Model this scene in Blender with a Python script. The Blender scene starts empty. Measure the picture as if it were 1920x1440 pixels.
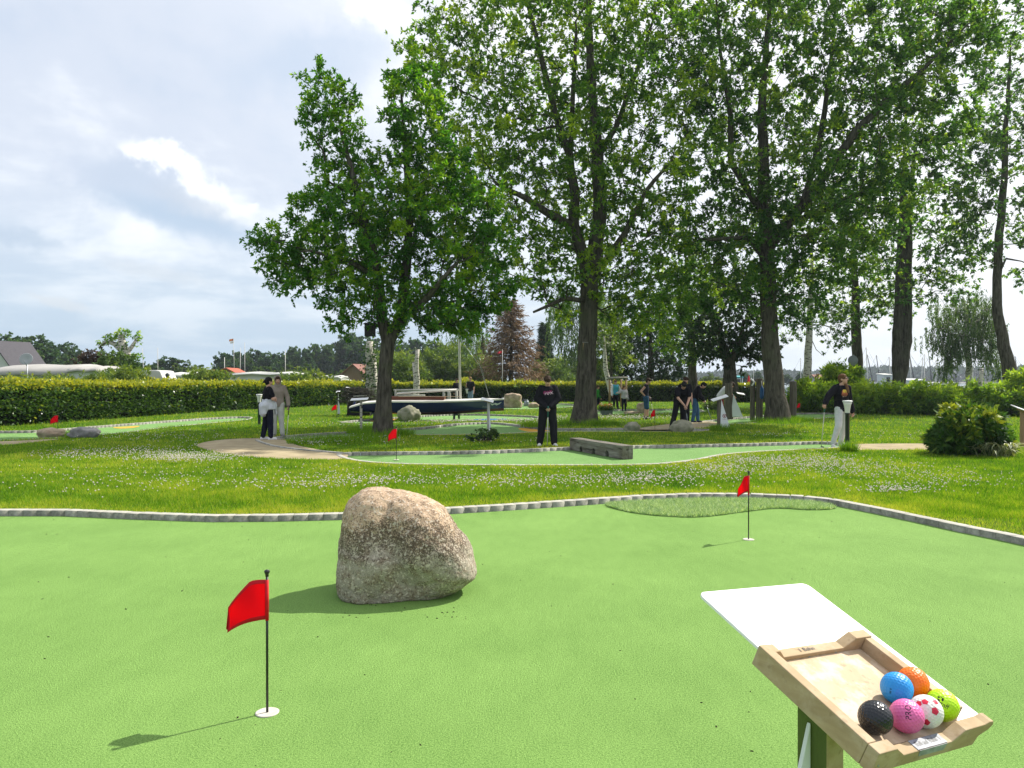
import bpy, bmesh, math, random
import numpy as np
from mathutils import Vector as V, Matrix, noise as mnoise
from mathutils.geometry import delaunay_2d_cdt
random.seed(7); RNG = np.random.default_rng(7)
SC = bpy.context.scene; COL = SC.collection
F = 1456.0; H = 1.6; CX = 960.0; HOR = 712.0      # lens of the photograph in its own pixels, eye height in metres
LAWN = 0.06
def P(px, py, z=0.0):
    d = F * (H - z) / (py - HOR); return V(((px - CX) / F * d, d, z))
def Q(px, py, d):
    return V(((px - CX) / F * d, d, H + (HOR - py) / F * d))
def rad(a): return math.radians(a)

# ------------------------------------------------------------------ objects
ORG = {}
def tag(o, label=None, cat=None, group=None, kind=None):
    if label: o['label'] = label
    if cat: o['category'] = cat
    if group: o['group'] = group
    if kind: o['kind'] = kind
    return o
def thing(name, loc, label, cat, group=None):
    o = bpy.data.objects.new(name, None); COL.objects.link(o)
    o.empty_display_size = 0.1
    o.location = loc; ORG[o.name] = V(loc); return tag(o, label, cat, group)
def copy_tree(o, parent=None, loc=None):
    c = o.copy(); COL.objects.link(c)
    if parent is not None: c.parent = parent
    if loc is not None: c.location = loc
    for ch in list(o.children): copy_tree(ch, c)
    return c

class MB:
    """collects shapes in world coordinates, builds ONE mesh object"""
    def __init__(s): s.v = []; s.f = []; s.m = []; s.sm = []
    def add(s, vs, fs, m=0, smooth=False):
        o = len(s.v); s.v += [tuple(p) for p in vs]
        for f in fs: s.f.append(tuple(i + o for i in f)); s.m.append(m); s.sm.append(smooth)
    def box(s, c, size, rot=None, m=0, taper=1.0):
        x, y, z = [k / 2 for k in size]; c = V(c)
        vs = []
        for dz in (-1, 1):
            t = taper if dz > 0 else 1
            for dx, dy in ((-1, -1), (1, -1), (1, 1), (-1, 1)): vs.append(V((dx * x * t, dy * y * t, dz * z)))
        if rot is not None: vs = [rot @ p for p in vs]
        s.add([p + c for p in vs], [(0, 3, 2, 1), (4, 5, 6, 7), (0, 1, 5, 4), (1, 2, 6, 5), (2, 3, 7, 6), (3, 0, 4, 7)], m)
    def tube(s, pts, rs, n=8, m=0, caps=True, smooth=True, flat=1.0, side=None):
        pts = [V(p) for p in pts]
        if not hasattr(rs, '__len__'): rs = [rs] * len(pts)
        vs = []; fs = []; ref = V(side) if side is not None else None
        for i, p in enumerate(pts):
            a = pts[max(i - 1, 0)]; b = pts[min(i + 1, len(pts) - 1)]
            t = (b - a); t = t.normalized() if t.length > 1e-9 else V((0, 0, 1))
            if ref is None: ref = V((0, 0, 1)) if abs(t.z) < .9 else V((1, 0, 0))
            u = ref - t * ref.dot(t)
            if u.length < 1e-6: u = t.orthogonal()
            u.normalize(); w = t.cross(u); ref = u
            r = rs[i]; ru, rw = (r, r * flat) if not hasattr(r, '__len__') else r
            for k in range(n):
                an = 2 * math.pi * k / n; vs.append(p + u * (math.cos(an) * ru) + w * (math.sin(an) * rw))
        for i in range(len(pts) - 1):
            for k in range(n):
                k2 = (k + 1) % n; fs.append((i * n + k, i * n + k2, (i + 1) * n + k2, (i + 1) * n + k))
        s.add(vs, fs, m, smooth)
        if caps:
            o = len(s.v) - len(vs); L = (len(pts) - 1) * n
            s.f.append(tuple(o + k for k in range(n))[::-1]); s.m.append(m); s.sm.append(False)
            s.f.append(tuple(o + L + k for k in range(n))); s.m.append(m); s.sm.append(False)
    def capsule(s, a, ra, b, rb, n=12, m=0, rings=4):
        a = V(a); b = V(b); t = b - a; L = t.length
        t = t / L if L > 1e-9 else V((0, 0, 1))
        pts = []; rs = []
        for i in range(rings + 1):
            an = math.pi / 2 * (1 - i / rings); pts.append(a - t * ra * math.sin(an)); rs.append(max(ra * math.cos(an), ra * .02))
        for i in range(rings + 1):
            an = math.pi / 2 * i / rings; pts.append(b + t * rb * math.sin(an)); rs.append(max(rb * math.cos(an), rb * .02))
        s.tube(pts, rs, n, m)
    def ell(s, c, r, rot=None, nu=16, nv=10, m=0):
        c = V(c); vs = []; fs = []
        for j in range(nv + 1):
            th = math.pi * j / nv
            for i in range(nu):
                ph = 2 * math.pi * i / nu
                p = V((r[0] * math.sin(th) * math.cos(ph), r[1] * math.sin(th) * math.sin(ph), r[2] * math.cos(th)))
                if rot is not None: p = rot @ p
                vs.append(c + p)
        for j in range(nv):
            for i in range(nu):
                i2 = (i + 1) % nu; fs.append((j * nu + i, (j + 1) * nu + i, (j + 1) * nu + i2, j * nu + i2))
        s.add(vs, fs, m, True)
    def lathe(s, prof, base, n=20, m=0, axis=None):
        rot = V((0, 0, 1)).rotation_difference(V(axis)).to_matrix() if axis is not None else Matrix.Identity(3)
        base = V(base); vs = []; fs = []
        for r, z in prof:
            for k in range(n):
                an = 2 * math.pi * k / n; vs.append(base + rot @ V((r * math.cos(an), r * math.sin(an), z)))
        for i in range(len(prof) - 1):
            for k in range(n):
                k2 = (k + 1) % n; fs.append((i * n + k, i * n + k2, (i + 1) * n + k2, (i + 1) * n + k))
        s.add(vs, fs, m, True)
    def prism(s, poly, vec, m=0):
        """polygon (3-D points) pushed along vec"""
        poly = [V(p) for p in poly]; vec = V(vec); n = len(poly)
        vs = poly + [p + vec for p in poly]
        fs = [tuple(range(n)), tuple(range(2 * n - 1, n - 1, -1))] + [(i, i + n, (i + 1) % n + n, (i + 1) % n) for i in range(n)]
        s.add(vs, fs, m)
    def build(s, name, mats, parent=None, loc=None, bevel=0, label=None, fixn=True, seg=2):
        if not isinstance(mats, (list, tuple)): mats = [mats]
        org = ORG[parent.name] if parent is not None else (V(loc) if loc is not None else V((0, 0, 0)))
        me = bpy.data.meshes.new(name)
        me.from_pydata([(x - org.x, y - org.y, z - org.z) for x, y, z in s.v], [], s.f)
        for mm in mats: me.materials.append(mm)
        if len(s.f):
            me.polygons.foreach_set('material_index', s.m); me.polygons.foreach_set('use_smooth', s.sm)
        if fixn:
            bm = bmesh.new(); bm.from_mesh(me); bmesh.ops.recalc_face_normals(bm, faces=bm.faces); bm.to_mesh(me); bm.free()
        me.update()
        return link(name, me, parent, org, bevel, label, seg)
def link(name, me, parent=None, org=V((0, 0, 0)), bevel=0, label=None, seg=2):
    o = bpy.data.objects.new(name, me); COL.objects.link(o)
    if parent is not None: o.parent = parent
    else: o.location = org
    ORG[o.name] = V(org)
    if bevel:
        b = o.modifiers.new('bevel', 'BEVEL'); b.width = bevel; b.segments = seg; b.limit_method = 'ANGLE'; b.angle_limit = rad(40)
    if label: o['label'] = label
    return o
def np_mesh(name, verts, quads, mats, parent=None, loc=None, tone=None, smooth=False, nper=4):
    """numpy verts (N,3) and faces (M,nper) -> object, with a per-face 'tone' attribute"""
    org = ORG[parent.name] if parent is not None else (V(loc) if loc is not None else V((0, 0, 0)))
    verts = np.asarray(verts, np.float32) - np.array(org, np.float32)
    quads = np.asarray(quads, np.int32); M = len(quads)
    me = bpy.data.meshes.new(name)
    me.vertices.add(len(verts)); me.vertices.foreach_set('co', verts.ravel())
    me.loops.add(M * nper); me.loops.foreach_set('vertex_index', quads.ravel())
    me.polygons.add(M); me.polygons.foreach_set('loop_start', np.arange(M, dtype=np.int32) * nper)
    if tone is not None:
        a = me.attributes.new('tone', 'FLOAT', 'FACE'); a.data.foreach_set('value', np.asarray(tone, np.float32))
    if smooth: me.polygons.foreach_set('use_smooth', np.ones(M, bool))
    if not isinstance(mats, (list, tuple)): mats = [mats]
    for mm in mats: me.materials.append(mm)
    me.update(calc_edges=True)
    return link(name, me, parent, org)

# ------------------------------------------------------------------ materials
class NT:
    def __init__(s, nt): s.nt = nt; s.n = nt.nodes; s.l = nt.links
    def new(s, t, **kw):
        n = s.n.new(t)
        for k, v in kw.items(): setattr(n, k, v)
        return n
    def val(s, sock, x):
        if isinstance(x, bpy.types.NodeSocket): s.l.new(x, sock)
        elif x is not None:
            if hasattr(x, '__len__') and len(x) == 3 and sock.type == 'RGBA': x = (*x, 1)
            sock.default_value = x
    def math(s, op, a, b=None, c=None, clamp=False):
        n = s.new('ShaderNodeMath', operation=op); n.use_clamp = clamp
        s.val(n.inputs[0], a); s.val(n.inputs[1], b); s.val(n.inputs[2], c); return n.outputs[0]
    def mix(s, f, a, b, bt='MIX'):
        n = s.new('ShaderNodeMix', data_type='RGBA', blend_type=bt)
        s.val(n.inputs['Factor'], f); s.val(n.inputs[6], a); s.val(n.inputs[7], b); return n.outputs[2]
    def noise(s, co, scale, detail=4, rough=.55, dist=0):
        n = s.new('ShaderNodeTexNoise'); s.val(n.inputs['Vector'], co)
        n.inputs['Scale'].default_value = scale; n.inputs['Detail'].default_value = detail
        n.inputs['Roughness'].default_value = rough; n.inputs['Distortion'].default_value = dist; return n.outputs['Fac']
    def ramp(s, f, stops):
        n = s.new('ShaderNodeValToRGB'); s.val(n.inputs[0], f); e = n.color_ramp.elements
        while len(e) < len(stops): e.new(.5)
        for i, (p, c) in enumerate(stops):
            e[i].position = p; e[i].color = (*c, 1) if hasattr(c, '__len__') else (c, c, c, 1)
        return n.outputs[0]
    def smooth(s, x, a, b):
        n = s.new('ShaderNodeMapRange', interpolation_type='SMOOTHSTEP'); s.val(n.inputs[0], x)
        n.inputs[1].default_value = a; n.inputs[2].default_value = b; return n.outputs[0]
    def scaled(s, co, sc):
        n = s.new('ShaderNodeMapping'); s.val(n.inputs[0], co); n.inputs['Scale'].default_value = sc; return n.outputs[0]
    def bump(s, h, strength, dist=.01):
        n = s.new('ShaderNodeBump'); s.val(n.inputs['Height'], h); n.inputs['Strength'].default_value = strength
        n.inputs['Distance'].default_value = dist; return n.outputs[0]
def newmat(name):
    m = bpy.data.materials.new(name); m.use_nodes = True; t = NT(m.node_tree)
    b = t.n['Principled BSDF']; return m, t, b
def coords(t, kind='Object'): return t.new('ShaderNodeTexCoord').outputs[kind]
def geopos(t): return t.new('ShaderNodeNewGeometry').outputs['Position']
def mk(name, c1, c2=None, scale=6, rough=.6, spec=.3, bump=0, bscale=None, stretch=(1, 1, 1), detail=5, metal=0, lo=.3, hi=.7, coat=0):
    m, t, b = newmat(name); co = coords(t); co = t.scaled(co, stretch)
    b.inputs['Roughness'].default_value = rough; b.inputs['Specular IOR Level'].default_value = spec
    b.inputs['Metallic'].default_value = metal; b.inputs['Coat Weight'].default_value = coat
    if c2 is None: c2 = tuple(k * .82 for k in c1)
    nz = t.noise(co, scale, detail)
    t.val(b.inputs['Base Color'], t.ramp(nz, [(lo, c1), (hi, c2)]))
    if bump: t.val(b.inputs['Normal'], t.bump(t.noise(co, bscale or scale * 5, 5, .65), bump))
    return m
def leafmat(name, dark, mid, light, transl=.35, rough=.5, spec=.35, tl=None):
    """tone attribute: 0 old dark leaf, 1 fresh light leaf (the leaf's own colour)"""
    m, t, b = newmat(name)
    at = t.new('ShaderNodeAttribute', attribute_name='tone').outputs['Fac']
    c = t.ramp(at, [(0.0, dark), (.5, mid), (1.0, light)])
    t.val(b.inputs['Base Color'], c); b.inputs['Roughness'].default_value = rough; b.inputs['Specular IOR Level'].default_value = spec
    tr = t.new('ShaderNodeBsdfTranslucent')
    t.val(tr.inputs[0], t.mix(1.0, c, tl or (1.75, 1.65, .55), 'MULTIPLY'))
    mx = t.new('ShaderNodeMixShader'); mx.inputs[0].default_value = transl
    t.l.new(b.outputs[0], mx.inputs[1]); t.l.new(tr.outputs[0], mx.inputs[2])
    t.l.new(mx.outputs[0], t.n['Material Output'].inputs[0]); return m
M = {}
M['white'] = mk('white_paint', (.82, .82, .80), (.76, .76, .74), 4, .35, .4)
M['panel_white'] = mk('white_board', (.86, .86, .86), (.83, .83, .83), 3, .3, .5)
M['sail'] = mk('sail_board', (.74, .76, .76), (.64, .66, .66), 3, .5, .3)
M['red'] = mk('red_cloth', (.62, .008, .02), (.5, .006, .016), 30, .6, .2, .15, 400)
M['red_hem'] = mk('red_hem', (.56, .006, .02), None, 30, .6, .2)
M['black'] = mk('black_plastic', (.012, .012, .014), None, 10, .35, .5)
M['cup'] = mk('cup_plastic', (.62, .58, .50), (.5, .47, .40), 20, .5, .3)
M['wood'] = None
M['dark_metal'] = mk('dark_metal', (.02, .035, .035), None, 8, .4, .5)
M['grey_metal'] = mk('grey_metal', (.30, .33, .34), (.2, .23, .25), 10, .35, .5, metal=.6)
M['old_post'] = mk('weathered_post', (.17, .15, .115), (.07, .062, .048), 3, .85, .15, .6, 18, (6, 6, .8))
M['new_wood'] = mk('pale_timber', (.36, .25, .14), (.25, .17, .09), 5, .7, .2, .2, 30, (6, 6, .8))
M['grey_wood'] = mk('grey_timber', (.32, .31, .28), (.17, .16, .14), 4, .85, .15, .5, 20, (1, 5, 5))
M['rail_wood'] = mk('pale_rail', (.46, .45, .41), (.30, .29, .26), 4, .8, .2, .3, 20, (1, 5, 5))
M['sand'] = mk('sand', (.42, .35, .22), (.29, .235, .145), 3, .95, .1, .5, 90)
M['rock_beige'] = mk('rock_beige', (.46, .37, .27), (.22, .165, .11), 5, .9, .15, .7, 30)
M['rock_grey'] = mk('rock_grey', (.31, .30, .295), (.15, .145, .14), 6, .9, .15, .7, 30)
M['rock_moss'] = mk('rock_mossy', (.34, .32, .25), (.15, .16, .09), 5, .9, .15, .7, 30)
M['skin'] = mk('skin', (.58, .34, .245), (.52, .29, .205), 20, .5, .3)
M['lip'] = mk('lips', (.32, .10, .085), None, 20, .45, .3)
M['eye'] = mk('eyes', (.03, .022, .018), None, 20, .3, .4)
def turfmat(name, c1, c2, fine=260):
    m, t, b = newmat(name); co = geopos(t)
    big = t.noise(co, .9, 3); mid = t.noise(t.scaled(co, (1, .35, 1)), 9, 4, .6); fi = t.noise(co, fine, 2, .7); fi2 = t.noise(co, fine * .42, 3, .7)
    f = t.math('ADD', t.math('MULTIPLY', fi, .9), t.math('MULTIPLY', fi2, .8))
    f = t.math('ADD', f, t.math('MULTIPLY', mid, .10)); f = t.math('ADD', f, t.math('MULTIPLY', big, .18))
    f = t.smooth(f, .74, 1.20)
    t.val(b.inputs['Base Color'], t.mix(f, c1, c2)); b.inputs['Roughness'].default_value = .85; b.inputs['Specular IOR Level'].default_value = .12
    t.val(b.inputs['Normal'], t.bump(t.math('ADD', fi, fi2), .75, .012)); return m
M['turf'] = turfmat('artificial_turf', (.08, .185, .032), (.265, .44, .115), 240)
M['turf_far'] = turfmat('artificial_turf_worn', (.085, .19, .045), (.225, .385, .13), 110)
def lawnmat():
    m, t, b = newmat('lawn_soil_and_grass'); co = geopos(t)
    a = t.noise(co, .55, 4); c = t.noise(co, 14, 5, .7); d = t.noise(t.scaled(co, (1, .5, 1)), 60, 4, .7)
    c1 = t.mix(t.smooth(a, .40, .66), (.07, .15, .012), (.19, .24, .03))
    c2 = t.mix(t.smooth(d, .3, .75), (.05, .11, .008), c1)
    t.val(b.inputs['Base Color'], t.mix(t.math('MULTIPLY', t.smooth(c, .55, .8), .5), c2, (.20, .19, .05)))
    b.inputs['Roughness'].default_value = .95; b.inputs['Specular IOR Level'].default_value = .05
    t.val(b.inputs['Normal'], t.bump(t.math('ADD', c, d), .8, .05)); return m
M['lawn'] = lawnmat()
M['blade'] = leafmat('grass_blades', (.045, .145, .005), (.18, .34, .009), (.50, .50, .065), .42, .55, .2, (1.25, 1.3, .5))
M['patchblade'] = leafmat('turf_patch_fibres', (.09, .19, .08), (.27, .42, .22), (.62, .72, .56), .35, .5, .3)
def barkmat(name, c1, c2, c3, zs=.16, scale=14):
    m, t, b = newmat(name); co = geopos(t); st = t.scaled(co, (1, 1, zs))
    n1 = t.noise(st, scale, 5, .65, .6); n2 = t.noise(co, 2.2, 4)
    c = t.ramp(n1, [(.32, c1), (.62, c2)]); c = t.mix(t.math('MULTIPLY', t.smooth(n2, .48, .7), .6), c, c3)
    t.val(b.inputs['Base Color'], c); b.inputs['Roughness'].default_value = .95; b.inputs['Specular IOR Level'].default_value = .08
    t.val(b.inputs['Normal'], t.bump(n1, 1.0, .06)); return m
M['bark'] = barkmat('oak_bark', (.026, .023, .018), (.125, .112, .088), (.10, .105, .062))
M['bark_dark'] = barkmat('dark_bark', (.022, .020, .017), (.10, .092, .074), (.075, .08, .052))
def birchmat():
    m, t, b = newmat('birch_bark'); co = geopos(t)
    n = t.noise(t.scaled(co, (1, 1, 3.2)), 5, 4, .6); n2 = t.noise(co, 24, 3)
    t.val(b.inputs['Base Color'], t.mix(t.smooth(n, .53, .60), t.mix(n2, (.62, .58, .50), (.42, .39, .33)), (.035, .03, .026)))
    b.inputs['Roughness'].default_value = .8; t.val(b.inputs['Normal'], t.bump(n, .6, .02)); return m
M['birch'] = birchmat()
def bouldermat():
    m, t, b = newmat('granite_boulder'); co = coords(t)
    big = t.noise(co, 2.6, 4, .6, .4); mid = t.noise(co, 14, 5, .7); fi = t.noise(co, 90, 4, .75); sp = t.noise(co, 48, 2, .5)
    z = t.new('ShaderNodeSeparateXYZ'); t.l.new(co, z.inputs[0])
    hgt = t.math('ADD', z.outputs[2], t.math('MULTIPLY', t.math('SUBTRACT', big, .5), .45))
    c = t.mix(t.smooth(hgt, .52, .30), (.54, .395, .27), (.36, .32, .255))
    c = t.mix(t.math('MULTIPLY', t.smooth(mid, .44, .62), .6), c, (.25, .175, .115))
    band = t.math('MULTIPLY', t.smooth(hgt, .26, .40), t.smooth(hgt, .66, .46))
    k = t.math('ADD', t.math('ADD', t.math('MULTIPLY', fi, .8), t.math('MULTIPLY', mid, .22)), t.math('MULTIPLY', band, .10))
    c = t.mix(t.math('MULTIPLY', t.smooth(k, .52, .63), .85), c, (.06, .044, .032)); c = t.mix(t.math('MULTIPLY', t.smooth(t.noise(co, 55, 5, .75, .6), .57, .68), .55), c, (.075, .06, .045))
    c = t.mix(t.math('MULTIPLY', t.smooth(sp, .56, .64), .7), c, (.62, .54, .44))
    lich = t.noise(co, 7, 4, .7, .5); c = t.mix(t.math('MULTIPLY', t.smooth(lich, .64, .70), .5), c, (.42, .38, .20))
    t.val(b.inputs['Base Color'], c); b.inputs['Roughness'].default_value = .9; b.inputs['Specular IOR Level'].default_value = .15
    h = t.math('ADD', t.math('MULTIPLY', fi, .5), t.math('ADD', mid, t.math('MULTIPLY', sp, .4)))
    t.val(b.inputs['Normal'], t.bump(h, .8, .02)); return m
M['boulder'] = bouldermat()
def kerbmat(name, c1, c2):
    m, t, b = newmat(name); co = geopos(t)
    at = t.new('ShaderNodeAttribute', attribute_name='tone').outputs['Fac']
    n = t.noise(co, 22, 5, .7); big = t.noise(co, 3, 3)
    f = t.math('ADD', t.math('MULTIPLY', at, .30), t.math('ADD', t.math('MULTIPLY', n, .7), t.math('MULTIPLY', big, .3)))
    t.val(b.inputs['Base Color'], t.mix(t.smooth(f, .40, .95), c1, c2)); b.inputs['Roughness'].default_value = .92
    b.inputs['Specular IOR Level'].default_value = .1
    t.val(b.inputs['Normal'], t.bump(t.noise(co, 110, 4, .7), .5, .01)); return m
M['kerb'] = kerbmat('kerb_stone', (.44, .425, .37), (.17, .17, .145))
def traymat(name, c1, c2, worn, axis):
    m, t, b = newmat(name); co = coords(t)
    st = t.scaled(co, axis); n = t.noise(st, 26, 5, .6, .5); w = t.noise(co, 22, 5, .65); s2 = t.noise(co, 70, 3)
    c = t.ramp(n, [(.3, c1), (.7, c2)])
    c = t.mix(t.math('MULTIPLY', t.smooth(w, .45, .62), worn), c, (.66, .56, .44))
    c = t.mix(t.math('MULTIPLY', t.smooth(s2, .6, .72), .35), c, (.19, .12, .06))
    t.val(b.inputs['Base Color'], c); b.inputs['Roughness'].default_value = .7; b.inputs['Specular IOR Level'].default_value = .2
    t.val(b.inputs['Normal'], t.bump(n, .25, .003)); return m
M['tray_rail'] = traymat('tray_rail_wood', (.46, .345, .205), (.33, .235, .13), .2, (.25, .25, 2))
M['tray_floor'] = traymat('tray_floor_worn_wood', (.56, .44, .30), (.44, .33, .20), .75, (1, .3, 1))
M['post_green'] = mk('green_post_face', (.10, .135, .03), (.065, .09, .02), 12, .6, .3, .2, 60, (1, 1, .2))
def plain(name, c, rough=.5, spec=.3): return mk(name, c, tuple(k * .9 for k in c), 30, rough, spec)

# ------------------------------------------------------------------ world, sun, camera
SUN_AZ, SUN_EL = rad(56), rad(46)
def world():
    w = bpy.data.worlds.new('World'); SC.world = w; w.use_nodes = True; t = NT(w.node_tree)
    bg = t.n['Background']; bg.inputs[1].default_value = .10
    sky = t.new('ShaderNodeTexSky'); sky.sky_type = 'NISHITA'; sky.sun_disc = False
    sky.sun_elevation = SUN_EL; sky.sun_rotation = SUN_AZ; sky.air_density = 1.2; sky.dust_density = 2.0; sky.ozone_density = 2.5
    d = coords(t, 'Generated'); s = t.new('ShaderNodeSeparateXYZ'); t.l.new(d, s.inputs[0]); X, Y, Z = s.outputs
    zz = t.math('ADD', t.math('MAXIMUM', Z, 0.0), .16)
    cb = t.new('ShaderNodeCombineXYZ'); t.l.new(t.math('DIVIDE', X, zz), cb.inputs[0]); t.l.new(t.math('DIVIDE', Y, zz), cb.inputs[1])
    pl = cb.outputs[0]
    n1 = t.noise(pl, .95, 7, .58, .25); n2 = t.noise(pl, .33, 4, .5); n3 = t.noise(d, 3.2, 6, .6, .3)
    # thin high cloud, brighter towards the sun, blue-grey low down
    dot = t.new('ShaderNodeVectorMath', operation='DOT_PRODUCT'); t.l.new(d, dot.inputs[0])
    dot.inputs[1].default_value = (math.sin(SUN_AZ) * math.cos(SUN_EL), math.cos(SUN_AZ) * math.cos(SUN_EL), math.sin(SUN_EL))
    glow = t.smooth(dot.outputs['Value'], .30, .92)
    low = t.smooth(Z, .0, .26)
    c = t.mix(low, (4.1, 5.3, 6.6), (5.9, 6.4, 7.3))
    f = t.math('ADD', t.math('MULTIPLY', n1, .65), t.math('MULTIPLY', n3, .35))
    c = t.mix(t.math('MULTIPLY', t.smooth(f, .48, .62), t.math('ADD', .22, t.math('MULTIPLY', low, .75))), c, (8.8, 9.0, 9.2))
    c = t.mix(t.math('MULTIPLY', t.smooth(f, .49, .36), .85), c, (4.8, 5.6, 6.8))
    c = t.mix(t.math('MULTIPLY', glow, .85), c, (9.6, 9.6, 9.6))
    # a cumulus with a bright crest, a grey body and a blue-grey shadowed base (angles in the sky, left of the trees)
    yy = t.math('MAXIMUM', Y, .05); a = t.math('DIVIDE', X, yy); e = t.math('DIVIDE', Z, yy)
    w1 = t.math('MULTIPLY', t.math('SUBTRACT', t.noise(d, 15, 6, .6), .5), .085); w2 = t.math('MULTIPLY', t.math('SUBTRACT', t.noise(d, 42, 4, .6), .5), .03)
    wob = t.math('ADD', w1, w2)
    def oval(ca, ce, ra, re, ang, k0, k1, wk=1.0):
        co, si = math.cos(ang), math.sin(ang)
        da = t.math('SUBTRACT', a, ca); de = t.math('SUBTRACT', e, ce)
        u = t.math('ADD', t.math('MULTIPLY', da, co), t.math('MULTIPLY', de, si)); v = t.math('SUBTRACT', t.math('MULTIPLY', de, co), t.math('MULTIPLY', da, si))
        wv = t.math('MULTIPLY', wob, wk)
        u = t.math('DIVIDE', t.math('ADD', u, wv), ra); v = t.math('DIVIDE', t.math('ADD', v, wv), re)
        r = t.math('SQRT', t.math('ADD', t.math('MULTIPLY', u, u), t.math('MULTIPLY', v, v)))
        return t.smooth(r, k1, k0)
    ahead = t.math('GREATER_THAN', Y, .1)
    def lay(c, col, k, *o): return t.mix(t.math('MULTIPLY', t.math('MULTIPLY', oval(*o), k), ahead), c, col)
    c = lay(c, (4.6, 5.3, 6.6), .6, -.50, .262, .11, .035, rad(-8), .2, 1.25)
    c = lay(c, (9.6, 9.7, 9.8), .95, -.450, .292, .056, .024, rad(-12), .45, 1.1)
    c = lay(c, (9.2, 9.4, 9.5), .85, -.398, .256, .066, .021, rad(-38), .4, 1.1)
    c = lay(c, (8.4, 8.6, 8.8), .88, -.362, .225, .036, .018, rad(-15), .6, 1.05)
    c = lay(c, (5.0, 5.7, 6.8), .9, -.480, .243, .088, .040, rad(-24), .35, 1.2, .8)
    c = lay(c, (4.9, 5.5, 6.4), .75, -.405, .222, .07, .026, rad(-25), .3, 1.2, .7)
    c = lay(c, (4.1, 5.15, 6.5), .85, -.415, .203, .13, .020, rad(-17), .2, 1.35, .5)
    c = lay(c, (4.2, 5.1, 6.3), .6, -.63, .185, .07, .016, rad(-14), .2, 1.3)
    c = lay(c, (5.9, 6.3, 6.8), .6, -.585, .098, .05, .010, rad(-14), .3, 1.2, .5)
    c = lay(c, (5.6, 6.1, 6.7), .5, -.46, .14, .09, .014, rad(-14), .2, 1.2, .6)
    c = lay(c, (8.6, 8.7, 8.8), .9, -.20, .475, .10, .028, rad(-35), .3, 1.25, 1.6)
    c = lay(c, (8.6, 8.7, 8.8), .8, -.13, .42, .07, .03, rad(-40), .3, 1.25, 1.6)
    c = lay(c, (4.7, 5.6, 6.9), .6, -.26, .40, .12, .05, rad(10), .2, 1.3, 1.2)
    c = t.mix(.12, c, sky.outputs[0])
    t.l.new(c, bg.inputs[0])
world()
sun = bpy.data.lights.new('sun', 'SUN'); sun.energy = 5.0; sun.angle = rad(.6); sun.color = (1, .95, .86)
so = bpy.data.objects.new('sun', sun); COL.objects.link(so); so['kind'] = 'helper'
sd = V((math.sin(SUN_AZ) * math.cos(SUN_EL), math.cos(SUN_AZ) * math.cos(SUN_EL), math.sin(SUN_EL)))
so.rotation_euler = sd.to_track_quat('Z', 'Y').to_euler()
cam = bpy.data.cameras.new('camera'); co_ = bpy.data.objects.new('camera', cam); COL.objects.link(co_)
cam.sensor_width = 36; cam.lens = F / 1920 * 36; cam.clip_start = .05; cam.clip_end = 6000
co_.location = (0, 0, H); co_.rotation_euler = (rad(90) - math.atan(8 / F), 0, 0); SC.camera = co_
SC.view_settings.view_transform = 'Standard'; SC.view_settings.look = 'None'; SC.view_settings.exposure = .45; SC.view_settings.gamma = 1
SC.cycles.max_bounces = 6; SC.cycles.diffuse_bounces = 3; SC.cycles.glossy_bounces = 2; SC.cycles.transmission_bounces = 4
SC.cycles.transparent_max_bounces = 4; SC.cycles.caustics_reflective = False; SC.cycles.caustics_refractive = False
SC.cycles.use_denoising = True

# ------------------------------------------------------------------ ground
def gp(pts, z=0.0): return [P(x, y, z).to_2d() for x, y in pts]
near_edge = gp([(-420, 985), (-150, 968), (0, 968), (120, 968), (250, 974), (400, 979), (520, 978), (640, 975), (740, 970), (830, 965), (960, 957), (1090, 948), (1200, 940), (1300, 936), (1400, 936), (1500, 940), (1560, 947), (1640, 963), (1720, 980), (1800, 998), (1870, 1012), (1920, 1023), (2010, 1046), (2120, 1080)])
near_green = near_edge + [V((4.6, 3.0)), V((4.9, -1.0)), V((4.4, -5)), V((-7, -5)), V((-10, -2)), V((-10.5, 4))]
G = {}
G['near'] = near_green
G['second'] = gp([(640, 856), (660, 852), (750, 851), (900, 849), (1000, 845), (1070, 842), (1190, 839), (1300, 837), (1400, 835), (1500, 832), (1545, 831), (1582, 834), (1584, 840), (1500, 845), (1420, 849), (1350, 855), (1310, 863), (1260, 870), (1190, 874), (1000, 875), (850, 874), (740, 872), (670, 866)], .03)
G['third'] = gp([(520, 822), (600, 815), (680, 811), (740, 807), (800, 803), (860, 796), (920, 794), (965, 798), (1000, 803), (1060, 806), (1180, 805), (1290, 806), (1330, 808), (1290, 811), (1180, 811), (1060, 811), (1000, 812), (940, 815), (830, 817), (740, 817), (620, 821), (540, 826)], .03)
G['fourth'] = gp([(-120, 826), (-60, 812), (60, 810), (170, 802), (300, 792), (400, 785), (462, 783), (462, 788), (380, 796), (300, 804), (230, 813), (180, 818), (100, 823), (0, 828)], .03)
G['fifth'] = gp([(640, 793), (720, 786), (820, 779), (900, 778), (1000, 782), (1010, 787), (930, 790), (800, 791), (700, 795)], .03)
G['sixth'] = gp([(935, 766), (990, 757), (1060, 758), (1075, 763), (1000, 768)], .03)
G['seventh'] = gp([(1090, 772), (1180, 769), (1300, 769), (1310, 774), (1200, 777), (1100, 778)], .03)
G['eighth'] = gp([(1280, 797), (1380, 785), (1500, 776), (1600, 777), (1570, 783), (1480, 789), (1400, 795), (1330, 798)], .03)
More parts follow.
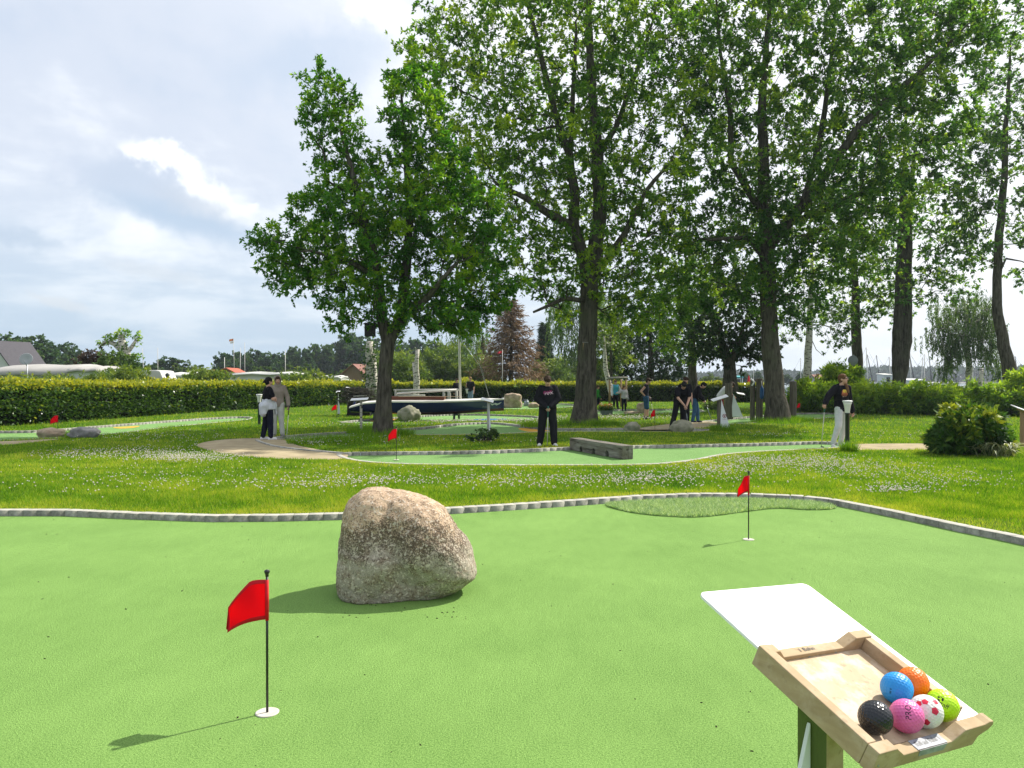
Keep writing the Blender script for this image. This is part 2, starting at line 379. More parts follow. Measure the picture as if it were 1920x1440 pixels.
def inside(px, py, poly):
    x = np.asarray(px); y = np.asarray(py); r = np.zeros(x.shape, bool); n = len(poly)
    for i in range(n):
        x1, y1 = poly[i]; x2, y2 = poly[(i + 1) % n]
        c = ((y1 > y) != (y2 > y)); xi = (x2 - x1) * (y - y1) / ((y2 - y1) if abs(y2 - y1) > 1e-12 else 1e-12) + x1
        r ^= c & (x < xi)
    return r
def polydist(px, py, poly, closed=True):
    d = np.full(np.shape(px), 1e9); n = len(poly)
    for i in range(n if closed else n - 1):
        a = poly[i]; b = poly[(i + 1) % n]; ab = (b[0] - a[0], b[1] - a[1]); L = ab[0] ** 2 + ab[1] ** 2 + 1e-12
        t = np.clip(((px - a[0]) * ab[0] + (py - a[1]) * ab[1]) / L, 0, 1)
        d = np.minimum(d, np.hypot(px - a[0] - t * ab[0], py - a[1] - t * ab[1]))
    return d
def smooth_poly(pts, n=4, closed=True):
    out = []; N = len(pts)
    for i in range(N if closed else N - 1):
        p0, p1, p2, p3 = [pts[k % N] if closed else pts[min(max(k, 0), N - 1)] for k in (i - 1, i, i + 1, i + 2)]
        for k in range(n):
            t = k / n; out.append(.5 * ((2 * p1) + (p2 - p0) * t + (2 * p0 - 5 * p1 + 4 * p2 - p3) * t * t + (3 * p1 - p0 - 3 * p2 + p3) * t ** 3))
    if not closed: out.append(pts[-1])
    return out
for k in G:
    if k != 'near': G[k] = smooth_poly(G[k], 3)
SHORE_R = [V((34, 62)), V((60, 78)), V((120, 96)), V((300, 130))]
def build_lawn():
    vs = []; es = []
    for poly in G.values():
        o = len(vs); n = len(poly); vs += [V(p) for p in poly]; es += [(o + i, o + (i + 1) % n) for i in range(n)]
    o = len(vs); B = [(-500, -30), (400, -30), (400, 100), (60, 74), (30, 74), (14, 100), (30, 400), (30, 700), (-500, 700)]
    vs += [V(b) for b in B]; es += [(o + i, o + (i + 1) % len(B)) for i in range(len(B))]
    ov, oe, of, *_ = delaunay_2d_cdt(vs, es, [], 1, 1e-5)
    fs = []
    for f in of:
        c = sum((ov[i] for i in f), V((0, 0))) / len(f)
        if any(bool(inside(np.array([c.x]), np.array([c.y]), g)[0]) for g in G.values()): continue
        fs.append(f)
    mb = MB(); mb.add([(p.x, p.y, LAWN) for p in ov], fs)
    tag(mb.build('lawn', M['lawn']), kind='structure')
build_lawn()
for k, poly in G.items():
    mb = MB(); mb.add([(p.x, p.y, 0) for p in poly], [tuple(range(len(poly)))])
    tag(mb.build('putting_green', M['turf'] if k == 'near' else M['turf_far']), kind='structure')
def kerb(poly, blk=.165, wid=.125, top=.068, closed=True, outward=True, name='kerb', mat='kerb', bev=.0022):
    """a course of separate blocks standing along a line"""
    pts = [V(p) for p in poly]
    if closed: pts = pts + [pts[0]]
    area = sum(pts[i].x * pts[i + 1].y - pts[i + 1].x * pts[i].y for i in range(len(pts) - 1))
    sgn = 1 if (area > 0) else -1
    L = [0]
    for i in range(len(pts) - 1): L.append(L[-1] + (pts[i + 1] - pts[i]).length)
    def at(s):
        i = max(0, min(len(pts) - 2, int(np.searchsorted(L, s) - 1))); f = (s - L[i]) / max(1e-9, L[i + 1] - L[i]); return pts[i].lerp(pts[i + 1], f)
    n = int(L[-1] / blk); vs = []; fs = []; tones = []
    for k in range(n):
        g = .002
        a = at(L[-1] * k / n + g); b = at(L[-1] * (k + 1) / n - g); t = (b - a).normalized(); nr = V((t.y, -t.x)) * sgn
        j = random.uniform(-.002, .002); tz = top + random.uniform(-.0015, .0015)
        q = [a + nr * j, b + nr * j, b + nr * (wid + j), a + nr * (wid + j)]
        o = len(vs); tn = random.random()
        c = bev * .7
        mid = sum(q, V((0, 0))) / 4
        low = [(p.x, p.y, -.06) for p in q]; up = [(p.x, p.y, tz - c) for p in q]
        cap = [((p - mid) * (1 - c * 2.2 / wid) + mid) for p in q]; cap = [(p.x, p.y, tz) for p in cap]
        vs += low + up + cap
        for i in range(4):
            i2 = (i + 1) % 4; fs += [(o + i, o + i2, o + 4 + i2, o + 4 + i), (o + 4 + i, o + 4 + i2, o + 8 + i2, o + 8 + i)]; tones += [tn * .6 + .4, tn * .4]
        fs.append((o + 8, o + 9, o + 10, o + 11)); tones.append(tn * .45 - .35)  # random block tone; sides darkened and top paled, shade put into the colour
    ob = np_mesh(name, vs, fs, M[mat], tone=tones); tag(ob, kind='structure'); return ob
kerb(near_green)
for k, poly in G.items():
    if k != 'near': kerb(poly, .175, .10, .072)
# sand paths, 4 mm sheets over the lawn
def sheet(name, pts, z, mat, n=3):
    p = smooth_poly(gp(pts, LAWN), n); mb = MB(); mb.add([(q.x, q.y, z) for q in p], [tuple(range(len(p)))])
    return tag(mb.build(name, M[mat]), kind='structure'), p
PATHS = []
for pts in ([(368, 836), (390, 828), (440, 823), (500, 822), (535, 826), (560, 836), (620, 847), (652, 853), (640, 861), (600, 862), (530, 861), (450, 855), (395, 846)],
            [(1588, 834), (1660, 832), (1740, 832), (1800, 833), (1850, 838), (1760, 843), (1680, 844), (1588, 843)],
            [(1195, 804), (1240, 797), (1300, 790), (1345, 792), (1335, 800), (1290, 804), (1230, 806)],
            [(-80, 827), (0, 828), (110, 823), (70, 829), (0, 835), (-80, 838)]):
    PATHS.append(sheet('path', pts, LAWN + .004, 'sand')[1])
edge1 = smooth_poly(gp([(478, 826), (492, 832), (520, 839), (570, 845), (640, 851)], LAWN), 4, False)
kerb(edge1, .2, .07, LAWN + .03, closed=False, name='path_edging')
# coloured felt spots on the greens
M['felt_orange'] = turfmat('orange_felt', (.55, .27, .03), (.70, .40, .06), 120)
M['felt_blue'] = turfmat('blue_felt', (.02, .10, .30), (.04, .18, .42), 120)
for pts, mt in (([(212, 801.5), (240, 800), (262, 799), (250, 802), (225, 803.5)], 'felt_orange'), ([(292, 803), (310, 801), (328, 800.5), (318, 802), (300, 804)], 'felt_orange'),
            ([(700, 786.5), (748, 784), (748, 788), (700, 791)], 'felt_orange'), ([(972, 803), (1010, 804.5), (1030, 808), (990, 809.5)], 'felt_orange'),
            ([(890, 786), (940, 785), (950, 786.5), (900, 788)], 'felt_blue')):
    p = smooth_poly(gp(pts, .0), 3); mb = MB(); mb.add([(q.x, q.y, .004) for q in p], [tuple(range(len(p)))])
    tag(mb.build('felt_patch', M[mt]), kind='structure')
# lake and far bank
M['water'] = mk('lake_water', (.10, .16, .19), (.085, .14, .17), .4, .12, .5, .25, 2.0, (1, .25, 1))
mb = MB(); mb.add([(-20, 60, -.35), (1490, 60, -.35), (1490, 1490, -.35), (-20, 1490, -.35)], [(0, 1, 2, 3)])
tag(mb.build('lake', M['water']), kind='structure')

# grass blades: denser near, wider far
def blades(n, px0, px1, py0, py1, seed, hmin=.025, hmax=.060, excl=True):
    r = np.random.default_rng(seed)
    px = r.uniform(px0, px1, n); py = py0 + (py1 - py0) * r.uniform(0, 1, n)
    d = F * (H - LAWN) / (py - HOR); x = (px - CX) / F * d; y = d
    keep = np.ones(n, bool)
    for g in G.values(): keep &= ~inside(x, y, g)
    kd = np.full(n, 9.0)
    for k in ('near', 'second', 'third'): kd = np.minimum(kd, polydist(x, y, G[k]))
    keep &= (kd > .10 + r.uniform(0, .03, n))
    for p in PATHS: keep &= ~inside(x, y, p)
    x, y, d, kd = x[keep], y[keep], d[keep], kd[keep]; n = len(x)
    lf = np.array([mnoise.noise(V((a * .45, b * .45, 3.3))) for a, b in zip(x, y)]); mf = np.array([mnoise.noise(V((a * 2.2, b * 2.2, 8.3))) for a, b in zip(x, y)])
    dry = np.clip(1 - kd / .75, 0, 1)
    tone = .45 + .34 * lf + .30 * mf + r.normal(0, .24, n) + .5 * dry
    h = r.uniform(hmin, hmax, n) * (1 + .45 * mf) * (1 - .35 * dry); w = np.maximum(.006, d * .00075) * r.uniform(.7, 1.3, n)
    an = r.uniform(0, 2 * np.pi, n); la = r.uniform(0, 2 * np.pi, n); ln = r.uniform(.15, .9, n) * h
    ux, uy = np.cos(an) * w / 2, np.sin(an) * w / 2
    v = np.empty((n, 3, 3)); v[:, 0] = np.c_[x - ux, y - uy, np.full(n, LAWN - .004)]; v[:, 1] = np.c_[x + ux, y + uy, np.full(n, LAWN - .004)]
    v[:, 2] = np.c_[x + np.cos(la) * ln, y + np.sin(la) * ln, LAWN + h]
    return v.reshape(-1, 3), np.clip(tone, 0, 1)
vs1, t1 = blades(330000, -160, 2080, 862, 972, 1)
vs2, t2 = blades(210000, -160, 2080, 800, 866, 2)
vs3, t3 = blades(70000, -160, 2080, 752, 803, 3, .04, .10)
vs4, t4 = blades(45000, 1480, 2250, 940, 1075, 4); vs5, t5 = blades(70000, 2060, 3100, 790, 1180, 5); vs6, t6 = blades(40000, -900, -150, 790, 985, 6)
vv = np.concatenate([vs1, vs2, vs3, vs4, vs5, vs6]); tt = np.concatenate([t1, t2, t3, t4, t5, t6])
tag(np_mesh('grass', vv, np.arange(len(vv)).reshape(-1, 3), M['blade'], tone=tt, nper=3), kind='stuff')
def tufts(spots, n, hmin, hmax, seed, z=LAWN, w=.012):
    r = np.random.default_rng(seed); out = []; tn = []
    for (cx, cy, rr) in spots:
        a = r.uniform(0, 2 * np.pi, n); q = rr * np.sqrt(r.uniform(0, 1, n)); x = cx + np.cos(a) * q; y = cy + np.sin(a) * q
        h = r.uniform(hmin, hmax, n); la = r.uniform(0, 2 * np.pi, n); ln = h * r.uniform(.1, .8, n); an = r.uniform(0, 2 * np.pi, n)
        v = np.empty((n, 3, 3)); ux, uy = np.cos(an) * w / 2, np.sin(an) * w / 2
        v[:, 0] = np.c_[x - ux, y - uy, np.full(n, z)]; v[:, 1] = np.c_[x + ux, y + uy, np.full(n, z)]; v[:, 2] = np.c_[x + np.cos(la) * ln, y + np.sin(la) * ln, z + h]
        out.append(v.reshape(-1, 3)); tn.append(np.clip(r.normal(.3, .2, n), 0, 1))
    return np.concatenate(out), np.concatenate(tn)
sp = []
for px, py, rr in ((718, 818, .7), (700, 815, .6), (745, 816, .5), (676, 812, .4), (1090, 795, .9), (1130, 796, .6), (1455, 792, .9), (1500, 790, .5), (765, 790, .5), (1592, 847, .16), (1480, 790, .4), (1355, 808, .4), (600, 830, .8), (660, 828, .8), (1010, 800, .6), (150, 819, .35)):
    p = P(px, py, LAWN); sp.append((p.x, p.y, rr))
tv, tt_ = tufts(sp, 900, .08, .26, 5)
tag(np_mesh('tall_grass', tv, np.arange(len(tv)).reshape(-1, 3), M['blade'], tone=tt_, nper=3), kind='stuff')
# longer turf in the rough patch at the back of the near green
patch = smooth_poly(gp([(1135, 947), (1180, 961), (1250, 969), (1320, 970), (1400, 960), (1460, 954), (1520, 957), (1568, 954), (1540, 945), (1500, 941.5), (1400, 937.5), (1300, 937.5), (1200, 941.5)]), 3)
mb = MB(); mb.add([(q.x, q.y, .006) for q in patch], [tuple(range(len(patch)))]); tag(mb.build('rough_turf', M['turf_far']), kind='structure')
r = np.random.default_rng(9); bx = [min(p.x for p in patch), max(p.x for p in patch), min(p.y for p in patch), max(p.y for p in patch)]
x = r.uniform(bx[0], bx[1], 60000); y = r.uniform(bx[2], bx[3], 60000); k = inside(x, y, patch); x, y = x[k], y[k]; n = len(x)
h = r.uniform(.02, .055, n); la = r.uniform(0, 6.28, n); an = r.uniform(0, 6.28, n); ux, uy = np.cos(an) * .003, np.sin(an) * .003; ln = h * r.uniform(.3, 1.4, n)
v = np.empty((n, 3, 3)); v[:, 0] = np.c_[x - ux, y - uy, np.full(n, .006)]; v[:, 1] = np.c_[x + ux, y + uy, np.full(n, .006)]; v[:, 2] = np.c_[x + np.cos(la) * ln, y + np.sin(la) * ln, .006 + h]
v = v.reshape(-1, 3); tag(np_mesh('turf_fibres', v, np.arange(len(v)).reshape(-1, 3), M['patchblade'], tone=r.uniform(0, 1, n) ** 1.3, nper=3), kind='stuff')
# white clover
def clover():
    r = np.random.default_rng(21); C = []
    for cx, cy, rx, ry, n in ((340, 862, 110, 9, 1100), (150, 856, 90, 10, 350), (260, 850, 90, 8, 260), (420, 838, 90, 10, 160), (300, 822, 200, 12, 250), (700, 908, 120, 8, 240), (560, 915, 160, 10, 200), (1000, 908, 200, 12, 420), (1200, 905, 120, 10, 330), (1350, 885, 80, 12, 360), (1510, 872, 100, 16, 800), (1400, 868, 60, 8, 260), (1600, 884, 120, 18, 420), (1680, 926, 70, 6, 200), (1760, 905, 150, 20, 330), (1300, 900, 220, 26, 300), (500, 895, 400, 25, 260), (900, 895, 500, 25, 260),
                                  (880, 793, 90, 5, 500), (960, 790, 60, 5, 260), (1180, 785, 70, 4, 420), (1040, 786, 50, 5, 200), (570, 832, 60, 6, 220), (640, 825, 120, 8, 130), (860, 828, 160, 10, 90), (1450, 818, 60, 3, 50), (1650, 820, 120, 10, 110), (700, 798, 160, 5, 120), (200, 905, 260, 30, 180)):
        n = int(n * .8); px = r.normal(cx, rx * .55, n); py = np.maximum(r.normal(cy, ry * .55, n), 760); d = F * (H - LAWN) / (py - HOR); C.append(np.c_[(px - CX) / F * d, d])
    C = np.concatenate(C); keep = np.ones(len(C), bool)
    for g in G.values(): keep &= ~inside(C[:, 0], C[:, 1], g) & (polydist(C[:, 0], C[:, 1], g) > .16)
    for p in PATHS: keep &= ~inside(C[:, 0], C[:, 1], p)
    C = C[keep]; n = len(C); R = r.uniform(.009, .015, n) * np.maximum(1, C[:, 1] / 17); z = LAWN + r.uniform(.05, .095, n)
    o = np.array([(1, 0, 0), (0, 1, 0), (-1, 0, 0), (0, -1, 0), (0, 0, .85), (0, 0, -.7)])
    v = (np.c_[C, z][:, None, :] + o[None] * R[:, None, None]).reshape(-1, 3)
    f = np.array([(0, 1, 4), (1, 2, 4), (2, 3, 4), (3, 0, 4), (1, 0, 5), (2, 1, 5), (3, 2, 5), (0, 3, 5)]); fs = (f[None] + (np.arange(n) * 6)[:, None, None]).reshape(-1, 3)
    M['clover'] = mk('clover_bloom', (.66, .63, .54), (.50, .44, .38), 60, .8, .1)
    tag(np_mesh('clover_flowers', v, fs, M['clover'], nper=3), kind='stuff')
clover()
# dark crumbs and bits of leaf lying on the near green
def crumbs():
    mb = MB(); r = random.Random(4)
    M['crumb'] = mk('crumb', (.03, .025, .015), None, 40, .9, .1)
    spots = [(r.uniform(0, 1920), 975 + 465 * r.random() ** 1.6) for _ in range(70)] + [(526, 1296), (1066, 1137), (1034, 1137), (1316, 1319), (1344, 1364), (1408, 1298), (530, 985), (560, 984), (600, 981), (20, 972), (100, 975)] + [(r.uniform(640, 880), 1146 - abs(r.gauss(0, 5)) + r.uniform(0, 22)) for _ in range(26)]
    for px, py in spots:
        p = P(px, py); s = r.uniform(.003, .008); a = r.uniform(0, 6.28)
        rot = Matrix.Rotation(a, 3, 'Z'); mb.box(p + V((0, 0, s * .3)), (s * 2.2, s, s * .6), rot, taper=.4)
    tag(mb.build('leaf_litter', M['crumb']), kind='stuff')
crumbs()

# pale summer air over the lake and the far shore
mb = MB(); mb.box((500, 740, 11.5), (2030, 1570, 29)); hz_ = mb.build('haze', [], None); hz_['kind'] = 'stuff'
hm_ = bpy.data.materials.new('haze_air'); hm_.use_nodes = True; hn_ = NT(hm_.node_tree); hn_.n.remove(hn_.n['Principled BSDF']); pv_ = hn_.new('ShaderNodeVolumePrincipled')
pv_.inputs['Color'].default_value = (.80, .88, 1, 1); pv_.inputs['Density'].default_value = .00028; pv_.inputs['Anisotropy'].default_value = .3
hn_.l.new(pv_.outputs[0], hn_.n['Material Output'].inputs[1]); hz_.data.materials.append(hm_); SC.cycles.volume_bounces = 0
# ------------------------------------------------------------------ flags
def flag(base, label, hgt=.69, cup=True, sway=0.0, fine=False, seed=1, pale=False, fw=.19, fh=.19):
    r = random.Random(seed)
    t = thing('hole_flag', base, label, 'flag', 'red flags marking the holes')
    b = V(base); z0 = b.z
    mb = MB(); mb.tube([b + V((0, 0, .0)), b + V((0, 0, hgt - .02))], .0062, 10 if fine else 6); mb.build('pole', M['black'], t)
    mb = MB(); mb.lathe([(.0001, .0), (.008, .0), (.0085, .012), (.012, .017), (.0135, .024), (.011, .031), (.0001, .034)], b + V((0, 0, hgt - .034)), 14); mb.build('knob', M['black'], t)
    # cloth: hangs from a sleeve, droops and tapers to its fly end on the left
    nu, nv = 16, 10; vs = []; fs = []
    for i in range(nu + 1):
        u = i / nu
        for j in range(nv + 1):
            v = j / nv
            top = hgt - .05 - .055 * u ** 2.1 - max(0, u - .42) * .155
            bot = hgt - .05 - fh - .030 * u - .028 * u ** 3
            if u > .97: top = bot + .012
            x = -fw * u * (1 - .05 * v * u); y = .02 * math.sin(u * 5 + sway) * u + .012 * math.sin(v * 3 + u * 7) * u
            vs.append(b + V((x - .004, y, top + (bot - top) * v)))
    for i in range(nu):
        for j in range(nv): fs.append((i * (nv + 1) + j, (i + 1) * (nv + 1) + j, (i + 1) * (nv + 1) + j + 1, i * (nv + 1) + j + 1))
    mb = MB(); mb.add(vs, fs, 0, True)
    for k, f in enumerate(fs):
        i, j = divmod(k, nv)
        if j in (0, nv - 1) or i == nu - 1: mb.m[k] = 1
    o = mb.build('cloth', [M['flag_cloth'], M['red_hem']], t, fixn=False)
    md = o.modifiers.new('thick', 'SOLIDIFY'); md.thickness = .0015
    mb = MB(); mb.tube([b + V((0, 0, hgt - .245)), b + V((0, 0, hgt - .05))], .0088, 10); mb.build('sleeve', M['red'], t)
    if cup:
        mb = MB(); mb.lathe([(.054, -.002), (.056, .004), (.050, .006), (.047, .0045), (.0001, .004)], b, 28); mb.build('cup', M['cup'], t)
    return t
def clothmat():
    m, t, b = newmat('flag_cloth'); b.inputs['Base Color'].default_value = (.78, .006, .025, 1); b.inputs['Roughness'].default_value = .65
    b.inputs['Specular IOR Level'].default_value = .15
    tr = t.new('ShaderNodeBsdfTranslucent'); tr.inputs[0].default_value = (.95, .012, .03, 1); mx = t.new('ShaderNodeMixShader'); mx.inputs[0].default_value = .6
    t.val(b.inputs['Normal'], t.bump(t.noise(coords(t), 500, 2), .2, .002))
    t.l.new(b.outputs[0], mx.inputs[1]); t.l.new(tr.outputs[0], mx.inputs[2]); t.l.new(mx.outputs[0], t.n['Material Output'].inputs[0]); return m
M['flag_cloth'] = clothmat()
flag(P(500, 1338), 'largest red flag on black pole with white cup, nearest the camera left of the boulder', fine=True, sway=.5)
flag(P(1404, 1012), 'red flag on the near green in front of the rough turf patch', fine=True, sway=2, seed=2, fw=.105, fh=.16)
flag(P(743, 862, .02), 'red flag near the rounded end of the second green, in front of the oak trunk', .66, seed=3, fw=.16)
flag(P(108, 821, .0), 'red flag by two low rocks in front of the left hedge', .67, seed=4, fw=.2)
flag(P(631, 788, .0), 'small red flag between the hooded woman and the birch post', .66, seed=5, cup=False)
flag(P(1228, 808, .0), 'red flag between two half sunken rocks, beside the boy in blue shorts', .70, seed=6, fw=.13)
flag(P(1086, 776, .0), 'red flag half hidden behind the trunk with a pale nest box', .70, seed=7, cup=False, fw=.2)
flag(P(1500, 780, .0), 'distant faded red flag to the right of the right hand timber pile', .62, seed=8, cup=False, fw=.14)

# ------------------------------------------------------------------ rocks
def boulder():
    c = P(765, 1128); base = V((c.x, c.y + .26, 0)); d = base.y
    prof = [(651, 945), (675, 920), (730, 920), (784, 931), (823, 952), (858, 996), (885, 1034), (895, 1078), (882, 1090), (845, 1110), (780, 1138), (700, 1162), (655, 1156), (645, 1130), (638, 1043), (640, 994)]
    pr = []
    for x, y in prof:
        q = Q(x, y, d); pr.append((q.x - base.x, q.z))
    cx, cz = sum(p[0] for p in pr) / len(pr), sum(p[1] for p in pr) / len(pr)
    an = sorted((math.atan2(z - cz, x - cx), math.hypot(x - cx, z - cz)) for x, z in pr)
    A = [a for a, _ in an]; R = [q for _, q in an]
    def rr(t): return np.interp(t, [A[-1] - 2 * math.pi] + A + [A[0] + 2 * math.pi], [R[-1]] + R + [R[0]])
    bm = bmesh.new(); bmesh.ops.create_icosphere(bm, subdivisions=6, radius=1)
    for v in bm.verts:
        n = v.co.normalized(); s = math.hypot(n.x, n.z); th = math.atan2(n.z, n.x)
        r = float(sum(rr(th + k * .05) for k in (-.4, 0, .4)) / 3) * 1.0
        s2 = s ** .62; x = cx + math.cos(th) * r * s2; z = cz + math.sin(th) * r * s2
        yy = math.copysign(abs(n.y) ** .8, n.y) * (.36 + .05 * math.sin(th * 2 + 1)) + (.10 * (z - cz) + .03)
        p = V((x, yy, z))
        nz = mnoise.fractal(p * 3.0 + V((3, 1, 7)), 1.0, 2.1, 5) * .012 + mnoise.fractal(p * 13, .9, 2.1, 4) * .008 + mnoise.noise(p * 45) * .003
        ridge = abs(mnoise.noise(p * 2.3 + V((9, 2, 4)))); nz -= .010 * max(0, .14 - ridge) / .14
        dent = math.exp(-((p - V((cx + .02, -.36, .33))).length / .075) ** 2) * .035
        out = V((n.x, n.y, n.z))
        p = p + out * (nz - dent)
        v.co = (p.x, p.y, max(p.z, .002))
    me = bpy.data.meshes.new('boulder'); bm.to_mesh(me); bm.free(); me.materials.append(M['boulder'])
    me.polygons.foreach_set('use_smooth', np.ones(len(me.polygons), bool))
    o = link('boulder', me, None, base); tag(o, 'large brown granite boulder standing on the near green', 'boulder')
boulder()
def rock(px, py, wpx, hpx, label, mat, seed, z=0.0, depth=.8, boxy=.0, sub=4, cat='rock', dd=None):
    b = P(px, py, z) if dd is None else V((Q(px, 0, dd).x, dd, z)); d = b.y; w = wpx / F * d / 2; h = hpx / F * d
    b = b + V((0, w * depth * .7, 0))
    bm = bmesh.new(); bmesh.ops.create_icosphere(bm, subdivisions=sub, radius=1); off = V((seed * 3.1, seed * 1.7, seed * .9))
    for v in bm.verts:
        n = v.co.normalized()
        if boxy:
            m = max(abs(n.x), abs(n.y), abs(n.z)); n = n.lerp(n / m, boxy)
        k = 1 + mnoise.fractal(n * 1.3 + off, 1, 2, 3) * .22 + mnoise.fractal(n * 4 + off, 1, 2, 3) * .06
        x = n.x * w * k; y = n.y * w * depth * k; zz = (n.z * .62 + .38) * h * (k * .5 + .5)
        v.co = (x, y, max(zz, -.03))
    me = bpy.data.meshes.new('rock'); bm.to_mesh(me); bm.free(); me.materials.append(M[mat]); me.polygons.foreach_set('use_smooth', np.ones(len(me.polygons), bool))
    return tag(link('rock', me, None, b), label, cat)
rock(88, 823, 52, 20, 'flat beige rock beside the flag in front of the left hedge', 'rock_beige', 2, 0)
rock(149, 823, 54, 22, 'low grey rock on the edge of the left green', 'rock_grey', 5, .04)
rock(765, 791, 42, 29, 'rounded mossy rock standing in front of the dark blue boat', 'rock_moss', 8, .06, .9)
rock(962, 764, 34, 26, 'square reddish beige rock just past the bow of the boat', 'rock_beige', 11, .02, .9, .6)
rock(1187, 809, 29, 18, 'small half sunken rock left of the flag, beyond the timber beam', 'rock_moss', 14, .02)
rock(1281, 812, 46, 24, 'low mossy rock in front of the bending boy in black', 'rock_moss', 17, .04, .6)
rock(1206, 774, 22, 19, 'pale rock with a bright face behind the boy in blue shorts', 'rock_beige', 20, .02, .8, .3)
rock(1186, 777, 30, 6, 'very low pale stone slab beside the flower trough', 'rock_beige', 23, .02)
rock(1001, 764, 22, 9, 'pale wedge shaped stone beside the watering can', 'rock_beige', 26, .02, .8)

# ------------------------------------------------------------------ ball stand in the foreground
TO = V((.3498, 1.0986, H - .3759))
TR = Matrix(((.860, -.449, .242), (.505, .818, -.276), (-.074, .360, .930)))
def orth(m):
    a = m.col[0].normalized(); b = (m.col[1] - a * a.dot(m.col[1])).normalized(); c = a.cross(b)
    return Matrix((a, b, c)).transposed()
TR = orth(TR); TW, TL = .234, .1878
def T(a, b, c): return TO + TR @ V((a, b, c))
def text_mesh(s, size, extrude=0):
    cu = bpy.data.curves.new('t', 'FONT'); cu.body = s; cu.size = size; cu.align_x = 'CENTER'; cu.align_y = 'CENTER'; cu.extrude = extrude
    o = bpy.data.objects.new('t', cu); COL.objects.link(o); dg = bpy.context.evaluated_depsgraph_get(); dg.update()
    me = bpy.data.meshes.new_from_object(o.evaluated_get(dg)); bpy.data.objects.remove(o); bpy.data.curves.remove(cu)
    vs = [v.co.copy() for v in me.vertices]; fs = [tuple(p.vertices) for p in me.polygons]; bpy.data.meshes.remove(me); return vs, fs
def ball_stand():
    foot = T(.085, -.075, 0); base = V((.428, 1.075, 0))
    st = thing('ball_stand', base, 'wooden ball tray on a post with a white sloping board, bottom right', 'ball stand')
    # white board: slopes up beyond the tray, rounded corners
    def rr(x0, x1, y0, y1, r, n=6):
        pts = []
        for cx, cy, a0 in ((x1 - r, y1 - r, 0), (x0 + r, y1 - r, 90), (x0 + r, y0 + r, 180), (x1 - r, y0 + r, 270)):
            for k in range(n + 1):
                a = rad(a0 + 90 * k / n); pts.append((cx + r * math.cos(a), cy + r * math.sin(a)))
        return pts
    mb = MB(); mb.prism([T(a, b, -.0265) for a, b in rr(.036, .298, -.188, .163, .014)], TR @ V((0, 0, -.005))); mb.build('board', M['panel_white'], st, bevel=.001)
    w = .017; fl = -.024
    mb = MB(); mb.prism([T(a, b, fl - .002) for a, b in ((.004, -.004), (TW - .004, -.004), (TW - .004, -TL + .004), (.004, -TL + .004))], TR @ V((0, 0, .006)))
    mb.build('tray_floor', M['tray_floor'], st)
    # long side rails, full height with a chamfered top
    def rail(name, prof, org, vec):
        mb = MB(); mb.prism([org(u, c) for u, c in prof], vec); return mb.build(name, M['tray_rail'], st, bevel=.0012)
    rail('side_rail', [(-TL, fl - .008), (0, fl - .008), (0, 0), (-TL, 0)], lambda u, c: T(0, u, c), TR @ V((w, 0, 0)))
    rail('side_rail', [(-TL + w, fl - .008), (-w, fl - .008), (-w, 0), (-TL + w, 0)], lambda u, c: T(TW - w, u, c), TR @ V((w, 0, 0)))
    # far rail: high at both ends, lowered between
    far = [(w, fl - .008), (TW, fl - .008), (TW, .002), (TW - .038, .002), (TW - .060, -.013), (.042, -.013), (.028, -.001), (w, -.001)]
    rail('end_rail', far, lambda u, c: T(u, -w, c), TR @ V((0, w, 0)))
    # near rail: cut down in the middle, its right end runs on into a rounded horn
    near = [(0, fl - .008), (TW - .012, fl - .008), (TW - .008, -.018), (TW + .010, -.011), (TW + .018, -.003), (TW + .015, .003), (TW + .006, .004), (TW - .004, .001), (TW - .050, 0), (TW - .072, -.014), (.058, -.014), (.036, 0), (0, 0)]
    rail('end_rail', near, lambda u, c: T(u, -TL - .0005, c), TR @ V((0, -w, 0)))
    # sticker with dark lettering on the lowered lip, pencil writing on the far lip
    mb = MB(); mb.prism([T(a, b, -.0137) for a, b in ((.088, -TL - .0012), (.152, -TL - .0012), (.152, -TL - .0165), (.088, -TL - .0165))], TR @ V((0, 0, .0006)))
    mb.prism([T(a, -TL - w - .0006, c) for a, c in ((.090, -.0135), (.150, -.0135), (.148, -.024), (.092, -.023))], TR @ V((0, -.0004, 0)))
    M['sticker'] = mk('worn_label', (.34, .37, .42), (.12, .13, .15), 60, .5, .4)
    lb = mb.build('label', M['sticker'], st)
    vs, fs = text_mesh('Ball auf Bahn 1', .0098); mb = MB()
    mb.add([T(.120 + p.x * .92, -TL - .0088 + p.y, -.0127) for p in vs], fs); mb.build('lettering', M['black'], lb, fixn=False)
    vs, fs = text_mesh('1 Bahn', .0105); mb = MB()
    mb.add([T(.098 + p.x * 1.2, -.0085 + p.y, -.0124) for p in vs], fs); mb.build('pencil_writing', plain('pencil', (.05, .05, .06), .7), st, fixn=False)
    mb = MB()
    for a in (.098, .158): mb = MB(); mb.tube([T(a, -.0168, -.020), T(a, -.0176, -.020)], .0022, 10); mb.build('screw', M['grey_metal'], st)
    mb = MB(); mb.tube([T(.009, -TL - w - .0002, -.020), T(.009, -TL - w - .001, -.020)], .0018, 8); mb.build('screw', M['grey_metal'], st)
    # post, two of its faces dark green, and the white sail board beside it
    rz = Matrix.Rotation(rad(38), 3, 'Z'); top = H - .455
    mb = MB(); c = base
    q = [c + rz @ V(p) for p in ((-.022, -.022, 0), (.022, -.022, 0), (.022, .022, 0), (-.022, .022, 0))]
    vs = [p for p in q] + [V((p.x, p.y, TO.z + (TR @ V((0, 0, -.033))).z - ((p - TO).dot(TR.col[2].xy.to_3d())) / TR.col[2].z)) for p in q]
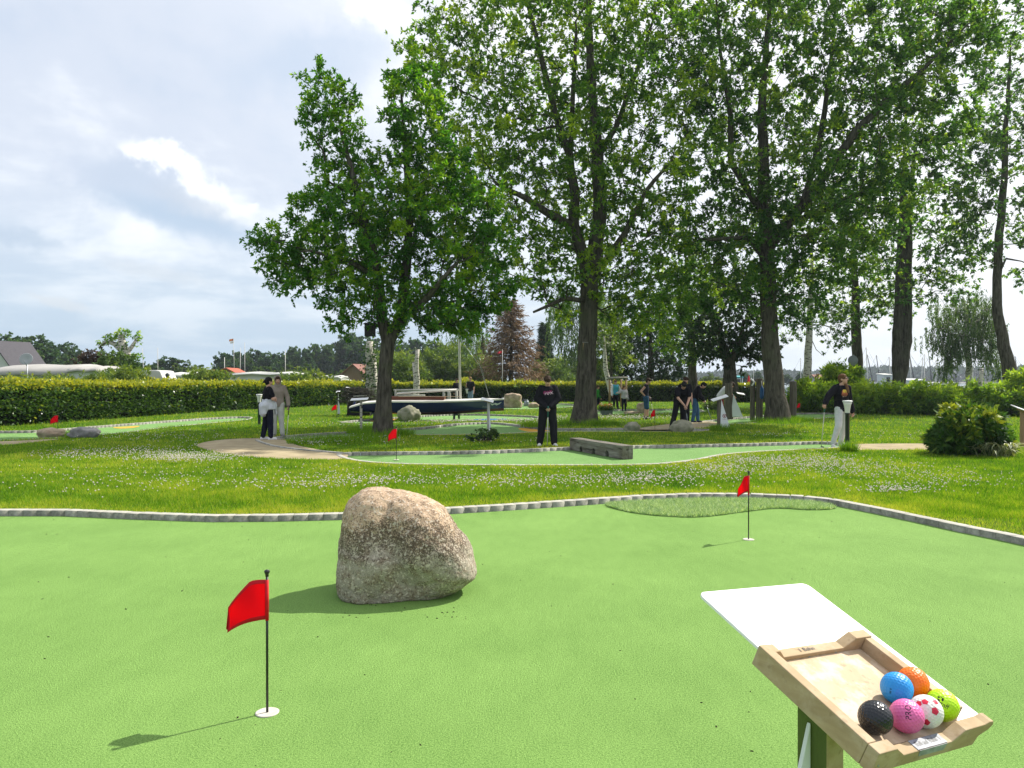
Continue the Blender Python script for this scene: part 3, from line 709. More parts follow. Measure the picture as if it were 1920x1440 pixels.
    mb.add(vs, [(3, 2, 1, 0), (4, 5, 6, 7), (0, 1, 5, 4), (1, 2, 6, 5), (2, 3, 7, 6), (3, 0, 4, 7)])
    mb.m[5] = 1; mb.m[4] = 1
    mb.build('post', [M['tray_rail'], M['post_green']], st, bevel=.0015)
    mb = MB(); a = c + rz @ V((-.024, .0, 0)); dr = rz @ V((-1, .25, 0)); nn = rz @ V((0, .006, 0))
    mb.prism([a + V((0, 0, 1.13)), a + V((0, 0, .06)), a + dr * .30 + V((0, 0, .06))], nn); mb.build('sail_board', M['sail'], st, bevel=.001)
ball_stand()
# golf balls: real dimples pressed into a fine sphere
BR = .02135
def ballmesh():
    nu, nv = 220, 130
    th = np.pi * (np.arange(nv + 1)) / nv; ph = 2 * np.pi * np.arange(nu) / nu
    tg, pg = np.meshgrid(th, ph, indexing='ij'); n = np.stack([np.sin(tg) * np.cos(pg), np.sin(tg) * np.sin(pg), np.cos(tg)], -1).reshape(-1, 3)
    k = np.arange(300) + .5; z = 1 - 2 * k / 300; g = np.pi * (1 + 5 ** .5) * k; dp = np.c_[np.sqrt(1 - z * z) * np.cos(g), np.sqrt(1 - z * z) * np.sin(g), z]
    an = np.arccos(np.clip((n @ dp.T).max(1), -1, 1)); rd = .098
    dep = np.where(an < rd, (1 - (an / rd) ** 2) * .020, 0)
    v = n * (1 - dep)[:, None] * BR
    fs = [(j * nu + i, (j + 1) * nu + i, (j + 1) * nu + (i + 1) % nu, j * nu + (i + 1) % nu) for j in range(nv) for i in range(nu)]
    return v, fs
BALLV, BALLF = ballmesh()
def ballmat(name, c, sp=.5, r=.25):
    m, t, b = newmat(name); co = coords(t); n = t.noise(co, 120, 4); sc = t.noise(co, 320, 3, .7)
    k = t.mix(t.math('MULTIPLY', t.smooth(n, .5, .75), .22), c, tuple(q * .7 for q in c)); k = t.mix(t.math('MULTIPLY', t.smooth(sc, .62, .72), .35), k, tuple(q * .45 for q in c))
    t.val(b.inputs['Base Color'], k); b.inputs['Roughness'].default_value = r; b.inputs['Specular IOR Level'].default_value = sp; return m
def on_plane(px, py, c):
    ray = V(((px - CX) / F, 1, (HOR - py) / F)); o = V((0, 0, H)); n = TR.col[2]; p0 = T(0, 0, c); s = (p0 - o).dot(n) / ray.dot(n); return o + ray * s
BALLS = [('black', 1643, 1347, (.012, .014, .018)), ('pink', 1702, 1344, (.72, .13, .36)), ('white', 1742, 1334, (.72, .70, .66)), ('lime', 1778, 1322, (.44, .74, .004)), ('blue', 1687, 1290, (.008, .27, .68)), ('orange', 1725, 1279, (.95, .155, .003))]
cen = []
for nm, px, py, c in BALLS:
    p = TR.transposed() @ (on_plane(px, py, -.020 + BR) - TO); cen.append(V((p.x, p.y, 0)))
for it in range(200):                        # push apart until no two balls overlap, keep inside the rails
    for i in range(6):
        for j in range(i):
            dlt = cen[i] - cen[j]; L = dlt.length
            if L < 2 * BR + .0002: k = (2 * BR + .0003 - L) / 2; dlt = dlt / L * k; cen[i] += dlt; cen[j] -= dlt
        cen[i].x = min(max(cen[i].x, .017 + BR), TW - .017 - BR); cen[i].y = min(max(cen[i].y, -TL + BR + .001), -.018 - BR)
def sph_patch(mb, c, dirv, upv, pts, fs, r, m=0):
    """flat shapes pressed onto a ball around direction dirv"""
    d = V(dirv).normalized(); u = (V(upv) - d * d.dot(V(upv))).normalized(); rt = u.cross(d)
    mb.add([c + (d + rt * (p.x / BR) + u * (p.y / BR)).normalized() * (BR * r) for p in pts], fs, m, True)
LBL = {'black': 'black golf ball in the corner of the wooden tray', 'pink': 'pink golf ball with black lettering, next to the black ball', 'white': 'white golf ball with red pentagons, between the pink and lime balls',
       'lime': 'lime green golf ball with a small black shield mark', 'blue': 'bright blue golf ball resting behind the pink ball', 'orange': 'orange golf ball against the far side rail of the tray'}
for (nm, px, py, c), l in zip(BALLS, cen):
    wc = T(l.x, l.y, -.020 + BR)
    rot = Matrix.Rotation(random.uniform(0, 6), 3, V((random.random(), random.random(), random.random())).normalized())
    R3 = np.array(rot); v = BALLV @ R3.T + np.array(wc)
    rt = thing('golf_ball', wc, LBL[nm], 'golf ball', 'golf balls lying in the tray')
    np_mesh('shell', v, BALLF, ballmat('ball_' + nm, c, r=.24 if nm == 'black' else .42), parent=rt, smooth=True)
    tocam = (V((0, 0, H)) - wc).normalized(); sx = V((1, 0, 0)); upc = V((0, 0, 1))
    def sd_(dx, dz): return (tocam + sx * dx + (upc - tocam * tocam.z).normalized() * dz)
    ink = plain('ball_ink', (.012, .012, .014), .4)
    if nm == 'pink':
        vs, fs = text_mesh('PRO', .0105); mb = MB(); up = sx * .35 + upc
        sph_patch(mb, wc, sd_(.12, .22), V((-1, 0, .25)), vs, fs, 1.004); mb.build('lettering', ink, rt, fixn=False)
    if nm == 'lime':
        vs, fs = text_mesh('staff', .0085); mb = MB(); sph_patch(mb, wc, sd_(.08, .02), V((.45, 0, .9)), vs, fs, 1.004)
        sh = [V(p) * .0042 for p in ((-1, 1, 0), (-.5, .8, 0), (0, 1.1, 0), (.5, .8, 0), (1, 1, 0), (.9, -.1, 0), (.5, -.8, 0), (0, -1.2, 0), (-.5, -.8, 0), (-.9, -.1, 0))]
        sph_patch(mb, wc, sd_(-.12, .38), V((.1, 0, 1)), sh, [tuple(range(10))], 1.004); mb.build('printed_mark', ink, rt, fixn=False)
    if nm == 'blue':
        mb = MB(); sq = [V((-.0012, -.0035, 0)), V((.0012, -.0035, 0)), V((.0012, .0035, 0)), V((-.0012, .0035, 0))]; sph_patch(mb, wc, sd_(-.55, -.25), V((.1, 0, 1)), sq, [(0, 1, 2, 3)], 1.004); mb.build('printed_mark', plain('blue_ink', (.008, .12, .25)), rt, fixn=False)
    if nm == 'white':
        mb = MB()
        for dx, dz, sz in ((-.08, .72, .0046), (.52, .02, .0054), (-.62, -.05, .0050), (.02, -.80, .0052), (.75, .75, .0045), (-.75, .75, .0045)):
            pg = [V((math.sin(k * 2 * math.pi / 5 + dx * 3) * sz, math.cos(k * 2 * math.pi / 5 + dx * 3) * sz, 0)) for k in range(5)]
            rim = [pg[k].lerp(pg[(k + 1) % 5], q / 4) for k in range(5) for q in range(4)]; pts = [V((0, 0, 0))]; fs = []
            for q in range(1, 6): pts += [p * (q / 5) for p in rim]
            for k in range(20):
                fs.append((0, 1 + k, 1 + (k + 1) % 20))
                for q in range(4): o = 1 + q * 20; fs.append((o + k, o + 20 + k, o + 20 + (k + 1) % 20, o + (k + 1) % 20))
            sph_patch(mb, wc, sd_(dx, dz), V((.2, .1, 1)), pts, fs, 1.006)
        mb.build('pentagon_print', plain('red_print', (.62, .02, .06), .4), rt, fixn=False)
# ------------------------------------------------------------------ timber beam with three arches
def beam():
    a = P(1068, 844, .0); b = P(1167, 862, .0); c = P(1189, 861, .0)       # front long side a-b, end b-c (ground line)
    ln = (b - a); ln.z = 0; L = ln.length; u = ln / L; v = V((-u.y, u.x, 0)); W = .25
    hh = .275; base = (a + b) / 2; o = a
    out = [(0, 0)]
    for cx in (.235, .484, .733):
        x = L * cx; r = .070
        out += [(x - r, 0), (x - r, .05)] + [(x + r * math.cos(k), .05 + r * math.sin(k) * 1.1) for k in (2.6, 2.1, 1.57, 1.05, .5)] + [(x + r, .05), (x + r, 0)]
    out += [(L, 0), (L, hh), (0, hh)]
    mb = MB(); mb.prism([o + u * x + V((0, 0, z + .004)) for x, z in out], v * (W * .55)); mb.prism([o + v * (W * .55 + .001) + u * x + V((0, 0, z + .004)) for x, z in ((0, 0), (L, 0), (L, hh), (0, hh))], v * (W * .45))  # solid rear half added to close the arches, so they stay dark inside
    bm_ = mb.build('timber_beam', M['beam'], None, loc=base, bevel=.008)
    tag(bm_, 'old grey timber beam with three blind arched ball holes lying across the second green', 'timber beam')
def beammat():
    m, t, b = newmat('old_sleeper'); co = coords(t)
    rot = t.new('ShaderNodeMapping'); t.l.new(co, rot.inputs[0]); rot.inputs['Rotation'].default_value = (0, 0, rad(73)); rot.inputs['Scale'].default_value = (1, 1, 1)
    st = t.scaled(rot.outputs[0], (.28, 4.5, 4.5)); n = t.noise(st, 3.2, 6, .6, .3); big = t.noise(co, 2.5, 3); fi = t.noise(st, 14, 4, .6)
    c = t.ramp(n, [(.33, (.035, .031, .026)), (.45, (.17, .155, .13)), (.72, (.30, .285, .25))]); c = t.mix(t.math('MULTIPLY', t.smooth(big, .5, .7), .5), c, (.12, .10, .075))
    t.val(b.inputs['Base Color'], c); b.inputs['Roughness'].default_value = .95; b.inputs['Specular IOR Level'].default_value = .1
    t.val(b.inputs['Normal'], t.bump(t.math('ADD', n, fi), .8, .02)); return m
M['beam'] = beammat(); beam()

# ------------------------------------------------------------------ path lights
def path_light(base, label, h=1.08):
    t = thing('path_light', base, label, 'path light', 'funnel topped path lights'); b = V(base)
    mb = MB(); mb.lathe([(.047, 0), (.047, h - .30), (.052, h - .30), (.052, h - .275), (.0001, h - .275)], b, 20); mb.build('post', M['dark_metal'], t)
    mb = MB(); mb.lathe([(.050, h - .275), (.058, h - .2), (.075, h - .1), (.098, h - .03), (.0001, h - .03)], b, 24); mb.build('lamp_shade', M['lamp_white'], t)
    mb = MB(); mb.lathe([(.0001, h - .032), (.104, h - .030), (.106, h - .022), (.106, h - .012), (.098, h - .004), (.0001, h + .004)], b, 24); mb.build('cap', M['white'], t)
    mb = MB(); mb.lathe([(.1015, h - .034), (.104, h - .031), (.1045, h - .024), (.1015, h - .022)], b, 24); mb.build('ring', M['black'], t)
M['lamp_white'] = mk('lamp_diffuser', (.74, .73, .66), (.66, .65, .58), 8, .4, .4)
path_light(P(1589, 842, LAWN), 'dark green path light with white funnel top in front of the woman in grey trousers')
path_light(P(486, 797, LAWN), 'path light behind the woman with a white jacket round her waist', 1.05)
path_light(V((Q(876, 0, 46).x, 46, LAWN)), 'distant path light beside the man in black beyond the boat', 1.0)

# ------------------------------------------------------------------ hole stands: sloping board, post, sail shaped side board
def hole_stand(pb, hp, label, lean, boardw, sail=None, postmat='old_post', postr=.045, mark=False, thick=.02, bl=.34, bw=.25):
    """pb ground point, hp board height, lean: board slope direction (x component), sail: (dx_top, dx0, dx1, z0, z1) or None"""
    b = V(pb); t = thing('hole_stand', b, label, 'hole stand', 'hole stands along the course')
    mb = MB(); mb.box(b + V((0, 0, hp / 2 - .02)), (postr * 2, postr * 2, hp - .04), Matrix.Rotation(.2, 3, 'Z')); mb.build('post', M[postmat], t, bevel=.006)
    sl = rad(20) * lean; R = Matrix.Rotation(-sl, 3, 'Y') @ Matrix.Rotation(rad(13), 3, 'X')
    mb = MB(); mb.box(b + V((boardw, 0, hp)), (bl, bw, thick), R); mb.build('board', M['panel_white'], t, bevel=.004)
    mb = MB(); mb.box(b + V((boardw, .0, hp - .035)), (bl * .5, bw * .45, .03), R); mb.build('tray', M['new_wood'], t, bevel=.004)
    if sail:
        xt, x0, x1, z0, z1 = sail
        mb = MB(); mb.prism([b + V((xt, -.055, z1)), b + V((x0, -.055, z0)), b + V((x1, -.055, z0))], V((0, .012, 0))); s = mb.build('sail_board', M['sail'], t, bevel=.002)
        if mark:                                   # ring with a small heart, and a line of lettering
            ce = b + V((x0 + (x1 - x0) * .42, -.0565, z0 + .36)); mb = MB()
            n = 28
            for k in range(n):
                a0, a1 = 2 * math.pi * k / n, 2 * math.pi * (k + 1) / n
                mb.add([ce + V((math.cos(a) * q, 0, math.sin(a) * q)) for a, q in ((a0, .062), (a1, .062), (a1, .045), (a0, .045))], [(0, 1, 2, 3)])
            hp_ = [(0, -.035), (.026, -.006), (.032, .012), (.018, .026), (0, .012), (-.018, .026), (-.032, .012), (-.026, -.006)]
            mb.add([ce + V((x, 0, z)) for x, z in hp_], [(0, 1, 2, 3, 4), (0, 4, 5, 6, 7)])
            mb.build('emblem', plain('emblem_red', (.26, .05, .045), .6), s, fixn=False); mb = MB(); vs, fs = text_mesh('MINIGOLF', .03); mb.add([ce + V((p.x, 0, p.y - .10)) for p in vs], fs)
            mb.build('lettering', plain('emblem_red', (.26, .05, .045), .6), s, fixn=False)
    return t
hole_stand(P(1348, 806, LAWN), .98, 'hole stand with a red round emblem on its white sail board', .9, .02, (.06, .03, .33, .07, .94), mark=True, bl=.50)
hole_stand(P(1372, 786, LAWN), 1.0, 'hole stand behind the timber pile, only its dark marked white sail showing', -.5, .35, (.05, -.05, .42, .10, .98), bl=.3)
hole_stand(P(916, 820, LAWN), 1.0, 'slim grey hole stand with a white sail edge before the bow of the boat', -.7, -.03, (.0, .02, .10, -.06, .93), postr=.035, thick=.012, postmat='rail_wood')
hole_stand(P(677, 812, LAWN), .98, 'hole stand on a white birch stem near the stern of the boat', .15, -.05, None, 'birch', .036, thick=.012, bl=.5)
hole_stand(P(652, 772, LAWN), 1.15, 'far hole stand with a white sail against the hedge, left of the brushwood', -.4, .0, (.03, .05, .42, .5, 1.1), postr=.035, thick=.012, bl=.2)
hole_stand(P(634, 778, LAWN), 1.02, 'narrow white hole stand right behind the small red flag', .2, .0, (.02, -.02, .1, .05, .98), postr=.03, thick=.012, bl=.16)
hole_stand(P(1919, 838, LAWN), .86, 'hole stand with bright white board at the right edge behind striped leaves', -1.0, -.02, None, 'new_wood', .05, bl=.40, bw=.32)

# ------------------------------------------------------------------ timber piles
def pile(px, py, top, wpx, label, fender=False, second=False):
    b = P(px, py, LAWN); d = b.y; r = wpx / F * d / 2; h = H + (HOR - top) / F * d - LAWN
    t = thing('timber_pile', b, label, 'timber pile', 'weathered timber piles')
    mb = MB(); n = 12; pts = [b + V((math.sin(k * .9 + px) * .01, 0, h * k / 6)) for k in range(7)]
    mb.tube(pts, [r * (1.06 if k == 0 else 1) for k in range(7)], 12); mb.build('shaft', M['old_post'], t, bevel=.006)
    if second:
        mb = MB(); mb.tube([b + V((-r * 1.8, .1, 0)), b + V((-r * 1.7, .1, h * .97))], r * .75, 10); mb.build('side_post', M['old_post'], t, bevel=.006)
        mb = MB(); mb.tube([b + V((-r * 2.6, -.02, h + .0)), b + V((-r * 1.6, -.06, h - .12)), b + V((-r * 2.3, -.06, h - .27))], .035, 8); mb.build('rope', M['white'], t)
    if fender:
        fz = H + (HOR - 740) / F * d
        f = thing('boat_fender', b + V((r * .2, -r - .07, fz)), 'blue boat fender hanging on the timber pile left of the large trunk', 'fender')
        c = ORG[f.name]; mb = MB(); L = .23
        mb.lathe([(.0001, -L), (.03, -L), (.065, -L + .05), (.075, -L + .1), (.075, L - .1), (.06, L - .04), (.028, L), (.022, L + .05), (.0001, L + .05)], c, 16); mb.build('body', plain('fender_blue', (.02, .10, .26), .4), f)
        mb = MB(); mb.tube([c + V((0, 0, L + .04)), c + V((0, .04, L + .22)), c + V((0, r + .05, L + .26))], .008, 6); mb.build('rope', M['white'], f)
pile(1366, 786, 718, 14, 'weathered timber pile in front of the man in a white T shirt')
pile(1424, 788, 710, 13, 'tall timber pile with a blue fender, just left of the large trunk', True, True)
pile(1487, 787, 715, 13, 'timber pile standing just right of the large trunk')

# ------------------------------------------------------------------ dinghy on its stand
def boat():
    D = 30.5; x0 = Q(659, 0, D).x; x1 = Q(945, 0, D).x; L = x1 - x0; base = V(((x0 + x1) / 2, D, LAWN))
    t = thing('sailing_dinghy', base, 'dark blue sailing dinghy with white deck standing on trestles', 'boat')
    def hz(py): return H + (HOR - py) / F * D
    sheer = lambda s: np.interp(s, [0, .10, .25, .5, .75, 1], [hz(763), hz(755), hz(751.5), hz(752), hz(750.5), hz(748)])
    keel = lambda s: np.interp(s, [0, .05, .15, .35, .55, .75, .9, 1], [hz(772.5), hz(773.5), hz(774), hz(777), hz(778), hz(775), hz(771.5), hz(770)])
    beamw = lambda s: .86 * np.interp(s, [0, .12, .3, .55, .75, .9, .98, 1], [.55, .72, .92, 1, .84, .46, .12, .02])
    N, K = 40, 12; vs = []; fs = []; ms = []
    for i in range(N + 1):
        s = i / N; x = x0 + L * s
        for k in range(K + 1):
            a = -1 + 2 * k / K; w = beamw(s); zs, zk = sheer(s), keel(s)
            y = w * math.copysign(abs(a) ** .7, a); z = zk + (zs - zk) * (abs(a) ** 2.2)
            xx = x + (.20 * (1 - abs(a)) * 0 if s > 0 else 0)
            vs.append((xx, D + y, z))
    for i in range(N):
        for k in range(K):
            fs.append((i * (K + 1) + k, (i + 1) * (K + 1) + k, (i + 1) * (K + 1) + k + 1, i * (K + 1) + k + 1)); ms.append(1 if (2 < k < K - 3) and i > N * .3 else 0)
    mb = MB(); mb.add(vs, fs, 0, True); mb.m = ms; mb.add([vs[k] for k in range(K + 1)], [tuple(range(K + 1))]); mb.add([vs[N * (K + 1) + k] for k in range(K + 1)], [tuple(range(K + 1))])
    hull = mb.build('hull', [M['hull'], M['antifoul']], t)
    mb = MB(); vs = []; fs = []
    for i in range(N + 1):
        s = i / N; x = x0 + L * s; w = beamw(s) + .015
        vs += [(x, D - w, sheer(s) + .012), (x, D, sheer(s) + .06 * min(1, w * 2)), (x, D + w, sheer(s) + .012), (x, D - w, sheer(s) - .04)]
    for i in range(N):
        o = i * 4; fs += [(o, o + 4, o + 5, o + 1), (o + 1, o + 5, o + 6, o + 2), (o + 3, o + 7, o + 4, o)]
    mb.add(vs, fs, 0, False); mb.build('deck', M['deck_white'], t, fixn=False)
    mb = MB()                                        # mahogany coaming of the cockpit
    for yy in (-.46, .46):
        mb.box(V((x0 + L * .40, D + yy, sheer(.4) + .11)), (L * .42, .03, .13))
    mb.box(V((x0 + L * .61, D, sheer(.6) + .11)), (.03, .9, .13)); mb.build('coaming', M['mahogany'], t, bevel=.006)
    mb = MB(); mb.box(V((x0 + L * .52, D - .48, sheer(.5) + .19)), (L * .40, .05, .02)); mb.build('coaming_cap', plain('tan_trim', (.5, .36, .25), .5), t)
    xm = Q(861, 0, D).x
    mb = MB(); mb.tube([V((xm + .05, D, sheer(.7))), V((xm + .0, D, 3.0)), V((xm - .05, D, 6.4))], [.05, .045, .03], 12); mb.build('mast', M['mast'], t)
    mb = MB(); mb.tube([V((x0 + L * .905, D, sheer(.9) + .05)), V((xm - .03, D, 5.0))], .008, 6); mb.build('forestay', M['grey_metal'], t)
    mb = MB(); mb.tube([V((x0 + L * .905, D - .1, sheer(.9) + .05)), V((x0 + L * .86, D - .45, 2.0)), V((xm, D - .7, 3.3))], .006, 6); mb.build('shroud', M['grey_metal'], t)
    mb = MB(); mb.tube([V((x0 + L * .30, D, sheer(.3) + .30)), V((xm + .02, D, sheer(.7) + .42))], [.035, .04], 10); mb.build('boom', M['mast'], t)
    mb = MB(); mb.lathe([(.0001, -.02), (.05, -.02), (.055, .03), (.0001, .05)], V((x1 - .05, D, sheer(.99) + .0)), 12); mb.build('bow_cap', M['white'], t)
    # silver wing emblem and name line near the bow
    s = .87; w = beamw(s); mb = MB()
    def hp(px, py):
        q = Q(px, py, D); sx = (q.x - x0) / L; f = min(1, max(0, (q.z - keel(sx)) / (sheer(sx) - keel(sx)))); y = beamw(sx) * f ** (.7 / 2.2); return V((q.x, D - y - .012, q.z))
    wing = [(918, 755), (924, 757), (929, 755), (933, 756.5), (941, 753.5), (937, 757.5), (931, 760), (928, 758), (923, 760)]
    mb.add([hp(*p) for p in wing], [(0, 1, 8), (1, 2, 7, 8), (2, 3, 6, 7), (3, 4, 5, 6)]); mb.build('wing_emblem', plain('silver', (.48, .52, .54), .4), hull, fixn=False)
    vs, fs = text_mesh('Fritjof', .1); mb = MB(); c0 = hp(911, 762); c1 = hp(921, 761.5); dx = (c1 - c0) / (c1 - c0).length
    mb.add([c0 + dx * (p.x + .0) + V((0, -.01, p.y)) for p in vs], fs); mb.build('name_lettering', plain('faded_silver', (.22, .25, .30), .5), hull, fixn=False)
    mb = MB(); mb.box(V((x0 + .06, D, hz(762))), (.08, .05, .5), Matrix.Rotation(rad(25), 3, 'Y')); mb.build('rudder', M['hull'], t, bevel=.01)
    for px in (853, 859, 705, 700):
        x = Q(px, 0, D).x; sx = (x - x0) / L; zk = keel(sx)
        mb = MB(); dy = .5 if px in (859, 700) else -.5
        mb.tube([V((x, D + dy, LAWN)), V((x, D + dy * .5, zk + .04))], .045, 8); mb.build('trestle_leg', M['dark_metal'], t)
    for px in (856, 702):
        x = Q(px, 0, D).x; sx = (x - x0) / L
        mb = MB(); mb.box(V((x, D, keel(sx) - .02)), (.16, .8, .06)); mb.build('trestle_bar', M['dark_metal'], t, bevel=.008)
M['hull'] = mk('navy_hull', (.012, .020, .11), (.008, .014, .07), 2, .18, .5, coat=.3); M['antifoul'] = mk('red_bottom', (.10, .018, .025), (.03, .012, .03), 2, .5, .3)
M['deck_white'] = mk('deck', (.70, .68, .62), (.60, .58, .52), 4, .5, .3); M['mahogany'] = mk('mahogany', (.16, .045, .02), (.10, .03, .014), 6, .35, .4, 0, None, (.4, 3, 3))
M['mast'] = mk('spar', (.58, .57, .52), (.45, .44, .40), 5, .4, .4)
boat()
# pale rail barrier behind the boat
def barrier():
    D = 36.0; xa, xb = Q(738, 0, D).x, Q(858, 0, D).x; t = thing('rail_barrier', V(((xa + xb) / 2, D, LAWN)), 'pale wooden rail barrier behind the dark blue boat', 'barrier')
    def z(py): return H + (HOR - py) / F * D
    mb = MB(); mb.tube([V((xa, D, z(732))), V((xb, D, z(731)))], .055, 10); mb.build('top_rail', M['rail_wood'], t)
    mb = MB(); mb.tube([V((xa + .1, D, z(742))), V((Q(797, 0, D).x, D, z(742)))], .05, 10); mb.build('lower_rail', M['rail_wood'], t)
    for px in (742, 832, 842, 856):
        x = Q(px, 0, D).x; mb = MB(); mb.tube([V((x, D, LAWN)), V((x, D, z(731)))], .06 if px != 842 else .08, 10); mb.build('post', M['rail_wood'], t)
barrier()
# brushwood heap with pale planks at the stern
def heap():
    D = 33.0; c = V((Q(673, 0, D).x, D, LAWN)); r = random.Random(3)
    t = thing('brushwood_heap', c, 'dark brushwood heap with pale planks behind the stern of the boat', 'brushwood')
    mb = MB()
    for k in range(150):
        a = r.uniform(-.5, .5); h = abs(r.gauss(0, .3)) + .1; ctr = c + V((r.gauss(0, .28), r.gauss(0, .3), r.uniform(.55, 1.22 - abs(a) * .3))); dr = V((math.cos(a), r.uniform(-.6, .6), math.sin(a) * r.choice((-1, 1)) + r.uniform(-.1, .3))).normalized()
        mb.tube([ctr - dr * .32, ctr + dr * .32], [r.uniform(.014, .03), .008], 5)
    mb.build('branches', M['bark_dark'], t)
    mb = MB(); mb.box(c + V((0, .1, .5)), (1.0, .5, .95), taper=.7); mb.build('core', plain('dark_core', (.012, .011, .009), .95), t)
    for z, w in ((.86, .55), (.74, .62), (.62, .5)):
        mb = MB(); mb.box(c + V((.12, -.42, z)), (w, .04, .045), Matrix.Rotation(r.uniform(-.05, .05), 3, 'Y')); mb.build('plank', M['rail_wood'], t, bevel=.005)
heap()
# watering can
def can():
    D = 47.0; c = V((Q(987, 0, D).x, D, .0)); t = thing('watering_can', c, 'grey metal watering can on the far green beside the square rock', 'watering can')
    mb = MB(); mb.lathe([(.15, 0), (.16, .02), (.15, .28), (.12, .33), (.0001, .33)], c, 18); mb.build('body', M['grey_metal'], t)
    mb = MB(); mb.tube([c + V((.13, 0, .06)), c + V((.32, 0, .18)), c + V((.50, 0, .42))], [.03, .022, .018], 8); mb.build('spout', M['grey_metal'], t)
    mb = MB(); mb.tube([c + V((-.14, 0, .05)), c + V((-.28, 0, .2)), c + V((-.2, 0, .38)), c + V((.05, 0, .40)), c + V((.10, 0, .33))], .015, 7); mb.build('handle', M['grey_metal'], t)
    mb = MB(); mb.lathe([(.018, 0), (.06, .07), (.0001, .075)], c + V((.50, 0, .42)), 12, axis=(.55, 0, .8)); mb.build('rose', M['grey_metal'], t)
can()
# flower trough
def trough():
    b = P(1138, 779, LAWN); D = b.y; c = b + V((0, .2, 0)); t = thing('flower_trough', c, 'grey trough of orange and yellow flowers beside the trunk', 'planter')
    mb = MB(); w, d, h = .27, .17, .22
    mb.add([c + V(p) for p in ((-w * .86, -d * .86, 0), (w * .86, -d * .86, 0), (w * .86, d * .86, 0), (-w * .86, d * .86, 0), (-w, -d, h), (w, -d, h), (w, d, h), (-w, d, h))], [(0, 3, 2, 1), (0, 1, 5, 4), (1, 2, 6, 5), (2, 3, 7, 6), (3, 0, 4, 7), (4, 5, 6, 7)])
    mb.build('trough', mk('trough', (.17, .21, .20), (.11, .14, .13), 6, .7, .3), t, bevel=.012)
    mb = MB(); mb.box(c + V((0, 0, h + .003)), (w * 1.9, d * 1.9, .006)); mb.build('soil', plain('soil', (.03, .02, .012), .95), t)
    r = np.random.default_rng(5); n = 1500
    p = np.c_[r.uniform(-w * 1.1, w * 1.1, n), r.uniform(-d * 1.2, d * 1.2, n), h + np.abs(r.normal(.09, .06, n))] + np.array(c); vs, fs = leafquads(p, r, .07, .032, up=.6)
    np_mesh('leaves', vs, fs, M['leaf_bush'], t, tone=r.uniform(.2, .9, n))
    for nm, col, k in (('orange_blooms', (.62, .20, .02), 220), ('yellow_blooms', (.72, .50, .03), 160), ('white_blooms', (.7, .68, .6), 60)):
        p = np.c_[r.uniform(-w, w, k), r.uniform(-d, d, k), h + .12 + np.abs(r.normal(.06, .05, k))] + np.array(c); vs, fs = leafquads(p, r, .05, .045, up=.9)
        np_mesh(nm, vs, fs, plain(nm, col, .7), t)['kind'] = 'stuff'
def leafquads(p, r, ln, wd, up=.5, dirs=None, droop=0.0):
    """one diamond leaf per point: base, side, tip, side, a little folded"""
    n = len(p); L = ln * r.uniform(.7, 1.3, n)[:, None]; W = wd * r.uniform(.7, 1.3, n)[:, None]
    a = r.normal(size=(n, 3)) if dirs is None else dirs + r.normal(0, .55, (n, 3))
    a[:, 2] -= droop; a /= np.linalg.norm(a, axis=1, keepdims=True) + 1e-9
    nr = r.normal(size=(n, 3)); nr[:, 2] += up * 2.2; nr -= a * (nr * a).sum(1, keepdims=True); nr /= np.linalg.norm(nr, axis=1, keepdims=True) + 1e-9
    s = np.cross(a, nr); mid = p + a * L * .45 + nr * W * .18
    v = np.empty((n, 4, 3)); v[:, 0] = p; v[:, 1] = mid + s * W * .5; v[:, 2] = p + a * L; v[:, 3] = mid - s * W * .5
    return v.reshape(-1, 3), np.arange(n * 4).reshape(-1, 4)
M['leaf_bush'] = leafmat('bush_leaves', (.018, .055, .012), (.045, .12, .02), (.16, .24, .03))
trough()
# timber goal frame with three posts
def frame():
    D = 44.0; t = thing('goal_frame', V((Q(1158, 0, D).x, D, LAWN)), 'timber frame with a cross beam behind the child and woman in turquoise', 'timber frame')
    def z(py): return H + (HOR - py) / F * D
    for px, top in ((1143, 709), (1166, 709), (1174, 708), (1157, 733)):
        x = Q(px, 0, D).x; mb = MB(); mb.tube([V((x, D + (.3 if px == 1166 else 0), LAWN)), V((x, D + (.3 if px == 1166 else 0), z(top)))], .055, 10); mb.build('post', M['new_wood'], t)
    mb = MB(); mb.tube([V((Q(1140, 0, D).x, D - .02, z(709))), V((Q(1177, 0, D).x, D - .02, z(708.5)))], .065, 10); mb.build('cross_beam', M['grey_wood'], t)
frame()
# nest boxes
def nest_box(px, py, d, r, label, w=.17, h=.26, mat='new_wood', dark=False):
    c = Q(px, py, d); t = thing('nest_box', c, label, 'nest box', 'nest boxes on the trunks')
    mb = MB(); mb.box(c, (w, w * .8, h)); mb.build('box', M[mat], t, bevel=.004)
    mb = MB(); mb.box(c + V((0, -.02, h / 2 + .012)), (w * 1.2, w * 1.1, .02), Matrix.Rotation(rad(10), 3, 'X')); mb.build('roof', M['grey_wood'] if not dark else M[mat], t, bevel=.003)
    mb = MB(); mb.lathe([(.0001, 0), (.022, 0), (.022, .004), (.0001, .004)], c + V((0, -w * .4 - .001, h * .2)), 14, axis=(0, -1, 0)); mb.build('entrance_hole', M['black'], t)
nest_box(1097, 649, 27.15, 0, 'pale wooden nest box on the trunk behind the man in the printed sweatshirt')
nest_box(1437, 533, 28.85, 0, 'pale wooden nest box high on the largest trunk', .2, .28)
M['dark_box'] = mk('dark_box', (.03, .026, .03), (.02, .017, .02), 8, .7, .2)
nest_box(694, 619, 21.3, 0, 'large dark nest box on the left tree under its lowest leaves', .27, .34, 'dark_box', True)
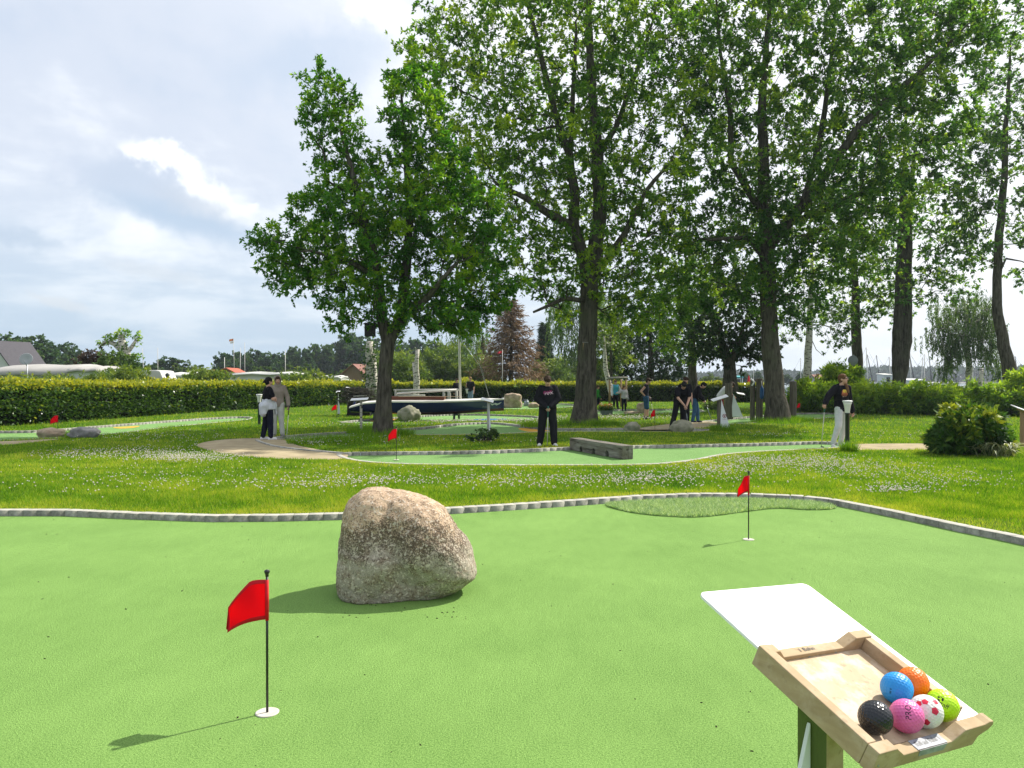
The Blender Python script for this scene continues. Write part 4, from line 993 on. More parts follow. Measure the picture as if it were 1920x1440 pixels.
# round sign on a pole
def round_sign():
    D = 44.0; x = Q(1600, 0, D).x; t = thing('sign_post', V((x, D, LAWN)), 'sign post with a round sign and two square plates beside a trunk', 'sign')
    mb = MB(); mb.tube([V((x, D, LAWN)), V((x, D, Q(0, 665, D).z))], .035, 10); mb.build('pole', M['grey_metal'], t)
    z = Q(0, 676, D).z; mb = MB(); mb.lathe([(.0001, 0), (.28, 0), (.29, .008), (.28, .016), (.0001, .016)], V((x - .05, D - .05, z)), 26, axis=(0, -1, 0)); mb.build('round_plate', mk('plate_back', (.24, .26, .28), (.2, .22, .24), 5, .5, .4), t)
    for py in (687, 694.5):
        z = Q(0, py, D).z; mb = MB(); mb.box(V((x - .08, D - .05, z)), (.36, .015, .22)); mb.build('square_plate', mk('plate_dark', (.05, .055, .055), (.035, .04, .04), 5, .6, .3), t, bevel=.004)
round_sign()
# ------------------------------------------------------------------ people
def remesh(mb, voxel, it=4, fac=.5):
    o = mb.build('tmp', [], None); 
    m = o.modifiers.new('r', 'REMESH'); m.mode = 'VOXEL'; m.voxel_size = voxel
    s = o.modifiers.new('s', 'SMOOTH'); s.iterations = it; s.factor = fac
    dg = bpy.context.evaluated_depsgraph_get(); dg.update(); me = bpy.data.meshes.new_from_object(o.evaluated_get(dg))
    old = o.data; bpy.data.objects.remove(o); bpy.data.meshes.remove(old); return me
def finish(me, name, mats, parent, fn=None, fold=0, fscale=9, seed=0):
    """me is in world coordinates; moves it to the parent's origin, paints prints by vertex position"""
    me.materials.clear()
    for mm in mats: me.materials.append(mm)
    if fold:
        me.calc_loop_triangles() if False else None
        co = [v.co.copy() for v in me.vertices]; no = [v.normal.copy() for v in me.vertices]; off = V((seed, seed * 2.3, 0))
        for v, c, n in zip(me.vertices, co, no):
            q = V((c.x, c.y, c.z * .55)); k = mnoise.fractal(q * fscale + off, .8, 2, 3); r = 1 - abs(mnoise.noise(q * fscale * .8 + off * 2)) * 2
            v.co = c + n * (k * fold + r * fold * .5)
    if fn:
        for p in me.polygons: p.material_index = fn(p.center, p.normal)
    me.polygons.foreach_set('use_smooth', np.ones(len(me.polygons), bool))
    me.transform(Matrix.Translation(-ORG[parent.name])); me.name = name
    return link(name, me, parent, ORG[parent.name])
def person(base, h, yaw, label, J=None, hyaw=0, hpitch=0, hroll=0, top=None, sleeves='long', bottom=None, legs='long', shoes=None, hair=None, hairkind='short',
           hands=None, prints=None, vox=.010, skin='skin', hood=None, extra=None, toe=(0, 0), build=1.0, topfit=1.0, legfit=1.0, glasses=False, toplen=0.0):
    base = V(base); t = thing('person', base, label, 'person', 'people playing on the course')
    J0 = dict(pel=(0, .0, .535), waist=(0, .005, .62), chest=(0, .0, .735), neck=(0, .004, .842), head=(0, -.012, .922),
              shl=(.092, .005, .796), shr=(-.092, .005, .796), ell=(.128, .015, .632), elr=(-.128, .015, .632), wrl=(.145, -.03, .485), wrr=(-.145, -.03, .485),
              hipl=(.048, 0, .52), hipr=(-.048, 0, .52), knl=(.055, -.012, .285), knr=(-.055, -.012, .285), anl=(.06, .012, .05), anr=(-.06, .012, .05))
    J0.update(J or {})
    RZ = Matrix.Rotation(rad(yaw), 3, 'Z')
    W = {k: base + RZ @ (V(v) * h) for k, v in J0.items()}
    side = (W['shl'] - W['shr']); side.z = 0; side.normalize(); hs = (W['hipl'] - W['hipr']); hs.z = 0; hs.normalize()
    B = build
    def torso(mb, f, up=True, low=-.0, ext=0):
        a = W['pel'] + (W['pel'] - W['waist']) * .6; pts = [a, W['pel'], W['waist'], W['chest'], W['chest'].lerp(W['neck'], .55), W['chest'].lerp(W['neck'], .92)]
        rs = [(.070 * B, .058 * B), (.093 * B, .068 * B), (.080 * B, .058 * B), (.098 * B, .066 * B), (.086 * B, .050 * B), (.036, .034)]
        if not up: pts, rs = pts[:3], rs[:3]
        mb.tube(pts, [((q[0] + f) * h, (q[1] + f) * h) for q in rs], 20, side=side)
    def limb(mb, names, rs, f, seg=None):
        pts = [W[n] for n in names]
        for i in range(len(pts) - 1): mb.capsule(pts[i], (rs[i] + f) * h, pts[i + 1], (rs[i + 1] + f) * h, 14)
    AR = (.034 * B, .025 * B, .0165); LR = (.056 * B, .036 * B, .023)
    # body: one surface
    mb = MB(); torso(mb, -.006)
    mb.capsule(W['neck'] + (W['chest'] - W['neck']) * .2, .033 * h, W['head'], .030 * h, 12)
    for s in 'lr':
        mb.capsule(W['chest'].lerp(W['neck'], .55), .036 * h, W['sh' + s], .031 * h * B, 12)
        limb(mb, ('sh' + s, 'el' + s, 'wr' + s), AR, 0); limb(mb, ('hip' + s, 'kn' + s, 'an' + s), LR, 0)
    HR = RZ @ Matrix.Rotation(rad(hyaw), 3, 'Z') @ Matrix.Rotation(rad(hpitch), 3, 'X') @ Matrix.Rotation(rad(hroll), 3, 'Y'); hc = W['head']
    hd = lambda x, y, z: hc + HR @ (V((x, y, z)) * h)
    mb.ell(hd(0, .004, .012), [.044 * h, .054 * h, .058 * h], HR); mb.ell(hd(0, -.014, -.022), [.034 * h, .038 * h, .042 * h], HR)
    mb.ell(hd(0, -.034, -.045), [.016 * h, .016 * h, .014 * h], HR); mb.capsule(hd(0, -.048, .008), .006 * h, hd(0, -.0585, -.012), .0085 * h, 8)
    for s in (-1, 1): mb.ell(hd(s * .045, .006, -.004), [.006 * h, .012 * h, .018 * h], HR); mb.ell(hd(s * .018, -.045, .012), [.012 * h, .008 * h, .006 * h], HR)
    feet = []
    # palms are part of the body, fingers follow
    hands = hands or {}
    fing = MB()
    for s in 'lr':
        w = W['wr' + s]; e = W['el' + s]; hdv = hands.get(s, {}); d = (RZ @ V(hdv['dir'])).normalized() if 'dir' in hdv else (w - e).normalized()
        pn = (RZ @ V(hdv.get('palm', (-1 if s == 'l' else 1, 0, 0)))).normalized(); pn = (pn - d * pn.dot(d)).normalized(); ac = d.cross(pn); curl = hdv.get('curl', .35)
        if s == 'l': ac = -ac
        pc = w + d * .026 * h
        rot = Matrix((ac, pn, d)).transposed(); mb.ell(pc, [.022 * h, .011 * h, .030 * h], rot, 12, 8)
        for k, (o, L, r) in enumerate(((-.0165, .040, .0052), (-.0055, .045, .0054), (.0055, .042, .0052), (.016, .033, .0045))):
            p = w + d * .046 * h + ac * o * h; ang = curl * .5; pr = [p - d * .012 * h]
            for q in range(3):
                dd = d * math.cos(ang) + pn * math.sin(ang); p2 = p + dd * (L * h * (.45, .32, .26)[q]); fing.capsule(p, r * h, p2, r * h * .9, 8, 0, 2); p = p2; ang += curl * 1.1 + k * .04
        tb = w + d * .016 * h - ac * .018 * h; td = (d * .6 - ac * .75 + pn * .45).normalized(); t2 = tb + td * .022 * h; td2 = (d * .85 - ac * .1 + pn * .5).normalized()
        fing.capsule(tb, .0075 * h, t2, .0062 * h, 8, 0, 2); fing.capsule(t2, .0062 * h, t2 + td2 * .020 * h, .005 * h, 8, 0, 2)
    me = remesh(mb, max(vox * .8, .007), 3)
    # fingers are welded on as further geometry of the same mesh
    bm = bmesh.new(); bm.from_mesh(me); fm = bpy.data.meshes.new('f'); fm.from_pydata([tuple(p) for p in fing.v], [], fing.f); bm.from_mesh(fm); bm.to_mesh(me); bm.free(); bpy.data.meshes.remove(fm)
    HI = HR.transposed()
    def face(c, n):
        q = HI @ (c - hc) / h
        if q.y > -.02 or q.length > .09: return 0
        if abs(abs(q.x) - .018) < .0085 and abs(q.z - .008) < .0045: return 2
        if abs(q.x) < .015 and abs(q.z + .033) < .0045 and q.y < -.03: return 1
        if abs(abs(q.x) - .018) < .011 and abs(q.z - .021) < .003: return 3
        return 0
    hm = hair or M['hair_brown']
    finish(me, 'body', [M[skin], M['lip'], M['eye'], hm], t, face)
    # top
    if top:
        mb = MB(); fit = .010 * topfit; torso(mb, fit)
        if toplen:
            dwn = (W['pel'] - W['waist']).normalized(); mb.tube([W['waist'], W['pel'], W['pel'] + dwn * toplen * h], [((.088 * B + fit) * h, (.064 * B + fit) * h), ((.098 * B + fit) * h, (.072 * B + fit) * h), ((.100 * B + fit) * h, (.074 * B + fit) * h)], 20, side=side)
        for s in 'lr':
            mb.capsule(W['chest'].lerp(W['neck'], .55), .040 * h, W['sh' + s], (.031 * B + fit) * h, 12)
            if sleeves == 'long': limb(mb, ('sh' + s, 'el' + s, 'wr' + s), (AR[0], AR[1] + .002, AR[2] + .002), fit * 1.05)
            elif sleeves == 'short':
                e = W['sh' + s].lerp(W['el' + s], .62); mb.capsule(W['sh' + s], (AR[0] + fit) * h, e, (AR[1] + fit * 1.5) * h, 14)
        if hood == 'down':
            mb.ell(W['neck'] + RZ @ V((0, .035 * h, -.012 * h)), [.062 * h, .04 * h, .035 * h]); 
        if hood == 'up':
            pass
        me = remesh(mb, vox, 4); finish(me, 'top', [top] + [p for p in (prints[0] if prints else [])], t, (lambda c, n: prints[1](RZ.transposed() @ (c - base) / h, RZ.transposed() @ n)) if prints else None, fold=.0035 * h, seed=h * 7 + base.x)
    if bottom:
        mb = MB(); f = .0055 * legfit; torso(mb, .004, up=False)
        for s in 'lr':
            if legs == 'long': limb(mb, ('hip' + s, 'kn' + s, 'an' + s), (LR[0] - .004, LR[1] + .002, LR[2] + .004 * legfit), f)
            else:
                e = W['hip' + s].lerp(W['kn' + s], 1.02); mb.capsule(W['hip' + s], (LR[0] + f) * h, e, (LR[1] + .016) * h, 14)
            mb.capsule(W['pel'], .06 * h, W['hip' + s], (LR[0] + f) * h, 12)
        me = remesh(mb, vox, 4); finish(me, 'trousers' if legs == 'long' else 'shorts', [bottom], t, fold=.004 * h, fscale=8, seed=h * 3)
    # shoes
    for i, s in enumerate('lr'):
        a = W['an' + s]; ty = toe[i] if isinstance(toe, (list, tuple)) else toe; d = RZ @ Matrix.Rotation(rad(ty), 3, 'Z') @ V((0, -1, 0)); z0 = base.z if a.z - base.z < .11 * h else a.z - .05 * h
        g = V((a.x, a.y, z0)); mb = MB()
        mb.capsule(g - d * .018 * h + V((0, 0, .024 * h)), .024 * h, g + d * .075 * h + V((0, 0, .018 * h)), .021 * h, 14); mb.capsule(g - d * .016 * h + V((0, 0, .022 * h)), .025 * h, a + V((0, 0, .012 * h)), .026 * h, 12)
        mb.box(g + d * .028 * h + V((0, 0, .009 * h)), (.045 * h, .135 * h, .018 * h), Matrix.Rotation(math.atan2(d.y, d.x) - math.pi / 2, 3, 'Z'))
        me = remesh(mb, min(vox, .008), 2)
        for v in me.vertices: v.co.z = max(v.co.z, z0 + .002)
        finish(me, 'shoe', [shoes], t)
    # hair
    if hairkind:
        mb = MB(); mb.ell(hd(0, .008, .024), [.051 * h, .059 * h, .053 * h], HR); mb.ell(hd(0, .026, -.014), [.043 * h, .038 * h, .042 * h], HR)
        mb.ell(hd(0, .022, .004), [.046 * h, .046 * h, .050 * h], HR)
        if hairkind in ('short', 'fringe'): mb.ell(hd(0, -.032, .046), [.038 * h, .027 * h, .021 * h], HR)
        if hairkind == 'fringe': mb.ell(hd(.008, -.043, .036), [.036 * h, .020 * h, .020 * h], HR)
        if hairkind == 'bun': mb.ell(hd(0, .066, .006), [.026 * h, .022 * h, .024 * h], HR); mb.ell(hd(.004, .084, -.008), [.014 * h, .014 * h, .016 * h], HR)
        if hairkind == 'ponytail':
            for k in range(4): mb.capsule(hd(.0, .055 + .012 * k, .018 - .022 * k), .014 * h, hd(0, .06 + .012 * k, -.008 - .024 * k), .012 * h, 8)
        if hairkind == 'long':
            fr = W['chest'] + RZ @ V((.045 * h, -.075 * h, .0))
            for k in range(5): mb.capsule(hd(.035, -.012 + .012 * k, -.012), .014 * h, W['neck'] + RZ @ V(((.030 + .006 * k) * h, -.045 * h, 0)), .014 * h, 8); mb.capsule(W['neck'] + RZ @ V(((.030 + .006 * k) * h, -.045 * h, 0)), .014 * h, fr + RZ @ V(((k - 2) * .008 * h, 0, (k % 2) * .02 * h)), .007 * h, 8)
        me = remesh(mb, min(vox, .009), 2); finish(me, 'hair', [hm], t, fold=.003 * h, fscale=26)
    if hood == 'up':
        mb = MB(); mb.ell(hd(0, .014, .010), [.060 * h, .066 * h, .072 * h], HR, 20, 14); mb.capsule(hd(0, .01, -.03), .05 * h, W['neck'] + V((0, 0, -.02 * h)), .062 * h, 16)
        me = remesh(mb, vox, 2)
        bm = bmesh.new(); bm.from_mesh(me)      # open the front round the face
        rm = [f for f in bm.faces if (lambda q: (q.y < -.022 and (q.x / .047) ** 2 + ((q.z + .002) / .066) ** 2 < 1))(HI @ (f.calc_center_median() - hc) / h)]
        bmesh.ops.delete(bm, geom=rm, context='FACES'); bm.to_mesh(me); bm.free()
        o = finish(me, 'hood', [top], t, fold=.002 * h); sm = o.modifiers.new('thick', 'SOLIDIFY'); sm.thickness = .012
    if glasses:
        mb = MB()
        for s in (-1, 1):
            n = 12; ring = [hd(s * .019 + .0135 * math.cos(k * 2 * math.pi / n), -.060, .008 + .009 * math.sin(k * 2 * math.pi / n)) for k in range(n + 1)]; mb.tube(ring, .0022 * h, 6, caps=False); mb.tube([hd(s * .033, -.058, .011), hd(s * .048, .004, .008)], .002 * h, 6)
        mb.tube([hd(-.006, -.061, .010), hd(.006, -.061, .010)], .002 * h, 6); mb.build('glasses', M['black'], t)
    if extra: extra(t, W, RZ, h, base)
    return t, W, RZ
def club(a, b, label, grip='grip_black', shaft='grey_metal', d=(0, -1, 0), head=.10, gl=.26):
    """putter from grip end a to the sole b"""
    a = V(a); b = V(b); t = thing('golf_putter', b, label, 'putter', 'putters held by the players'); u = (b - a).normalized()
    mb = MB(); mb.tube([a, a + u * gl], [.015, .011], 10); mb.build('grip', M[grip], t)
    mb = MB(); mb.tube([a + u * gl, b - u * .012], [.010, .009], 8); mb.build('shaft', M[shaft], t)
    d = V(d).normalized(); mb = MB(); rot = Matrix.Rotation(math.atan2(d.y, d.x), 3, 'Z'); mb.box(b + d * head * .4 + V((0, 0, .004)), (head, .028, .026), rot, taper=.8); mb.build('head', M['dark_metal'], t, bevel=.004)
M['hair_brown'] = mk('brown_hair', (.030, .018, .011), (.055, .033, .019), 60, .7, .1); M['hair_black'] = mk('black_hair', (.010, .009, .009), (.016, .014, .013), 60, .7, .1)
M['hair_light'] = mk('light_brown_hair', (.14, .072, .032), (.085, .042, .018), 60, .7, .12); M['hair_blond'] = mk('fair_hair', (.28, .18, .09), (.18, .11, .055), 60, .7, .12)
def cloth(n, c, k=.8): return mk(n, c, tuple(q * k for q in c), 9, .9, .1, .25, 220)
BLK = cloth('black_cotton', (.012, .012, .016)); BLK2 = cloth('black_jersey', (.016, .016, .020)); GRY = cloth('grey_marl', (.62, .63, .64)); NAVY = cloth('navy_trousers', (.012, .014, .028))
CREAM = cloth('cream_trousers', (.55, .54, .50)); BEIGE = cloth('beige_hoodie', (.30, .25, .205)); WHT = cloth('white_cotton', (.72, .72, .72)); JEAN = cloth('blue_denim', (.05, .125, .22), .6); SHOE_W = plain('white_trainers', (.72, .71, .70), .5); SHOE_B = plain('black_trainers', (.02, .02, .022), .5)
M['grip_black'] = M['black']; M['grip_green'] = plain('green_grip', (.02, .16, .12), .6); M['shaft_pale'] = plain('pale_shaft', (.60, .57, .50), .4)
# 1 man with printed sweatshirt, both hands on the club in front of him, head bowed
FONT = {'F': '1111110000100001111010000100001000', 'U': '1000110001100011000110001100010111', 'K': '100011001010100110001010010010', 'I': '0010000100001000010000100001000010'}
F7 = {'F': ['11111', '10000', '10000', '11110', '10000', '10000', '10000'], 'U': ['10001', '10001', '10001', '10001', '10001', '10001', '01110'], 'K': ['10001', '10010', '10100', '11000', '10100', '10010', '10001']}
def sweat_print(q, n):
    if n.y > -.2: return 0
    def hit(x0, z0, cell, x, z):
        z = z - (x - x0) * .17; i = int((x - x0) // cell); j = int((z0 - z) // cell)
        if 0 <= j < 7 and i >= 0:
            li, ci = divmod(i, 6)
            if li < 4 and ci < 5: return F7['FUKK'[li]][j][ci] == '1'
        return False
    if hit(-.043, .742, .0049, q.x, q.z): return 1
    if hit(-.058, .757, .0049, q.x, q.z): return 2
    return 0
pm = [plain('print_pink', (.92, .66, .78), .7), plain('print_magenta', (.62, .05, .24), .7)]
b1 = P(1027, 836, LAWN); h1 = 1.67
person(b1, h1, 0, 'man in black sweatshirt with pink lettering, head bowed, holding a putter before him', dict(
    neck=(0, -.012, .842), head=(-.004, -.045, .905), elr=(-.145, -.015, .655), ell=(.145, -.015, .655), wrr=(-.035, -.115, .545), wrl=(.035, -.115, .55), hipl=(.052, 0, .52), hipr=(-.052, 0, .52), knl=(.078, -.01, .29), knr=(-.082, -.01, .29), anl=(.088, .01, .05), anr=(-.108, .01, .05)),
    hpitch=33, top=BLK, bottom=BLK2, shoes=SHOE_W, hair=M['hair_brown'], hairkind='fringe', hands={'r': dict(dir=(.45, -.25, -.85), palm=(.8, .5, .3), curl=.75), 'l': dict(dir=(-.45, -.25, -.85), palm=(-.8, .5, .3), curl=.75)},
    prints=(pm, sweat_print), vox=.0085, toe=(18, -12), topfit=1.7, legfit=2.4, toplen=.02, build=1.1)
club(b1 + V((.0, -.235, .93)), P(1026, 840, .012), 'putter with teal grip held by the man in the printed sweatshirt', 'grip_green', 'shaft_pale')
# 2 woman leaning on her club, hoodie with a sunset print
def palm_print(q, n):
    if n.y > -.1:
        return 0
    x, z = q.x + .004, q.z
    dx, dz = x, z - .742
    if dx * dx + dz * dz < .040 ** 2 and dz > -.012:
        if abs(dx - .006) < .0035 and dz < .016: return 0
        if abs(abs(dx - .006) * .55 + dz - .022) < .0035 and abs(dx - .006) < .026 and False: return 0
        return 1 if (abs(dx) < .026 and dz > -.004) else 2
    for z0, hw in ((.725, .048), (.716, .049), (.707, .046), (.698, .040)):
        if abs(z - z0) < .0032 and abs(x) < hw: return 2
    if abs(z - .684) < .0035 and abs(x) < .028 and int(x * 260) % 3: return 3
    return 0
pp = [plain('print_yellow', (.66, .46, .05), .7), plain('print_orange', (.42, .13, .06), .7), plain('print_sand', (.42, .30, .22), .7)]
b2 = P(1578, 838, LAWN - .02); h2 = 1.71
person(b2, h2, 12, 'woman in black hoodie with sunset print and grey joggers, leaning on a putter', dict(
    elr=(-.205, -.02, .705), wrr=(-.300, -.085, .60), ell=(.150, .045, .635), wrl=(.165, .0, .485), head=(.012, -.016, .920),
    knr=(-.085, -.055, .29), anr=(-.135, -.01, .06), hipr=(-.045, -.01, .52), knl=(.065, .03, .285), anl=(.055, .10, .05), pel=(.012, 0, .535), hipl=(.055, 0, .52)),
    hyaw=38, hpitch=-6, top=BLK, bottom=GRY, shoes=SHOE_W, hair=M['hair_light'], hairkind='long', prints=(pp, palm_print), vox=.0085, hood='down', topfit=1.6, legfit=.95, toplen=.015,
    hands={'r': dict(dir=(-.5, -.3, -.75), palm=(.3, .2, -.9), curl=.7), 'l': dict(dir=(.1, -.2, -1), palm=(-.9, -.3, 0), curl=.5)}, toe=(35, -25), glasses=True)
a2 = b2 + Matrix.Rotation(rad(12), 3, 'Z') @ (V((-.315, -.10, .585)) * h2)
club(a2 + V((0, 0, .05)), P(1540, 838, .02), 'putter with green grip on which the woman in the black hoodie leans', 'grip_green', 'shaft_pale', d=(.3, -1, 0))
# 3 woman from behind with a pale jacket tied round her waist, arms folded
def jacket(t, W, RZ, h, base):
    mb = MB(); dn = V((0, 0, -1)); w = W['waist']; p = W['pel']
    mb.tube([w + V((0, 0, .02 * h)), p, p - V((0, 0, .05 * h))], [(.105 * h, .085 * h), (.125 * h, .105 * h), (.128 * h, .11 * h)], 20, side=RZ @ V((1, 0, 0)))
    for x, z in ((-.02, -.13), (.05, -.12), (-.08, -.10)):
        mb.capsule(p + RZ @ V((x * h, .07 * h, 0)), .07 * h, p + RZ @ V((x * 1.2 * h, .085 * h, z * h)), .045 * h, 12)
    mb.capsule(p + RZ @ V((.02 * h, -.10 * h, .05 * h)), .028 * h, p + RZ @ V((.02 * h, -.12 * h, -.12 * h)), .018 * h, 10)
    me = remesh(mb, .010, 3); finish(me, 'tied_jacket', [cloth('pale_jacket', (.60, .62, .66))], t, fold=.010 * h, fscale=10)
b3 = P(503, 824, LAWN); h3 = 1.62
person(b3, h3, 118, 'woman in black top with pale jacket tied round her waist and folded arms', dict(
    elr=(-.135, -.05, .645), ell=(.135, -.05, .645), wrr=(.03, -.115, .66), wrl=(-.03, -.105, .645), knr=(-.06, -.02, .285), anr=(-.075, -.02, .05), knl=(.06, .03, .285), anl=(.07, .07, .05)),
    hyaw=10, top=BLK, sleeves='short', bottom=NAVY, shoes=SHOE_W, hair=M['hair_black'], hairkind='bun', vox=.009, topfit=1.4, legfit=1.3, build=1.12,
    hands={'r': dict(dir=(1, -.1, .1), palm=(0, .9, 0), curl=.3), 'l': dict(dir=(-1, -.1, -.1), palm=(0, .9, 0), curl=.3)}, extra=jacket)
# 4 woman with her hood up
b4 = P(521, 818, LAWN); h4 = 1.66
person(b4, h4, 8, 'woman with her beige hood up and pale trousers, standing behind the other woman', dict(
    ell=(.15, .01, .645), wrl=(.175, -.05, .505), elr=(-.14, -.02, .64), wrr=(-.07, -.11, .60), knl=(.055, -.02, .285), anl=(.075, -.02, .05), anr=(-.06, .02, .05)),
    hyaw=8, hpitch=4, top=BEIGE, bottom=CREAM, shoes=plain('chequered_shoes', (.22, .21, .20), .6), hair=M['hair_brown'], hairkind='back', hood='up', vox=.009, topfit=1.0, legfit=1.3,
    hands={'l': dict(dir=(.1, -.3, -.9), palm=(-.9, -.2, 0), curl=.7)}, toe=(25, -10))
w4 = b4 + Matrix.Rotation(rad(8), 3, 'Z') @ (V((.19, -.075, .47)) * h4)
club(w4 + V((0, 0, .06)), P(537, 822, .02), 'putter held by the woman with her hood up', 'grip_black', 'shaft_pale')
# 5 man in white T shirt bending behind the timber pile
b5 = P(1352, 783, LAWN); 
person(b5, 1.66, 75, 'man in white T shirt bending over behind the timber pile', dict(waist=(0, -.03, .615), chest=(0, -.11, .70), neck=(0, -.19, .765), head=(0, -.255, .80), shl=(.10, -.165, .745), shr=(-.10, -.165, .745), ell=(.11, -.215, .60), elr=(-.11, -.215, .60), wrl=(.06, -.30, .52), wrr=(-.06, -.30, .52), pel=(0, .02, .535)),
       hpitch=45, top=WHT, sleeves='short', bottom=cloth('dark_red_shorts', (.24, .02, .04)), legs='short', shoes=SHOE_B, hair=M['hair_brown'], vox=.014, topfit=1.5)
# 6 boy in black bending over his putt
b6 = P(1274, 806, LAWN); h6 = 1.66; bend = dict(waist=(0, -.03, .61), chest=(-.005, -.10, .70), neck=(-.005, -.16, .775), head=(-.015, -.215, .825), shl=(.10, -.13, .755), shr=(-.11, -.13, .745), ell=(.12, -.16, .59), elr=(-.12, -.19, .59), wrl=(.025, -.24, .45), wrr=(-.02, -.25, .455), knl=(.075, -.02, .285), knr=(-.10, -.01, .285), anl=(.085, .01, .05), anr=(-.15, .02, .05))
person(b6, h6, 14, 'boy in black T shirt bending over a putt behind a low mossy rock', bend, hpitch=50, hyaw=-12, top=BLK, sleeves='short', bottom=BLK2, shoes=SHOE_B, hair=M['hair_black'], vox=.011, topfit=1.7, legfit=2.0, toplen=.03,
       hands={'r': dict(dir=(.2, -.3, -.9), palm=(.8, .3, .2), curl=.8), 'l': dict(dir=(-.2, -.3, -.9), palm=(-.8, .3, .2), curl=.8)})
c6 = b6 + Matrix.Rotation(rad(14), 3, 'Z') @ (V((0, -.265, .46)) * h6)
club(c6, P(1289, 808, .03) + V((0, -.1, 0)), 'putter in the hands of the boy bending in black', 'grip_black', 'grey_metal')
# 7 boy behind him
person(P(1284, 796, LAWN), 1.66, -10, 'boy with black T shirt standing behind the bending boy', dict(head=(.02, -.03, .915)), hyaw=35, hpitch=15, top=BLK2, sleeves='short', bottom=BLK, shoes=SHOE_W, hair=M['hair_brown'], hairkind='fringe', vox=.013, topfit=1.5)
# 8 boy in black hoodie and jeans stooping to the right
b8 = P(1302, 792, LAWN); h8 = 1.60
person(b8, h8, 70, 'boy in black hoodie and blue jeans stooping towards the right', dict(waist=(0, -.02, .615), chest=(0, -.075, .715), neck=(0, -.13, .80), head=(0, -.20, .835), shl=(.10, -.10, .775), shr=(-.10, -.10, .775), ell=(.12, -.11, .61), elr=(-.12, -.11, .61), wrl=(.05, -.20, .51), wrr=(-.04, -.20, .51), anl=(.06, -.07, .05), knl=(.055, -.06, .285), anr=(-.06, .03, .05)),
       hpitch=38, top=BLK, bottom=JEAN, shoes=SHOE_B, hair=M['hair_black'], hairkind='fringe', vox=.012, topfit=1.7, legfit=1.6, hands={'r': dict(dir=(.1, -.5, -.8), curl=.8), 'l': dict(dir=(-.1, -.5, -.8), curl=.8)})
c8 = b8 + Matrix.Rotation(rad(70), 3, 'Z') @ (V((0, -.23, .50)) * h8)
club(c8, c8 + V((.22, -.05, -.69)), 'putter of the stooping boy in blue jeans', 'grip_black', 'grey_metal')
# 9 boy in tank top and blue shorts
b9 = P(1211, 786, LAWN)
person(b9, 1.63, 80, 'boy in dark sleeveless top and long blue shorts with one hand on his back', dict(neck=(0, -.02, .842), head=(0, -.06, .912), elr=(-.135, .115, .665), wrr=(-.10, .035, .575), ell=(.125, .01, .635), wrl=(.105, -.07, .53), knl=(.05, -.03, .285), anl=(.05, -.04, .05), anr=(-.05, .03, .05)),
       hpitch=22, top=cloth('dark_tank_top', (.022, .024, .035)), sleeves='none', bottom=cloth('blue_shorts', (.035, .10, .18), .6), legs='short', shoes=SHOE_B, hair=M['hair_brown'], vox=.012, legfit=2.2, topfit=1.1)
w9 = b9 + V((.16, -.1, .86)); club(w9, b9 + V((.30, -.12, .02)), 'putter beside the boy in long blue shorts', 'grip_black', 'shaft_pale')
# 10-12 child, woman and girl by the timber frame
GRN = cloth('green_jacket', (.03, .20, .03)); 
person(P(1121, 770, LAWN), 1.27, 85, 'child in green jacket walking right, beside the trunk', dict(wrl=(.14, -.10, .50), wrr=(-.13, .05, .49), knl=(.05, -.06, .285), anl=(.05, -.06, .05), knr=(-.05, .02, .28), anr=(-.05, .11, .06)), top=GRN, bottom=NAVY, shoes=SHOE_B, hair=M['hair_brown'], hairkind='fringe', vox=.014, topfit=1.4)
person(P(1154, 767, LAWN), 1.53, 20, 'woman in turquoise and white jacket with dark trousers by the timber frame', dict(ell=(.16, -.02, .66), wrl=(.19, -.08, .60), anl=(.075, -.03, .05)), top=cloth('turquoise_jacket', (.07, .36, .48)), bottom=BLK, shoes=SHOE_B, hair=M['hair_light'], hairkind='short', vox=.014, topfit=1.8,
       prints=([WHT], lambda q, n: 1 if abs(q.x) > .105 else 0))
person(P(1170, 771, LAWN), 1.25, 15, 'girl in pale grey jumper and dark trousers reaching towards the woman in turquoise', dict(elr=(-.19, -.01, .73), wrr=(-.29, -.02, .72)), hyaw=40, top=cloth('pale_grey_jumper', (.46, .44, .45)), bottom=NAVY, shoes=SHOE_B, hair=M['hair_light'], hairkind='ponytail', vox=.014, topfit=2.0, toplen=.02)
# 13-15 far people
x13 = Q(882, 0, 46).x; person(V((x13, 46, LAWN)), 1.72, -25, 'fair haired man in black T shirt and pale jeans beyond the boat', dict(elr=(-.15, -.03, .65), wrr=(-.10, -.12, .72)), top=BLK, sleeves='short', bottom=cloth('pale_jeans', (.22, .30, .40)), shoes=SHOE_B, hair=M['hair_blond'], vox=.015, topfit=1.5)
x14 = Q(856, 0, 47).x; person(V((x14, 47, LAWN)), 1.62, 40, 'person in dark clothes half hidden by the mast of the boat', {}, top=BLK2, bottom=NAVY, shoes=SHOE_B, hair=M['hair_brown'], vox=.015, topfit=1.4)
x15 = Q(1533, 0, 52).x; person(V((x15, 52, LAWN)), 1.95, 20, 'person in pale clothes standing beyond the shrubs behind the leaning woman', dict(ell=(.16, 0, .66), wrl=(.05, -.1, .7)), top=cloth('pale_pink_top', (.62, .55, .53)), bottom=WHT, shoes=SHOE_B, hair=M['hair_blond'], vox=.016, topfit=1.5)
